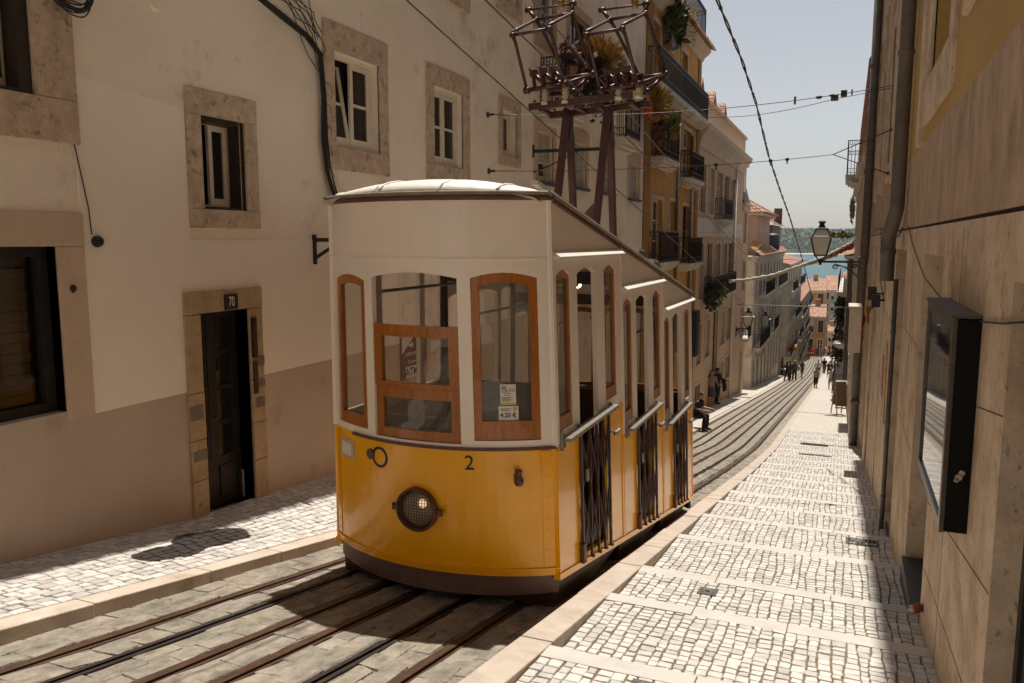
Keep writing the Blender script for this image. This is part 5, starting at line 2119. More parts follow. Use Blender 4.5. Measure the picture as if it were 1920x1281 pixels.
# eave, tiles and roof terrace
mb = MB()
prof = [(-.05, 6.95), (.08, 6.98), (.16, 7.12), (.34, 7.26), (.40, 7.36), (-.05, 7.36)]
mb.prism([FL(Y0, v, n) for n, v in prof], (0, Y1 - Y0 + .05, 0))
mb.build('cornice', M_TRIM, oh)
mb = MB()
tiles(mb, FL(Y0, 7.37, .55), FL(Y1 + .15, 7.37, .55), FL(Y0, 7.75, -.4), FL(Y1 + .15, 7.75, -.4), 32, 4)
mb.build('roof', M_TILE, oh)
rl = MB()
FL.box(rl, Y0 + 3.5, Y1 - .1, 7.7, 7.78, -.4, .22)
tb = rl.build('roof_terrace', M_GREYST, oh)
railing(tb, FL, Y0 + 3.6, Y1 - .2, 7.78, 8.85, .18, n0=-1.5)
mb = MB()
FL.box(mb, Y0 + .5, Y1 - .3, 7.5, 11.0, -1.8, -5.0)
mb.build('attic', M_OCHRE, oh)
for (px, py0, py1, lb) in ((1275, 170, 740, 'thin brown downpipe on the ochre house front'), (1299, 255, 745, 'dark downpipe at the right edge of the ochre house')):
    a, b = onX(px, py0, XWL + .08), onX(px, py1, XWL + .08)
    mb = MB()
    mb.tube([a, (a.x, a.y, zr(a.y) + .05)], .055, 8)
    for z in range(-5, 5, 2):
        mb.lathe((a.x, a.y, z), [(.058, 0), (.07, .01), (.07, .06), (.058, .07)], 8)
    mb.build('downpipe', M_PIPE, label=lb, cat='downpipe', loc=(a.x, a.y, zr(a.y)))
# air conditioner box up there
c = onX(1258, 60, XWL + .15)
ac = MB()
ac.box(c + Vector((-.15, -.35, -.5)), c + Vector((.12, .35, .1)))
ac.lathe(c + Vector((.12, 0, -.2)), [(.2, 0), (.2, .012), (.17, .014), (.03, .014)], 16, 'x')
ac.build('air_conditioner', mat('dirty white casing', (0.30, 0.27, 0.23), .6, .15, 6), label='small air conditioner box above the long iron balcony of the ochre house', cat='air conditioner', loc=c)


# ------------------------------------------------------------ foliage
def leaf_mat(name, c1, c2):
    m = mat(name, c1, .7, .3, 3, island=.55, dark=c2, dscale=3.5, dthr=.48, damt=.9)
    return m


LF_G = leaf_mat('green leaves', (0.075, 0.10, 0.025), (0.03, 0.05, 0.012))
LF_Y = leaf_mat('yellow grass leaves', (0.48, 0.28, 0.05), (0.20, 0.14, 0.03))
LF_D = leaf_mat('dark creeper leaves', (0.030, 0.036, 0.014), (0.02, 0.02, 0.01))
LF_L = leaf_mat('lime leaves', (0.20, 0.24, 0.035), (0.10, 0.13, 0.02))
LF_R = leaf_mat('reddish geranium leaves', (0.16, 0.055, 0.04), (0.05, 0.07, 0.02))


def leaves(mb, c, rad, n, size, rnd, droop=0.0, spiky=False):
    c = Vector(c)
    for _ in range(n):
        while True:
            d = Vector((rnd.uniform(-1, 1), rnd.uniform(-1, 1), rnd.uniform(-1, 1)))
            if .02 < d.length < 1:
                break
        k = .55 + .45 * d.length
        p = c + Vector((d.x * rad[0], d.y * rad[1], d.z * rad[2])) * k
        p.z -= droop * rnd.random() ** 2
        if spiky:
            t = (d.normalized() + Vector((0, 0, .6)) + Vector((rnd.gauss(0, .3), rnd.gauss(0, .3), rnd.gauss(0, .2)))).normalized()
            s = t.orthogonal().normalized() * size * .055
            L = size * rnd.uniform(.8, 1.7)
            mb.add([p - s, p + s, p + t * L * .6 + s * .7 + Vector((0, 0, -.04 * L)), p + t * L + Vector((0, 0, -.2 * L))], [(0, 1, 2, 3)])
        else:
            t = Vector((rnd.gauss(0, 1), rnd.gauss(0, 1), rnd.gauss(0, 1))).normalized()
            s = t.cross(Vector((rnd.gauss(0, 1), rnd.gauss(0, 1), rnd.gauss(0, 1)))).normalized()
            a = size * rnd.uniform(.6, 1.3)
            mb.add([p - t * a, p + s * a * .45, p + t * a, p - s * a * .45], [(0, 1, 2, 3)])


M_POT = mat('clay pot', (0.23, 0.10, 0.055), .8, .2, 6)


def plant(name, c, rad, n, size, m, label, seed, cat='plant', pot=True, droop=0, spiky=False, group=None):
    c = Vector(c)
    r = random.Random(seed)
    root = thing(name, c, label, cat, group)
    mb = MB()
    leaves(mb, c + Vector((0, 0, rad[2] * .6)), rad, n, size, r, droop, spiky)
    for k in range(6):
        e = c + Vector((r.uniform(-1, 1) * rad[0], r.uniform(-1, 1) * rad[1], rad[2] * r.uniform(.6, 1.3)))
        mb.tube([c, c.lerp(e, .5) + Vector((0, 0, .05)), e], .008, 5)
    mb.build('foliage', m, root)
    if pot:
        pb = MB()
        pb.lathe(c + Vector((0, 0, -.28)), [(.11, 0), (.15, .2), (.17, .2), (.17, .27), (.14, .27), (.13, .22)], 14)
        pb.build('pot', M_POT, root)
    return root


XB = XWL + .45
plant('grass_plant', onX(1128, 112, XB) - Vector((0, 0, .3)), (.35, .55, .42), 1700, .24, LF_Y, 'big tuft of golden yellow grass on the upper balcony behind the pantographs', 1, spiky=True)
plant('creeper', onX(1122, 158, XB) - Vector((0, 0, .2)), (.3, .95, .62), 900, .10, LF_D, 'dark creeper covering the balcony railing under the golden grass', 2, pot=False, droop=.5)
plant('potted_plant', onX(1068, 100, XB) - Vector((0, 0, .25)), (.2, .28, .35), 220, .07, LF_R, 'thin dark flowering plant at the left end of the upper balcony', 3)
plant('potted_plant', onX(1083, 128, XB) - Vector((0, 0, .15)), (.16, .2, .22), 120, .08, LF_R, 'red flowering plant just left of the dark creeper', 4)
plant('grass_plant', onX(1230, 190, XB) - Vector((0, 0, .3)), (.28, .38, .42), 1000, .22, LF_Y, 'dry yellow grass beside the orange cloth on the lower balcony', 5, spiky=True)
plant('hanging_plant', onX(1234, 250, XB), (.22, .45, .5), 420, .09, LF_R, 'withered reddish plant hanging over the balcony below the dry grass', 6, pot=False, droop=.5)
plant('potted_plant', onX(1262, 245, XB), (.25, .55, .42), 260, .10, LF_L, 'lime green leafy plant on the ochre house balcony', 7)
plant('hanging_plant', onX(1268, 25, XWL + .3), (.3, 1.0, .45), 800, .16, LF_G, 'shaggy green plants hanging from the roof terrace of the ochre house', 8, pot=False, droop=1.0)
plant('hanging_plant', onX(1290, 38, XWL + .3), (.25, .6, .45), 500, .16, LF_Y, 'dry straw coloured plants at the end of the roof terrace', 9, pot=False, droop=.8, spiky=True)

# orange cloth on the small balcony
c = onX(1215, 195, XWL + .62)
mb = MB()
vs, fs = [], []
for i in range(7):
    for j in range(5):
        t, s = i / 6, j / 4
        vs.append(c + Vector((.05 * math.sin(s * 6 + t * 3), (s - .5) * (.42 + .12 * t) + .10 * t, .28 - .62 * t + .05 * math.sin(s * 5) - .1 * (1 - s) * (1 - t))))
for i in range(6):
    for j in range(4):
        k = i * 5 + j
        fs.append((k, k + 1, k + 6, k + 5))
n = len(vs)
mb.add(vs + [v + Vector((.012, 0, .004)) for v in vs], fs + [tuple(n + q for q in f[::-1]) for f in fs], 0, True)
mb.build('hanging_cloth', mat('orange red cloth', (0.62, 0.075, 0.012), .8, .12, 5), label='bright orange red cloth hung over a small iron balcony', cat='cloth', loc=c)

# ------------------------------------------------------------ peach house
ph = thing('peach_house', (XWL, 41, zr(41)), 'peach plastered house with three dormers and a white band beyond the ochre house', 'house')
Y0, Y1 = 32.97, 48.0
up5 = [pr(XWL, *q) for q in ((1314, 328, 1321, 396), (1330, 331, 1337, 398), (1345, 336, 1352, 405), (1359, 341, 1365, 400), (1370, 346, 1376, 408))]
zt, zb_ = 2.9, 1.0
up5 = [(a, b, 1.15, 3.15) for a, b, c, d in up5]
lw5 = [(a, b, -2.5, -.15) for a, b, c, d in up5]
gr5 = [(a, b, -5.3, -3.6) for a, b, c, d in up5]
gr5[2] = (gr5[2][0], gr5[2][1], -8.3, -3.4)
bs = [(a, b, -7.4, -6.2) for i, (a, b, c, d) in enumerate(up5) if i in (0, 3, 4)]
ops = up5 + lw5 + gr5 + bs
mb = MB()
mb.panel(FL, [Y0, Y1], -10.5, 4.5, ops, .3)
FL.box(mb, Y0, Y1, -10.5, 4.5, -.95, -8)
mb.build('wall', M_BEIGE, ph)
mb = MB()
mb.quad(FL(Y0, -10, -.6), FL(Y1, -10, -.6), FL(Y1, 4.4, -.6), FL(Y0, 4.4, -.6))
mb.build('inner_wall', M_VOID, ph)
for i, q in enumerate(ops):
    simple_window(ph, FL, q, .13, M_WHITEPAINT if i % 3 else M_DARKWOOD, M_PANE, 3, 2, .14, M_TRIM, sill=.1)
mb = MB()
FL.box(mb, Y0, Y1, .15, .92, -.02, .045)
mb.build('white_band', M_BAND, ph)
mb = MB()
prof = [(-.05, 3.75), (.06, 3.75), (.10, 4.0), (.22, 4.25), (.42, 4.42), (.46, 4.62), (-.05, 4.62)]
mb.prism([FL(Y0, v, n) for n, v in prof], (0, Y1 - Y0 + .3, 0))
mb.build('cornice', M_TRIM, ph)
mb = MB()
FL.box(mb, Y0, Y1, 4.62, 5.65, -.4, .06)
FL.box(mb, Y0, Y1 + .05, 5.65, 5.78, -.45, .16)
mb.build('parapet', M_BEIGE, ph)
for k in range(3):
    yc_ = 34.8 + k * 3.4
    mb = MB()
    mb.prism([FL(yc_ - .6, 4.7, -.35), FL(yc_ + .6, 4.7, -.35), FL(yc_ + .6, 6.0, -.35), FL(yc_, 6.6, -.35), FL(yc_ - .6, 6.0, -.35)], (-2.5, 0, 0))
    d = mb.build('dormer', M_BAND, ph)
    mb = MB()
    FL.box(mb, yc_ - .4, yc_ + .4, 5.0, 5.95, -.35, -.32)
    mb.build('window', mat('dark green shutters', (0.03, 0.06, 0.045), .6, .2, 5), d)
    mb = MB()
    for s in (-1, 1):
        tiles(mb, FL(yc_ + s * .72, 5.98, -.2), FL(yc_ + s * .72, 5.98, -2.8), FL(yc_, 6.72, -.2), FL(yc_, 6.72, -2.8), 9, 4, .05)
        FL.box(mb, yc_ + s * .6 - .1, yc_ + s * .6 + .1, 5.78, 5.96, -.5, -.1)
    mb.build('roof', M_TILE, d)
mb = MB()
tiles(mb, FL(Y0, 4.7, -.6), FL(Y1, 4.7, -.6), FL(Y0, 6.2, -4.5), FL(Y1, 6.2, -4.5), 40, 9)
mb.build('roof', M_TILE, ph)
q = up5[2]
balcony(ph, FL, q[0] - .45, q[1] + .6, .95, .5, .95)
q = lw5[1]
balcony(ph, FL, q[0] - .5, lw5[3][1] + .5, -2.55, .5, .95)
a = onX(1381, 340, XWL + .1)
mb = MB()
mb.tube([(a.x, a.y, 3.9), (a.x, a.y, zr(a.y) + .1)], .06, 8)
mb.lathe((a.x, a.y, 3.7), [(.07, 0), (.16, .15), (.16, .35), (.07, .36)], 10)
mb.build('downpipe', M_BAND, label='white downpipe at the far end of the peach house', cat='downpipe', loc=(a.x, a.y, zr(a.y)))
plant('balcony_plants', onX(1336, 560, XWL + .35), (.3, 1.5, .55), 700, .12, LF_D, 'dense dark plants filling the long balcony of the peach house', 11, pot=False, droop=.5)
plant('balcony_plants', onX(1352, 552, XWL + .4), (.25, 1.0, .4), 300, .11, LF_L, 'lighter flowering plants at the right of the peach house balcony', 12, pot=False, droop=.4)
c = onX(1301, 625, XWL + .2)
mb = MB()
mb.box(c + Vector((-.15, -.4, -.9)), c + Vector((.15, .45, .9)))
mb.box(c + Vector((.15, -.3, -.8)), c + Vector((.17, .35, -.05)))
mb.box(c + Vector((.15, -.3, .05)), c + Vector((.17, .35, .8)))
mb.build('meter_cabinet', M_BLACKPAINT, label='black meter cabinet on the corner between the ochre and peach houses', cat='cabinet', loc=c, bevel=.02)


# ------------------------------------------------------------ houses farther down
def town_house(name, F, u0, u1, v0, v1, depth, wallm, label, floors, cols, seed, top='tiles', bal=(), shops=True, group=None, wh=.55, rise=1.6, trim=None, rooftile=True):
    r = random.Random(seed)
    um = (u0 + u1) / 2
    root = thing(name, F(um, v0, -depth / 2), label, 'house', group)
    fh = (v1 - v0) / floors
    ops = []
    cw = (u1 - u0) / cols
    for f in range(floors):
        for c in range(cols):
            a = u0 + cw * (c + .5)
            w = min(1.15, cw * wh)
            zb = v0 + f * fh + (fh * .24 if f else fh * .05)
            ops.append((a - w / 2, a + w / 2, zb, v0 + f * fh + fh * (.86 if f else .9)))
    mb = MB()
    mb.panel(F, [u0, u1], v0 - 3, v1, ops, .3)
    F.box(mb, u0, u1, v0 - 3, v1, -.9, -depth)
    for s in (u0, u1):
        F.box(mb, s - (0 if s == u0 else .3), s + (.3 if s == u0 else 0), v0 - 3, v1, -.3, -.9)
    mb.build('wall', wallm, root)
    mb = MB()
    mb.quad(F(u0 + .3, v0, -.6), F(u1 - .3, v0, -.6), F(u1 - .3, v1, -.6), F(u0 + .3, v1, -.6))
    mb.build('inner_wall', M_VOID, root)
    for i, q in enumerate(ops):
        simple_window(root, F, q, .14, M_WHITEPAINT if r.random() < .3 else M_DARKWOOD, M_PANE if r.random() < .9 else M_PANE_B, 3, 2, .13, trim or M_TRIM, sill=.1, shutter=(r.choice((0, 0, 0, 0, .5)) if i >= cols else 0))
    for f, c0, c1 in bal:
        a, b = ops[f * cols + c0], ops[f * cols + c1]
        balcony(root, F, a[0] - .3, b[1] + .3, a[2] - .02, .55, .95, ornament=False, step=.16)
    mb = MB()
    F.box(mb, u0 - .02, u1 + .02, v1, v1 + .16, -depth, .22)
    F.box(mb, u0, u1, v1 - .28, v1, -.02, .10)
    mb.build('cornice', M_TRIM, root)
    if top == 'tiles':
        mb = MB()
        nu = max(6, int((u1 - u0) / .32))
        m_ = depth / 2
        tiles(mb, F(u0, v1 + .17, .28), F(u1, v1 + .17, .28), F(u0, v1 + .17 + rise, -m_), F(u1, v1 + .17 + rise, -m_), nu, 8, .06)
        tiles(mb, F(u1, v1 + .17, -depth - .2), F(u0, v1 + .17, -depth - .2), F(u1, v1 + .17 + rise, -m_), F(u0, v1 + .17 + rise, -m_), nu, 8, .06)
        for s in (u0, u1):
            mb.add([F(s, v1 + .16, .0), F(s, v1 + .16, -depth), F(s, v1 + .16 + rise, -m_)], [(0, 1, 2)], 1)
        ro = mb.build('roof', [M_TILE, wallm], root)
        mb = MB()
        cu = u0 + (u1 - u0) * r.uniform(.3, .7)
        F.box(mb, cu - .4, cu + .4, v1, v1 + rise + 1.0, -m_ - .3, -m_ + .3)
        F.box(mb, cu - .5, cu + .5, v1 + rise + 1.0, v1 + rise + 1.15, -m_ - .4, -m_ + .4)
        mb.build('chimney', wallm, ro)
    return root


M_PINK = mat('dusty pink plaster', (0.47, 0.33, 0.26), .9, .1, .5, dark=(0.27, 0.19, 0.14), dscale=.7, dthr=.55, damt=.5)
M_ORANGE = mat('orange house plaster', (0.48, 0.26, 0.11), .9, .1, .4, dark=(0.30, 0.16, 0.08), dscale=.5, dthr=.56, damt=.5)
M_GREEN = mat('pale green house plaster', (0.30, 0.35, 0.29), .9, .08, .4)
M_CREAMH = mat('weathered cream plaster', (0.74, 0.65, 0.53), .9, .1, .5, dark=(0.28, 0.23, 0.17), dscale=.6, dthr=.54, damt=.6)
M_DARKH = mat('grimy shaded plaster', (0.13, 0.10, 0.08), .9, .2, .6, dark=(0.05, 0.04, 0.03), dscale=.8, dthr=.5, damt=.7)  # very dark: shade of the row put into the colour, along with grime
M_BROWNH = mat('brown stained plaster', (0.30, 0.215, 0.15), .9, .15, .6, dark=(0.12, 0.085, 0.06), dscale=.6, dthr=.5, damt=.7)

# narrow house closing the peach row, at the side street
town_house('narrow_house', FL, 48.02, 51.3, zr(50) + .1, 2.0, 7, M_BEIGE, 'narrow peach house at the corner of the side street, below the slate mansard', 4, 1, 31, top='none', bal=((1, 0, 0),))
mb = MB()
sl_ = thing('slate_mansard', FL(49.6, 2.2, -2), 'dark brown slate mansard roof on the narrow peach corner house', 'roof')
mb.prism([FL(48.1, 2.2, .1), FL(48.1, 2.2, -5), FL(48.1, 5.3, -4), FL(48.1, 5.0, -.7)], (0, 3.1, 0))
mb.build('slate_face', M_SLATE, sl_)
mb = MB()
FL.box(mb, 49.0, 50.2, 2.7, 4.3, -.6, -.08)
FL.box(mb, 48.9, 50.3, 4.3, 4.5, -.7, 0.05)
mb.build('dormer', M_BAND, sl_)

FL4 = left_frame(-5.7)
town_house('grey_house', FL4, 56.0, 82.0, zr(60) - 1.0, -1.25, 9, M_GREYST, 'long weathered grey house with tall shop openings beyond the side street on the left', 3, 9, 32, top='none', bal=((1, 0, 2), (1, 4, 5), (2, 1, 3), (2, 5, 8)))
# set-back house with a hipped tile roof
pk = thing('hip_roof_house', (-8, 65, -2), 'pinkish house with a hipped terracotta roof standing set back above the grey house', 'house')
mb = MB()
mb.box((-11, 60, -3), (-6.05, 70, 1.75))
for x in (-6.05, -8.2):
    mb.box((x - .5, 59.9, -3), (x + .06, 60.4, 1.72))
mb.build('wall', M_PINK, pk)
for x, z0, z1 in ((-7.4, -1.2, .5), (-9.4, -1.2, .5)):
    simple_window(pk, front_frame(60.0), (x - .5, x + .5, z0, z1), .02, M_WHITEPAINT, M_PANE, 2, 2, .14)
for y in (62, 65, 68):
    simple_window(pk, left_frame(-6.05), (y - .5, y + .5, -1.2, .6), .02, M_WHITEPAINT, M_PANE, 2, 2, .14)
mb = MB()
mb.box((-11.3, 59.6, 1.75), (-5.6, 70.4, 1.95))
mb.build('cornice', M_TRIM, pk)
mb = MB()
A_, B_, C_, D_ = Vector((-11.5, 59.4, 1.96)), Vector((-5.4, 59.4, 1.96)), Vector((-5.4, 70.6, 1.96)), Vector((-11.5, 70.6, 1.96))
E1, E2 = Vector((-8.4, 62.6, 3.7)), Vector((-8.4, 67.4, 3.7))
tiles(mb, A_, B_, E1, E1 + Vector((.01, 0, 0)), 20, 8, .08)
tiles(mb, B_, C_, E1, E2, 34, 8, .08)
tiles(mb, D_, A_, E2, E1, 34, 8, .08)
tiles(mb, C_, D_, E2 + Vector((.01, 0, 0)), E2, 20, 8, .08)
rf = mb.build('roof', M_TILE, pk)
mb = MB()
mb.box((-9.6, 63, 2.5), (-8.8, 64, 4.6))
mb.box((-9.7, 62.9, 4.6), (-8.7, 64.1, 4.8))
mb.build('chimney', M_TILE, rf)
# roof garden rim, water tank and a wind-eaten tile eave in front of it
mb = MB()
tiles(mb, (-5.3, 56.2, -1.05), (-5.3, 82, -1.05), (-6.0, 56.2, -.5), (-6.0, 82, -.5), 70, 3, .08)
mb.build('tile_eave', M_TILE, label='mossy row of terracotta eave tiles along the top of the grey house', cat='roof tiles', loc=(-5.5, 69, -1))
plant('roof_weeds', (-5.9, 59, -.5), (.35, 2.0, .25), 260, .22, LF_Y, 'dry weeds growing on the eave of the grey house', 14, pot=False, spiky=True, cat='weeds')
mb = MB()
mb.lathe((-5.9, 71.5, -.8), [(.55, 0), (.6, .1), (.6, 1.2), (.5, 1.3), (.1, 1.4)], 14)
mb.build('water_tank', mat('dark tank', (0.03, 0.045, 0.05), .5, .2, 5), label='dark water tank on the roof edge of the grey house', cat='water tank', loc=(-5.9, 71.5, -.8))
br = thing('slate_house', (-8, 80, -2), 'brown slate clad house with a tiled roof above the far end of the grey house', 'house')
mb = MB()
mb.box((-10, 75, -3), (-6.2, 84, 1.35))
mb.build('wall', M_SLATE, br)
mb = MB()
tiles(mb, (-5.9, 74.8, 1.36), (-5.9, 84.2, 1.36), (-8.1, 74.8, 2.6), (-8.1, 84.2, 2.6), 30, 6, .08)
tiles(mb, (-10.3, 84.2, 1.36), (-10.3, 74.8, 1.36), (-8.1, 84.2, 2.6), (-8.1, 74.8, 2.6), 30, 6, .08)
mb.build('roof', M_TILE, br)
simple_window(br, front_frame(75), (-7.6, -6.6, -1.6, .1), .02, M_WHITEPAINT, M_PANE_B, 2, 2, .16)
for y in (77, 80, 82.5):
    simple_window(br, left_frame(-6.2), (y - .5, y + .5, -1.4, .4), .02, M_WHITEPAINT, M_PANE, 2, 2, .14)
mb = MB()
mb.box((-6.6, 80.5, 1.5), (-5.9, 81.2, 3.0))
mb.build('chimney', M_SLATE, br)

FL5 = left_frame(-5.25)
town_house('cream_house', FL5, 83.2, 109, zr(96) - .8, -2.6, 9, M_CREAMH, 'cream house with a bare white end wall beyond the grey house on the left', 4, 8, 33, bal=((1, 0, 3), (2, 2, 5), (3, 0, 2), (1, 5, 7), (3, 4, 7)), rise=1.2)
FL6 = left_frame(-5.6)
town_house('brown_house', FL6, 110, 150, zr(130) - 1, -8.2, 9, M_BROWNH, 'dark brown house crowded with balconies at the far end of the left side', 4, 12, 34, bal=((1, 0, 4), (2, 0, 2), (2, 4, 8), (3, 1, 5), (1, 6, 11), (3, 7, 11)), rise=2.0)
FE = front_frame(157)
town_house('orange_house', FE, -8.0, -3.0, zr(157) - .3, -14.2, 8, M_ORANGE, 'orange house closing the bottom of the street, with a gabled terracotta roof', 2, 3, 35, rise=2.0)
FE2 = front_frame(178)
town_house('orange_house', FE2, -7.8, -3.6, -24, -10.6, 8, M_ORANGE, 'taller orange house with one small window rising behind the one closing the street', 4, 2, 36, rise=2.2)
town_house('green_house', front_frame(215), -4.6, 6.0, -27, -12.6, 14, M_GREEN, 'pale green house with rows of white windows below the river', 5, 9, 37, rise=3.4)
town_house('pink_house', front_frame(172), -2.9, -.9, -23.5, -18.4, 6, M_PINK, 'small pink house beside the orange house at the bottom of the street', 2, 2, 38, rise=1.0)
rr = random.Random(5)
far_h = [(-17, -9.5, 262, -13.0, M_PINK, 'pink house with a broad tiled roof behind the orange house, left of the green one'),
         (-9.0, -3.2, 300, -12.2, M_CREAMH, 'cream house with a tall chimney stack near the river'),
         (-2.5, 5.5, 320, -14.0, M_PINK, 'pale pink house right behind the green house roof'),
         (-18, -10.2, 345, -15.5, M_CREAMH, 'cream house low down, near the water on the left'),
         (-22, -13.5, 205, -9.2, M_CREAMH, 'cream house with a tiled roof showing just above the brown house'),
         (-9.8, -2.5, 380, -19.0, M_ORANGE, 'ochre riverside house, the farthest of the roofs'),
         (6.2, 14, 300, -15.0, M_CREAMH, 'cream house at the right of the green house by the dark balconies')]
for i, (a, b, Y, vt, m, lb) in enumerate(far_h):
    town_house('riverside_house', front_frame(Y), a, b, -36 - (Y - 250) * .05, vt - 5.0, 12, m, lb, 6, 5, 50 + i, rise=3.6)

# ------------------------------------------------------------ right side beyond the stone house
XR2 = .36
FR2 = right_frame(XR2)
town_house('yellow_house', FR2, 28.05, 47.0, zr(38) - .6, 2.3, 8, M_STONE_R, 'stone and yellow house beyond the stone fronted one, with a tile hung upper storey', 4, 6, 61, top='none')
yh = thing('tile_hung_storey', (1.5, 36, 2.5), 'tile hung attic storey with striped terracotta edge above the right side houses', 'roof')
mb = MB()
mb.box((XR2 + .31, 28.1, 2.47), (7, 46.9, 5.7))
mb.build('wall', M_YELLOWWALL, yh)
mb = MB()
for k in range(24):
    z = 2.5 + k * .135
    mb.hexa([(XR2 - .02, 28.0, z), (XR2 + .3, 28.0, z), (XR2 + .3, 47, z), (XR2 - .02, 47, z), (XR2 + .06, 28.02, z + .13), (XR2 + .3, 28.02, z + .13), (XR2 + .3, 47, z + .13), (XR2 + .06, 47, z + .13)])
mb.build('tile_hanging', M_TILE, yh)
mb = MB()
b0 = balcony(yh, FR2, 33.0, 37.0, 2.45, .56, 1.25)
FR3 = right_frame(.10)
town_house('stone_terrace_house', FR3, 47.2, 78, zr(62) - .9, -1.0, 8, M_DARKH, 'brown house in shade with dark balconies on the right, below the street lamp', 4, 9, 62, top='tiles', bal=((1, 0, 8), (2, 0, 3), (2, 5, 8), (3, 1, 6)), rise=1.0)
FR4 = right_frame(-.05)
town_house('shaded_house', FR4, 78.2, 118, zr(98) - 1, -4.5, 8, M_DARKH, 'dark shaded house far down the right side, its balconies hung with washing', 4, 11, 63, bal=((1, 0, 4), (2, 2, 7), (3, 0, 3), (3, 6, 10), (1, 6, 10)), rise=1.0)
FR5 = right_frame(-.1)
town_house('pale_house', FR5, 118.2, 160, zr(140) - 1.5, -9.5, 8, M_CREAMH, 'pale house at the end of the right side, where the street bends', 4, 11, 64, bal=((1, 0, 4), (2, 2, 7), (3, 0, 3)), rise=1.0)

# washing, plants and clutter on the dark balconies
r = random.Random(77)
spots = [('dark bushy plants on the first balcony of the brown shaded house on the right', 50, .15, 3.0), ('dark trailing plants above the menu board on the right', 55, .1, 5.2), ('dark leafy clump on a middle balcony of the brown house on the right', 62, .1, 4.4), ('dark hanging plants near the far end of the brown house on the right', 70, .1, 6.4)]
for i, (lb, y, x, dz) in enumerate(spots):
    plant('balcony_plants', (x - .35, y, zr(y) + dz), (.35, 1.6, .9), 260, .2, LF_D, lb, 80 + i, pot=False, droop=.8)
for i, (y, x, dz, colr, lb) in enumerate(((84, -.35, 5.0, (.6, .57, .52), 'white washing hung from a balcony on the dark right side of the far street'), (90, -.35, 3.6, (.5, .46, .42), 'greyish cloth hung low on the dark right side of the far street'), (100, -.4, 6.5, (.62, .6, .56), 'white sheet hung highest on the dark right side of the far street'), (116, -4.9, 6.0, (.6, .56, .5), 'white sheet hung from a balcony far down the left side'), (126, -4.95, 4.6, (.45, .12, .08), 'reddish cloth hung from a balcony far down the left side'))):
    c = Vector((x, y, zr(y) + dz))
    mb = MB()
    vs = []
    for k in range(9):
        for j in range(2):
            vs.append(c + Vector((.08 * math.sin(k * 1.3) + j * .02, -.9 + k * .22, -j * (1.1 + .12 * math.sin(k * 2.1)))))
    fs = [(2 * k, 2 * k + 1, 2 * k + 3, 2 * k + 2) for k in range(8)]
    n = len(vs)
    mb.add(vs + [v + Vector((-.015, 0, 0)) for v in vs], fs + [tuple(n + q for q in f[::-1]) for f in fs], 0, True)
    mb.build('washing', mat('washing cloth %d' % i, colr, .9, .1, 5), label=lb, cat='washing', loc=c)
# ------------------------------------------------------------ land, river, far shore
M_SOIL = mat('town ground', (0.25, 0.21, 0.17), .95, .2, .05)
mb = MB()
gy = [-80, -60, -12, 0, 18, 57, 100, 150, 165, 200, 260, 330, 420, 470, 500]


def gz(y):
    if y <= 150:
        return zr(max(y, -60)) - .75
    for (a, za), (b, zb) in zip(GP, GP[1:]):
        if y <= b:
            return za + (zb - za) * (y - a) / (b - a)
    return GP[-1][1]


GP = [(150, -21.3), (200, -25.5), (260, -30), (420, -40.5), (470, -41.6), (500, -44)]
gx = [-600, -200, -60, -9, 4, 60, 200, 600]
for y0, y1 in zip(gy, gy[1:]):
    for x0, x1 in zip(gx, gx[1:]):
        mb.quad((x0, y0, gz(y0)), (x1, y0, gz(y0)), (x1, y1, gz(y1)), (x0, y1, gz(y1)))
mb.build('ground', M_SOIL, kind='structure')


def mat_water():
    m = bpy.data.materials.new('river water')
    m.use_nodes = True
    nt = m.node_tree
    b = nt.nodes['Principled BSDF']
    b.inputs['Base Color'].default_value = (0.028, 0.10, 0.115, 1)
    b.inputs['Roughness'].default_value = .35
    b.inputs['Specular IOR Level'].default_value = .25
    g = nt.nodes.new('ShaderNodeNewGeometry')
    n = nt.nodes.new('ShaderNodeTexNoise')
    n.inputs['Scale'].default_value = .12
    n.inputs['Detail'].default_value = 8
    nt.links.new(g.outputs['Position'], n.inputs['Vector'])
    bp = nt.nodes.new('ShaderNodeBump')
    bp.inputs['Strength'].default_value = .5
    bp.inputs['Distance'].default_value = 1.0
    nt.links.new(n.outputs['Fac'], bp.inputs['Height'])
    nt.links.new(bp.outputs['Normal'], b.inputs['Normal'])
    return m


mb = MB()
mb.quad((-4000, 440, -42), (4000, 440, -42), (4000, 3600, -42), (-4000, 3600, -42))
mb.build('river', mat_water(), kind='structure')

M_HILL = mat('wooded far shore', (0.05, 0.075, 0.03), .95, .45, .035, .8, .08, dark=(0.16, 0.13, 0.075), dscale=.006, dthr=.60, damt=.6)
mb = MB()
nx, ny = 150, 26
for j in range(ny):
    for i in range(nx):
        x = -1500 + 2600 * i / (nx - 1)
        t = j / (ny - 1)
        y = 2560 + 900 * t + 25 * mnoise.noise((x * .004, 1, 0))
        prof = min(1, t * 2.6) ** .6
        h = 92 * prof * (.78 + .30 * mnoise.noise((x * .0022, t * 2, 5)) + .10 * mnoise.noise((x * .012, t * 5, 9)))
        h += 9 * mnoise.noise((x * .05, y * .05, 2)) * min(1, t * 8) + 4 * mnoise.noise((x * .13, y * .13, 4)) * min(1, t * 8)
        mb.v.append((x, y, -42.5 + max(0, h) + (2.5 if 0 < j else 0)))
for j in range(ny - 1):
    for i in range(nx - 1):
        k = j * nx + i
        mb.f.append((k, k + 1, k + nx + 1, k + nx))
        mb.mi.append(0)
        mb.sm.append(False)
mb.build('far_hills', M_HILL, kind='structure')
mb = MB()
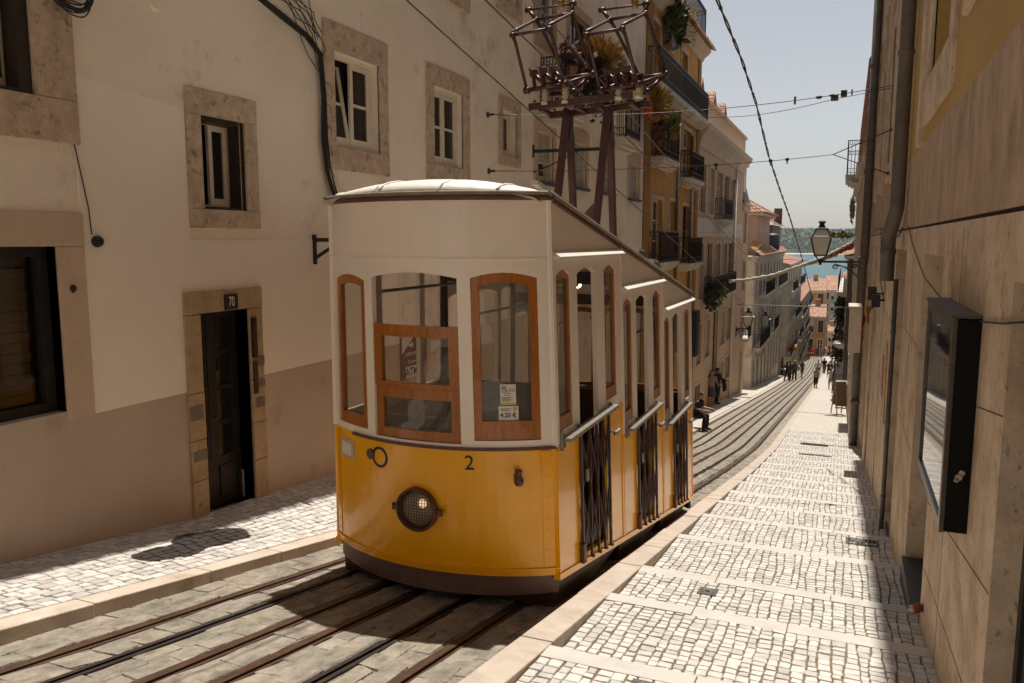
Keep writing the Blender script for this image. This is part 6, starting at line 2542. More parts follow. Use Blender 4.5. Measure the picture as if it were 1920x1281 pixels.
for i in range(40):
    x0, x1 = -1500 + 65 * i, -1500 + 65 * (i + 1)
    mb.add([(x0, 2535 + 12 * math.sin(i * .9), -41.8), (x1, 2535 + 12 * math.sin(i * .9 + .9), -41.8), (x1, 2590, -37), (x0, 2590, -37)], [(0, 1, 2, 3)])
mb.build('far_beach', mat('pale beach', (0.55, 0.48, 0.38), .95, .15, .05), kind='structure')
# trees along the far shore: one wood nobody could count
mb = MB()
r = random.Random(3)
for i in range(5200):
    x = r.uniform(-1150, 500)
    t = r.random() ** 1.4
    y = 2575 + 520 * t
    prof = min(1, (y - 2560) / 900 * 2.6) ** .6
    h = 92 * prof * (.78 + .30 * mnoise.noise((x * .0022, (y - 2560) / 900 * 2, 5)))
    s = r.uniform(3.5, 8)
    c = Vector((x, y, -40 + max(0, h)))
    pts = [c + Vector((math.cos(k * 2.1 + i) * s * .8, math.sin(k * 2.1 + i) * s * .8, r.uniform(-.3, .5) * s)) for k in range(3)]
    mb.add([c + Vector((0, 0, s * 1.3))] + pts, [(0, 1, 2), (0, 2, 3), (0, 3, 1)])
mb.build('far_wood', mat('far tree crowns', (0.035, 0.062, 0.022), .95, .3, .02, island=.35), kind='stuff')

# haze over the whole scene
hz = MB()
hz.box((-4500, -120, -46), (4500, 3800, 95))
m = bpy.data.materials.new('haze air')
m.use_nodes = True
nt = m.node_tree
nt.nodes.remove(nt.nodes['Principled BSDF'])
pv = nt.nodes.new('ShaderNodeVolumePrincipled')
pv.inputs['Color'].default_value = (0.88, 0.92, 0.98, 1)
pv.inputs['Density'].default_value = 0.00007
pv.inputs['Anisotropy'].default_value = 0.3
nt.links.new(pv.outputs[0], nt.nodes['Material Output'].inputs['Volume'])
hz.build('haze', m, kind='stuff')
# ------------------------------------------------------------ wires
M_WIRE = mat('overhead wire', (0.03, 0.027, 0.024), .5, .2, 10)
M_WIREL = mat('sunlit steel wire', (0.16, 0.14, 0.12), .5, .2, 10)


def sag(a, b, s, n=14):
    a, b = Vector(a), Vector(b)
    return [a.lerp(b, i / n) - Vector((0, 0, 4 * s * (i / n) * (1 - i / n))) for i in range(n + 1)]


def wire(name, pts, r, label, cat='wire', m=None, group=None, extra=None):
    mb = MB()
    mb.tube(pts, r, 6)
    if extra:
        extra(mb)
    return mb.build(name, m or M_WIRE, label=label, cat=cat, group=group, loc=pts[0])


# contact wires running down the street over the track
for (X, p0, p1, lb) in ((-3.3, (762, 0), (1005, 219), 'contact wire crossing the cream wall above the tram roof, left one'), (-2.75, (910, 0), (1000, 88), 'contact wire passing between the two pantographs, right one')):
    a, b = onX(*p0, X), onX(*p1, X)
    d = (b - a)
    far_ = a + d * ((58 - a.y) / d.y)
    near = a + d * ((1.0 - a.y) / d.y)
    wire('contact_wire', [near, a, b, far_], .0075, lb, 'overhead wire')
a, b = onX(1212, 252, -4.6), onX(1325, 385, -4.6)
d = b - a
wire('feeder_wire', [a - d * .9, a, b, b + d * 1.2], .012, 'slanting feeder wire in front of the ochre house balconies', 'overhead wire', M_WIREL)


def clamp(p, s=.05):
    def f(mb):
        q = Vector(p)
        mb.box(q - Vector((s, s * .6, s * .5)), q + Vector((s, s * .6, s * .5)))
        mb.box(q - Vector((s * .4, s * .4, s * 1.6)), q + Vector((s * .4, s * .4, s * .5)))
    return f


# lower span wire: left wall to a forked anchor on the right wall
L_ = onX(922, 321, XWL + .06)
Rj = onX(1562, 290, -.45)
fork1, fork2 = onX(1672, 243, XWR - .05), onX(1664, 325, XWR - .05)
pts = sag(L_, Rj, .10, 16)
mb = MB()
mb.tube(pts, .008, 6)
mb.tube([Rj, fork1], .011, 6)
mb.tube([Rj, fork2], .011, 6)
for p in (fork1, fork2):
    mb.lathe(p - Vector((0.03, 0, 0)), [(.03, 0), (.03, .09)], 8, 'x')
mb.lathe(L_ - Vector((.06, 0, 0)), [(.05, 0), (.05, .02), (.02, .03), (.02, .12)], 10, 'x')
for t in (.55, .62, .76, .84):
    q = pts[int(t * 16)]
    mb.box(q - Vector((.04, .03, .03)), q + Vector((.04, .03, .03)))
    mb.box(q - Vector((.015, .015, .10)), q + Vector((.015, .015, .03)))
mb.build('span_wire', M_WIRE, label='long span wire from the cream wall to a forked anchor on the right wall', cat='span wire', loc=L_)
# upper span wires with insulators
L_ = onX(920, 215, XWL + .06)
Rr = onX(1676, 160, XWR - .05)
pts = sag(L_, Rr, .18, 20)
mb = MB()
mb.tube(pts, .007, 6)
mb.lathe(L_ - Vector((.06, 0, 0)), [(.05, 0), (.05, .02), (.02, .03), (.02, .12)], 10, 'x')
dvec = (Rr - L_).normalized()
for px, s, kind in ((1490, .04, 'x'), (1535, .026, 'o'), (1560, .022, 'o'), (1582, .05, 'b'), (1598, .03, 'x')):
    # find the point of the wire at that column
    best = None
    for i in range(400):
        t = i / 399
        q = L_.lerp(Rr, t) - Vector((0, 0, 4 * .18 * t * (1 - t)))
        f = Vector((-_sy * _cp, _cy * _cp, -_sp))
        R_ = Vector((_cy, _sy, 0))
        x = 960 + F_PX * q.dot(R_) / q.dot(f)
        if best is None or abs(x - px) < best[0]:
            best = (abs(x - px), q)
    q = best[1]
    if kind == 'b':
        mb.box(q - Vector((s, s, s)), q + Vector((s, s, s)))
    elif kind == 'o':
        mb.lathe(q - dvec * s * 2, [(.012, 0), (s, s * .7), (s * 1.1, s * 2), (s, s * 3.3), (.012, s * 4)], 10, dvec)
    else:
        mb.box(q - Vector((s * .4, s * .4, s * 1.6)), q + Vector((s * .4, s * .4, s * 1.6)))
mb.build('span_wire', M_WIRE, label='upper span wire with a row of dark insulators near the right wall', cat='span wire', loc=L_)
a = onX(1240, 208, -5.2)
b = onX(1560, 187, -.4)
c = onX(1672, 165, XWR - .05)
mb = MB()
mb.tube(sag(a, b, .25) + [c], .006, 6)
q = onX(1565, 184, -.38)
mb.box(q - Vector((.07, .05, .05)), q + Vector((.07, .05, .05)))
mb.build('span_wire', M_WIRE, label='thin second span wire sagging just below the one with the insulators', cat='span wire', loc=a)
wire('span_wire', sag(onX(1215, 477, XWL + .1), onX(1402, 492, -5.0), .05), .012, 'short span wire in front of the lower balconies of the ochre house', 'span wire', M_WIREL)
wire('span_wire', sag(onX(1205, 432, XWL + .1), onX(1410, 434, -4.8), .05), .008, 'thin horizontal wire level with the ochre house balcony doors', 'span wire', M_WIREL)
wire('bracing_wire', sag((-5.2, 62, zr(62) + 9.6), (.4, 62, zr(62) + 9.5), .12), .02, 'dark thin wire across the far street in front of the river', 'span wire')
# bar across the far street
a, b = onX(1377, 571, XWL + .05), onX(1590, 570, XR2 - .02)
a = Vector((-5.65, 47, onY(1377, 571, 47).z))
b = Vector((.36, 46.9, a.z + .02))
wire('street_wire', [a, b], .03, 'taut pale cable straight across the street at the height of the left lantern', 'cable', mat('pale cable', (0.30, 0.29, 0.22), .6, .1, 6))

# twisted cable hanging along the street
pts = []
for px, py, X in ((1318, -70, -2.5), (1345, 0, -2.5), (1390, 110, -2.5), (1418, 195, -2.5), (1440, 288, -2.5), (1462, 355, -2.5), (1480, 405, -2.5), (1500, 470, -2.5), (1512, 515, -2.5), (1523, 558, -2.5)):
    pts.append(onX(px, py, X))
mb = MB()
full = []
for a, b in zip(pts, pts[1:]):
    k = max(2, int((b - a).length / .22))
    full += [a.lerp(b, i / k) for i in range(k)]
full.append(pts[-1])
for ph_ in (0, math.pi):
    mb.tube([p + Vector((math.cos(i * .5 + ph_) * .02, 0, math.sin(i * .5 + ph_) * .02)) for i, p in enumerate(full)], .017, 5)
for i in range(0, len(full), 9):
    mb.lathe(full[i] - Vector((0, .03, 0)), [(.04, 0), (.04, .05)], 7, 'y')
mb.build('twisted_cable', mat('weathered twisted cable', (0.10, 0.075, 0.05), .8, .3, 12), label='thick twisted cable slanting across the sky down the street', cat='cable', loc=pts[0])

# festoon across the street: white rope, orange and red streamers at its right end
a = Vector((-5.3, 40.0, onY(1350, 529, 40.0).z))
b = Vector((.40, 40.5, onY(1602, 452, 40.5).z))
g = thing('festoon', a, 'white festoon across the street with orange and red streamers at its right end', 'festoon')
mid_ = [(1350, 529), (1400, 525), (1450, 516), (1500, 499), (1540, 485), (1570, 470), (1602, 453)]
path = []
for k, (px, py) in enumerate(mid_):
    path.append(onY(px, py, 40.0 + .08 * k))
mb = MB()
r = random.Random(8)
full = []
for p, q in zip(path, path[1:]):
    full += [p.lerp(q, i / 12) for i in range(12)]
full.append(path[-1])
mb.tube(full, [.075 + .02 * math.sin(i * 1.7) for i in range(len(full))], 7)
for i, p in enumerate(full):
    for k in range(6):
        d = Vector((r.gauss(0, 1), r.gauss(0, 1), r.gauss(0, 1))).normalized() * .14
        s = d.orthogonal().normalized() * .02
        mb.add([p - s, p + s, p + d], [(0, 1, 2)])
mb.build('garland', mat('white paper fringe', (0.62, 0.58, 0.47), .9, .15, 5, island=.3), g)
for j, (nm, c0, c1, colr, drop) in enumerate((('orange_streamer', .52, .82, (0.62, 0.30, 0.04), .14), ('red_streamer', .74, 1.0, (0.55, 0.06, 0.02), .22))):
    mb = MB()
    n0, n1 = int(c0 * (len(full) - 1)), int(c1 * (len(full) - 1))
    for i in range(n0, n1):
        p = full[i] - Vector((0, .02, .05))
        for k in range(4):
            q = p + Vector((r.uniform(-.04, .04), r.uniform(-.05, .05), 0))
            e = q + Vector((r.gauss(0, .03), r.gauss(0, .04), -drop * r.uniform(.6, 1.2) * (i - n0 + 4) / (n1 - n0)))
            s = Vector((.035, .015, 0))
            mb.add([q - s, q + s, e + s * .7, e - s * .7], [(0, 1, 2, 3)])
    mb.build(nm, mat(nm + ' paper', colr, .8, .2, 5, island=.3), g)
mb = MB()
p = full[int(.31 * len(full))]
leaves(mb, p - Vector((0, 0, .1)), (.12, .1, .1), 50, .06, r)
mb.build('yellow_rosette', mat('yellow paper', (0.65, 0.45, 0.02), .8, .1, 4), g)
# climbing plant with yellow flowers beyond the lamp, on the yellow house
plant('climbing_plant', onX(1598, 400, XR2 - .15), (.18, 1.2, .9), 420, .14, LF_G, 'green climber hanging on the house corner above the street lamp', 21, pot=False, droop=.6)
plant('climbing_plant', onY(1578, 438, 40) + Vector((0, 0, -.15)), (.55, .5, .14), 260, .10, LF_L, 'yellow flowered garland reaching out behind the street lamp', 22, pot=False)
plant('climbing_plant', onX(1594, 478, XR2 - .15), (.16, 1.0, .5), 260, .13, LF_D, 'dark climber under the street lamp arm on the right', 23, pot=False, droop=.5)

# ------------------------------------------------------------ street lamps
M_LGLASS = mat('frosted lantern glass', (0.60, 0.56, 0.47), .25, .05, 4, spec=.6)


def lantern(c, s, wall, label):
    """c: centre of the lantern glass; wall: end of the arm on the wall; s: width of the lantern"""
    c, wall = Vector(c), Vector(wall)
    root = thing('street_lamp', wall, label, 'street lamp', None)
    R4 = math.pi / 4
    q = s / 2 * math.sqrt(2)
    g = MB()
    g.lathe(c, [(q * .58, -.72 * s), (q * .92, .12 * s), (q * .98, .13 * s)], 4, rot=R4, sm=False)
    g.lathe(c, [(q * .92, .20 * s), (q * .52, .60 * s)], 4, rot=R4, sm=False)
    gp = g.build('pane', M_LGLASS, root)
    f = MB()
    for sx in (-1, 1):
        for sy in (-1, 1):
            P_ = lambda rr, h: c + Vector((sx * rr / math.sqrt(2), sy * rr / math.sqrt(2), h))
            f.beam(P_(q * .58, -.74 * s), P_(q * .93, .13 * s), .05 * s, .05 * s)
            f.beam(P_(q * .93, .19 * s), P_(q * .52, .62 * s), .05 * s, .05 * s)
            f.beam(P_(q * .55, -.74 * s), c + Vector((sx * .05 * s, sy * .05 * s, -1.05 * s)), .04 * s, .04 * s)
    f.lathe(c, [(q * .62, -.77 * s), (q * .64, -.71 * s), (q * .56, -.71 * s)], 4, rot=R4, sm=False)
    f.lathe(c, [(.07 * s, -1.08 * s), (.09 * s, -1.02 * s), (.05 * s, -.9 * s)], 10)
    f.build('frame', M_BLACKPAINT, root)
    b = MB()
    b.lathe(c, [(q * 1.25, .125 * s), (q * 1.28, .15 * s), (q * 1.25, .20 * s), (q * .95, .20 * s)], 4, rot=R4, sm=False)
    b.build('rim', mat('pale lamp rim', (0.45, 0.42, 0.36), .5, .1, 6), root)
    r_ = MB()
    r_.lathe(c, [(q * .60, .60 * s), (q * .60, .66 * s), (q * .40, .74 * s), (q * .26, .78 * s), (q * .24, .9 * s), (q * .34, .93 * s), (q * .36, 1.0 * s), (q * .30, 1.03 * s), (q * .1, 1.06 * s)], 4, rot=R4, sm=False)
    r_.build('lantern_cap', M_BLACKPAINT, root)
    a = MB()
    e = c + Vector((0, 0, -1.07 * s))
    w_ = Vector((wall.x, wall.y, e.z))
    a.beam(e + (e - w_).normalized() * .1 * s, w_, .05, .06)
    a.box(e - Vector((.045, .045, .16 * s)), e + Vector((.045, .045, .06)))
    L = (w_ - e)
    d = L.normalized()
    n = 20
    a.tube([e + L * (.42 + .58 * k / n) + Vector((0, 0, -.10 - .62 * s * (k / n) ** 1.8)) for k in range(n + 1)], .022, 6)
    for cc, rad, turns in ((.40, .16 * s, 1.6), (.78, .17 * s, 1.5), (.90, .12 * s, 1.3)):
        ctr = e + L * cc + Vector((0, 0, -.06 - rad))
        a.tube([ctr + d * math.cos(t) * rad * (1 - t / 14) + Vector((0, 0, math.sin(t) * rad * (1 - t / 14))) for t in [turns * 2 * math.pi * k / 26 for k in range(27)]], .017, 5)
    a.beam(w_ + Vector((0, 0, .12)), w_ + Vector((0, 0, -.9 * s)), .03, .05, up=(1, 0, 0))
    a.build('bracket', M_BLACKPAINT, root)
    return root


cz = onY(1540, 452, 27.6)
lantern(cz, .62, (XR2, 27.62, cz.z), 'large black street lantern with frosted glass on a scrolled arm from the right wall')
cz = onY(1403, 597, 47.0)
lantern(cz, .56, (-5.68, 47.0, cz.z), 'smaller street lantern on an arm at the end of the peach house on the left')
cz = onY(1435, 601, 62.0)
lantern(cz, .62, (-5.68, 62.0, cz.z), 'pale capped street lantern farther down the left side, on the grey house')
a = thing('lamp_bracket', onX(985, 282, XWL), 'empty black iron arm with a slanting stay on the cream wall above the tram roof', 'bracket')
mb = MB()
p = onX(1000, 284, XWL)
mb.beam(p, p + Vector((1.3, .1, 0)), .05, .06)
mb.tube([p + Vector((0, 0, -.4)), p + Vector((.35, 0, -.28)), p + Vector((.9, .06, -.02))], .012, 6)
mb.box(p + Vector((-.02, -.05, -.12)), p + Vector((.02, .05, .12)))
mb.lathe(p + Vector((.7, .05, .03)), [(.02, 0), (.02, .12)], 8)
mb.build('arm', M_BLACKPAINT, a)

# ------------------------------------------------------------ round sign, boards, bins, barriers
c = onY(1423, 658, 58.5)
sg = thing('road_sign', c, 'round red and white road sign on the corner of the grey house', 'road sign')
mb = MB()
mb.lathe(c, [(.36, 0), (.36, .03), (.30, .032)], 24, (.25, -1, 0))
mb.build('rim', mat('sign red', (0.40, 0.04, 0.03), .5, .1, 4), sg)
mb = MB()
mb.lathe(c + Vector((.008, -.034, 0)), [(.29, 0), (.29, .004)], 24, (.25, -1, 0))
f_ = mb.build('face', mat('sign white worn', (0.55, 0.42, 0.36), .5, .25, 6), sg)
mb = MB()
mb.beam(c + Vector((.012, -.045, 0)) + Vector((-.18, 0, -.16)), c + Vector((.012, -.045, 0)) + Vector((.18, 0, .16)), .012, .09)
mb.beam(c + Vector((-.02, -.042, .06)), c + Vector((.12, -.046, .06)), .012, .09)
mb.build('symbol', mat('sign dark symbol', (0.25, 0.06, 0.05), .5, .1, 4), sg)
mb = MB()
mb.tube([c + Vector((0, .03, -.3)), c + Vector((-.3, .12, -.1))], .02, 6)
mb.build('arm', M_IRON, sg)


def on_ground(px, py, dz=.1):
    """distance along the street at which the pixel meets the pavement"""
    lo = 12.0
    for i in range(1400):
        y = 12 + i * .1
        q = onY(px, py, y)
        if q.z <= zr(y) + dz:
            return Vector((q.x, y, zr(y) + dz))
    return Vector((q.x, y, zr(y) + dz))


bd = on_ground(1578, 776)
bd = Vector((.02, 38.5, zr(38.5) + .1))
root = thing('menu_board', bd, 'wooden folding menu board standing on the right pavement in front of the green bin', 'menu board')
s = 1.0
for dy, nm in ((-.28, 'front_panel'), (.28, 'back_panel')):
    mb = MB()
    P_ = lambda x, h: bd + Vector((x * .68 * math.cos(.5) - dy * (1 - h / 1.5) * math.sin(.5), x * .68 * math.sin(.5) + dy * (1 - h / 1.5) * math.cos(.5), h))
    for x in (-.36, .36):
        mb.beam(P_(x, 0), P_(x, 1.5), .05, .035, up=(0, 1, 0))
    mb.beam(P_(-.36, .45), P_(.36, .45), .04, .05)
    mb.beam(P_(-.36, 1.47), P_(.36, 1.47), .04, .06)
    f_ = mb.build(nm, M_WOOD, root)
    mb = MB()
    mb.prism([P_(-.335, .48), P_(.335, .48), P_(.335, 1.44), P_(-.335, 1.44)], (0, .015, 0))
    mb.build('board', mat('greyish slate board', (0.20, 0.155, 0.115), .7, .1, 4), f_)
bn = Vector((.10, 43, zr(43) + .1))
root = thing('litter_bin', bn, 'dark green bin with a pale green lid standing behind the menu board', 'bin')
mb = MB()
mb.box(bn + Vector((-.29, -.3, .12)), bn + Vector((.29, .3, 1.2)))
for x in (-.22, .22):
    mb.lathe(bn + Vector((x - .04, .2, .1)), [(.1, 0), (.1, .08)], 12, 'x')
mb.build('body', mat('green plastic', (0.035, 0.055, 0.035), .5, .1, 5), root, bevel=.04)
mb = MB()
mb.hexa([bn + Vector(q) for q in ((-.32, -.34, 1.2), (.32, -.34, 1.2), (.32, .34, 1.2), (-.32, .34, 1.2), (-.31, -.32, 1.28), (.31, -.32, 1.28), (.3, .32, 1.36), (-.3, .32, 1.36))])
mb.build('lid', mat('pale green plastic', (0.23, 0.30, 0.24), .5, .1, 5), root, bevel=.02)
c = Vector((.2, 50, zr(50) + .1))
root = thing('yellow_post', c, 'short yellow post beside the dark doorway on the right pavement', 'post')
mb = MB()
mb.lathe(c, [(.07, 0), (.07, .95), (.05, 1.05), (.01, 1.08)], 10)
mb.build('shaft', mat('yellow post paint', (0.42, 0.30, 0.03), .6, .15, 6), root)
c = onX(1604, 612, XR2 - .1)
mb = MB()
mb.box(c + Vector((-.14, -.5, -.55)), c + Vector((.12, .45, .45)))
mb.box(c + Vector((-.17, -.53, .45)), c + Vector((.12, .48, .50)))
mb.build('meter_box', mat('cream meter box', (0.55, 0.47, 0.36), .7, .08, 5), label='cream electricity box mounted on the right wall below the street lamp', cat='meter box', loc=c, bevel=.015)
# yellow hanging cloth, orange lamp shade and red stall covers far down the street
c = Vector((-5.0, 96, zr(96) + 1.2))
mb = MB()
mb.prism([c + Vector((.05 * math.sin(k), -.5 + k * .2, 0)) for k in range(6)] + [c + Vector((.05 * math.sin(k) + .05, -.5 + k * .2, 0)) for k in range(5, -1, -1)], (0, 0, 2.3))
mb.build('banner', mat('yellow banner cloth', (0.50, 0.34, 0.02), .8, .1, 4), label='tall yellow banner hanging beside a shop far down the left side', cat='banner', loc=c)
c = onY(1487, 652, 88)
mb = MB()
mb.prism([c + Vector((-.9, 0, 0)), c + Vector((.3, 0, 0)), c + Vector((.3, .9, .25)), c + Vector((-.9, .9, .25))], (0, 0, .06))
mb.prism([c + Vector((-.9, -.01, -.35)), c + Vector((.3, -.01, -.35)), c + Vector((.3, -.01, .03)), c + Vector((-.9, -.01, .03))], (0, .03, 0))
mb.build('shop_awning', mat('orange awning cloth', (0.48, 0.20, 0.03), .8, .1, 4), label='small orange shop awning far down the left side above the people', cat='awning', loc=c)
for i, (px, lb) in enumerate(((1513, 'red and white barrier board left of the crowd at the bottom of the street'), (1522, 'second red barrier board closer to the crowd at the bottom of the street'))):
    q = Vector((onY(px, 665, 147).x, 147 + i, zr(147) + .05))
    mb = MB()
    mb.prism([q + Vector((-.45, 0, .1)), q + Vector((.45, 0, .1)), q + Vector((.28, 0, 1.25)), q + Vector((-.28, 0, 1.25))], (0, .3, 0))
    mb.box(q + Vector((-.5, -.05, 0)), q + Vector((.5, .35, .1)))
    root = mb.build('barrier', mat('barrier red', (0.52, 0.08, 0.04), .6, .1, 4), label=lb, cat='barrier', loc=q)
    mb = MB()
    mb.prism([q + Vector((-.39, -.012, .5)), q + Vector((.39, -.012, .5)), q + Vector((.35, -.012, .75)), q + Vector((-.35, -.012, .75))], (0, .01, 0))
    mb.build('stripe', M_BAND, root)
# café table
q = Vector((-4.9, 78.5, zr(78.5) + .1))
root = thing('cafe_table', q, 'small white café table on the far left pavement beside the person in red', 'table')
mb = MB()
mb.lathe(q, [(.4, .72), (.42, .74), (.4, .76)], 18)
mb.build('table_top', M_BAND, root)
mb = MB()
mb.tube([q + Vector((0, 0, .02)), q + Vector((0, 0, .73))], .03, 8)
for k in range(3):
    mb.tube([q + Vector((0, 0, .12)), q + Vector((.3 * math.cos(k * 2.1), .3 * math.sin(k * 2.1), .01))], .02, 6)
mb.build('pedestal', M_IRON, root)
# ------------------------------------------------------------ people
SKINS = {}


def mat_skin(t):
    cols = {'l': (0.50, 0.29, 0.19), 't': (0.40, 0.21, 0.13), 'd': (0.20, 0.10, 0.06)}
    return mat('skin ' + t, cols[t], .5, .06, 8)


def cloth(col):
    return mat('cloth %.3f %.3f %.3f' % col, col, .9, .1, 8, .2, 40)


HAIRC = {'b': (0.02, 0.013, 0.009), 'br': (0.07, 0.035, 0.018), 'bl': (0.30, 0.19, 0.08), 'g': (0.30, 0.28, 0.25)}


def loft(mb, rings, n=12, mi=0):
    """rings: (centre, rx, ry, side vector)"""
    base = len(mb.v)
    for c, rx, ry in rings:
        for k in range(n):
            t = 2 * math.pi * k / n
            mb.v.append(tuple(Vector(c) + Vector((math.cos(t) * rx, math.sin(t) * ry, 0))))
    for i in range(len(rings) - 1):
        for k in range(n):
            k2 = (k + 1) % n
            mb.f.append((base + i * n + k, base + i * n + k2, base + (i + 1) * n + k2, base + (i + 1) * n + k))
            mb.mi.append(mi)
            mb.sm.append(True)
    mb.f.append(tuple(base + k for k in range(n))[::-1])
    mb.f.append(tuple(base + (len(rings) - 1) * n + k for k in range(n)))
    mb.mi += [mi, mi]
    mb.sm += [False, False]


def limb(mb, pts, rs, n=9):
    mb.tube(pts, rs, n)


def skin_body(J, name, m, root, xf):
    """one continuous body grown on a skeleton with the skin modifier"""
    vs, es, rad = [], [], []

    def add(p, r, parent=None):
        vs.append(tuple(p))
        rad.append(r if isinstance(r, tuple) else (r, r))
        if parent is not None:
            es.append((parent, len(vs) - 1))
        return len(vs) - 1
    pel = add(J['pel'], (.075, .055))
    sp = add(J['spine'], (.07, .05), pel)
    ch = add(J['chest'], (.082, .055), sp)
    nb = add(J['neckb'], (.045, .04), ch)
    nk = add(J['neck'], (.030, .030), nb)
    h0 = add(J['head0'], (.034, .042), nk)
    h1 = add(J['head1'], (.043, .054), h0)
    h2 = add(J['head2'], (.044, .056), h1)
    h3 = add(J['head3'], (.026, .034), h2)
    add(J['nose'], .009, h1)
    for s in ('L', 'R'):
        add(J['ear' + s], .010, h1)
        sh = add(J['sh' + s], .036, ch)
        el = add(J['el' + s], .025, sh)
        wr = add(J['wr' + s], .016, el)
        hd = add(J['hd' + s], (.019, .012), wr)
        for k in range(5):
            a = add(J['f%d%s' % (k, s)], .0062, hd)
            add(J['g%d%s' % (k, s)], .0052, a)
        hp = add(J['hip' + s], .058, pel)
        kn = add(J['kn' + s], .039, hp)
        cf = add(Vector(J['kn' + s]).lerp(Vector(J['an' + s]), .35) + Vector((0, .008, 0)), .036, kn)
        an = add(J['an' + s], .022, cf)
        add(J['heel' + s], .022, an)
        add(J['toe' + s], .020, an)
    me = bpy.data.meshes.new(name)
    me.from_pydata([tuple(xf(Vector(v))) for v in vs], es, [])
    ob = bpy.data.objects.new('tmp', me)
    COL.objects.link(ob)
    k = xf.scale
    md = ob.modifiers.new('s', 'SKIN')
    md.use_smooth_shade = True
    for i, d in enumerate(me.skin_vertices[0].data):
        d.radius = (rad[i][0] * k, rad[i][1] * k)
        d.use_root = (i == 0)
    sd = ob.modifiers.new('d', 'SUBSURF')
    sd.levels = 1
    sd.render_levels = 1
    dg = bpy.context.evaluated_depsgraph_get()
    out = bpy.data.meshes.new_from_object(ob.evaluated_get(dg))
    bpy.data.objects.remove(ob)
    out.materials.clear()
    out.materials.append(m)
    base = Vector(root['_base'])
    out.transform(Matrix.Translation(-base))
    o = bpy.data.objects.new(name, out)
    COL.objects.link(o)
    o.parent = root
    return o


class XF:
    def __init__(self, loc, h, face):
        self.loc, self.scale = Vector(loc), h
        self.c, self.s = math.cos(face), math.sin(face)

    def __call__(self, p):
        p = Vector(p) * self.scale
        return self.loc + Vector((p.x * self.c - p.y * self.s, p.x * self.s + p.y * self.c, p.z))


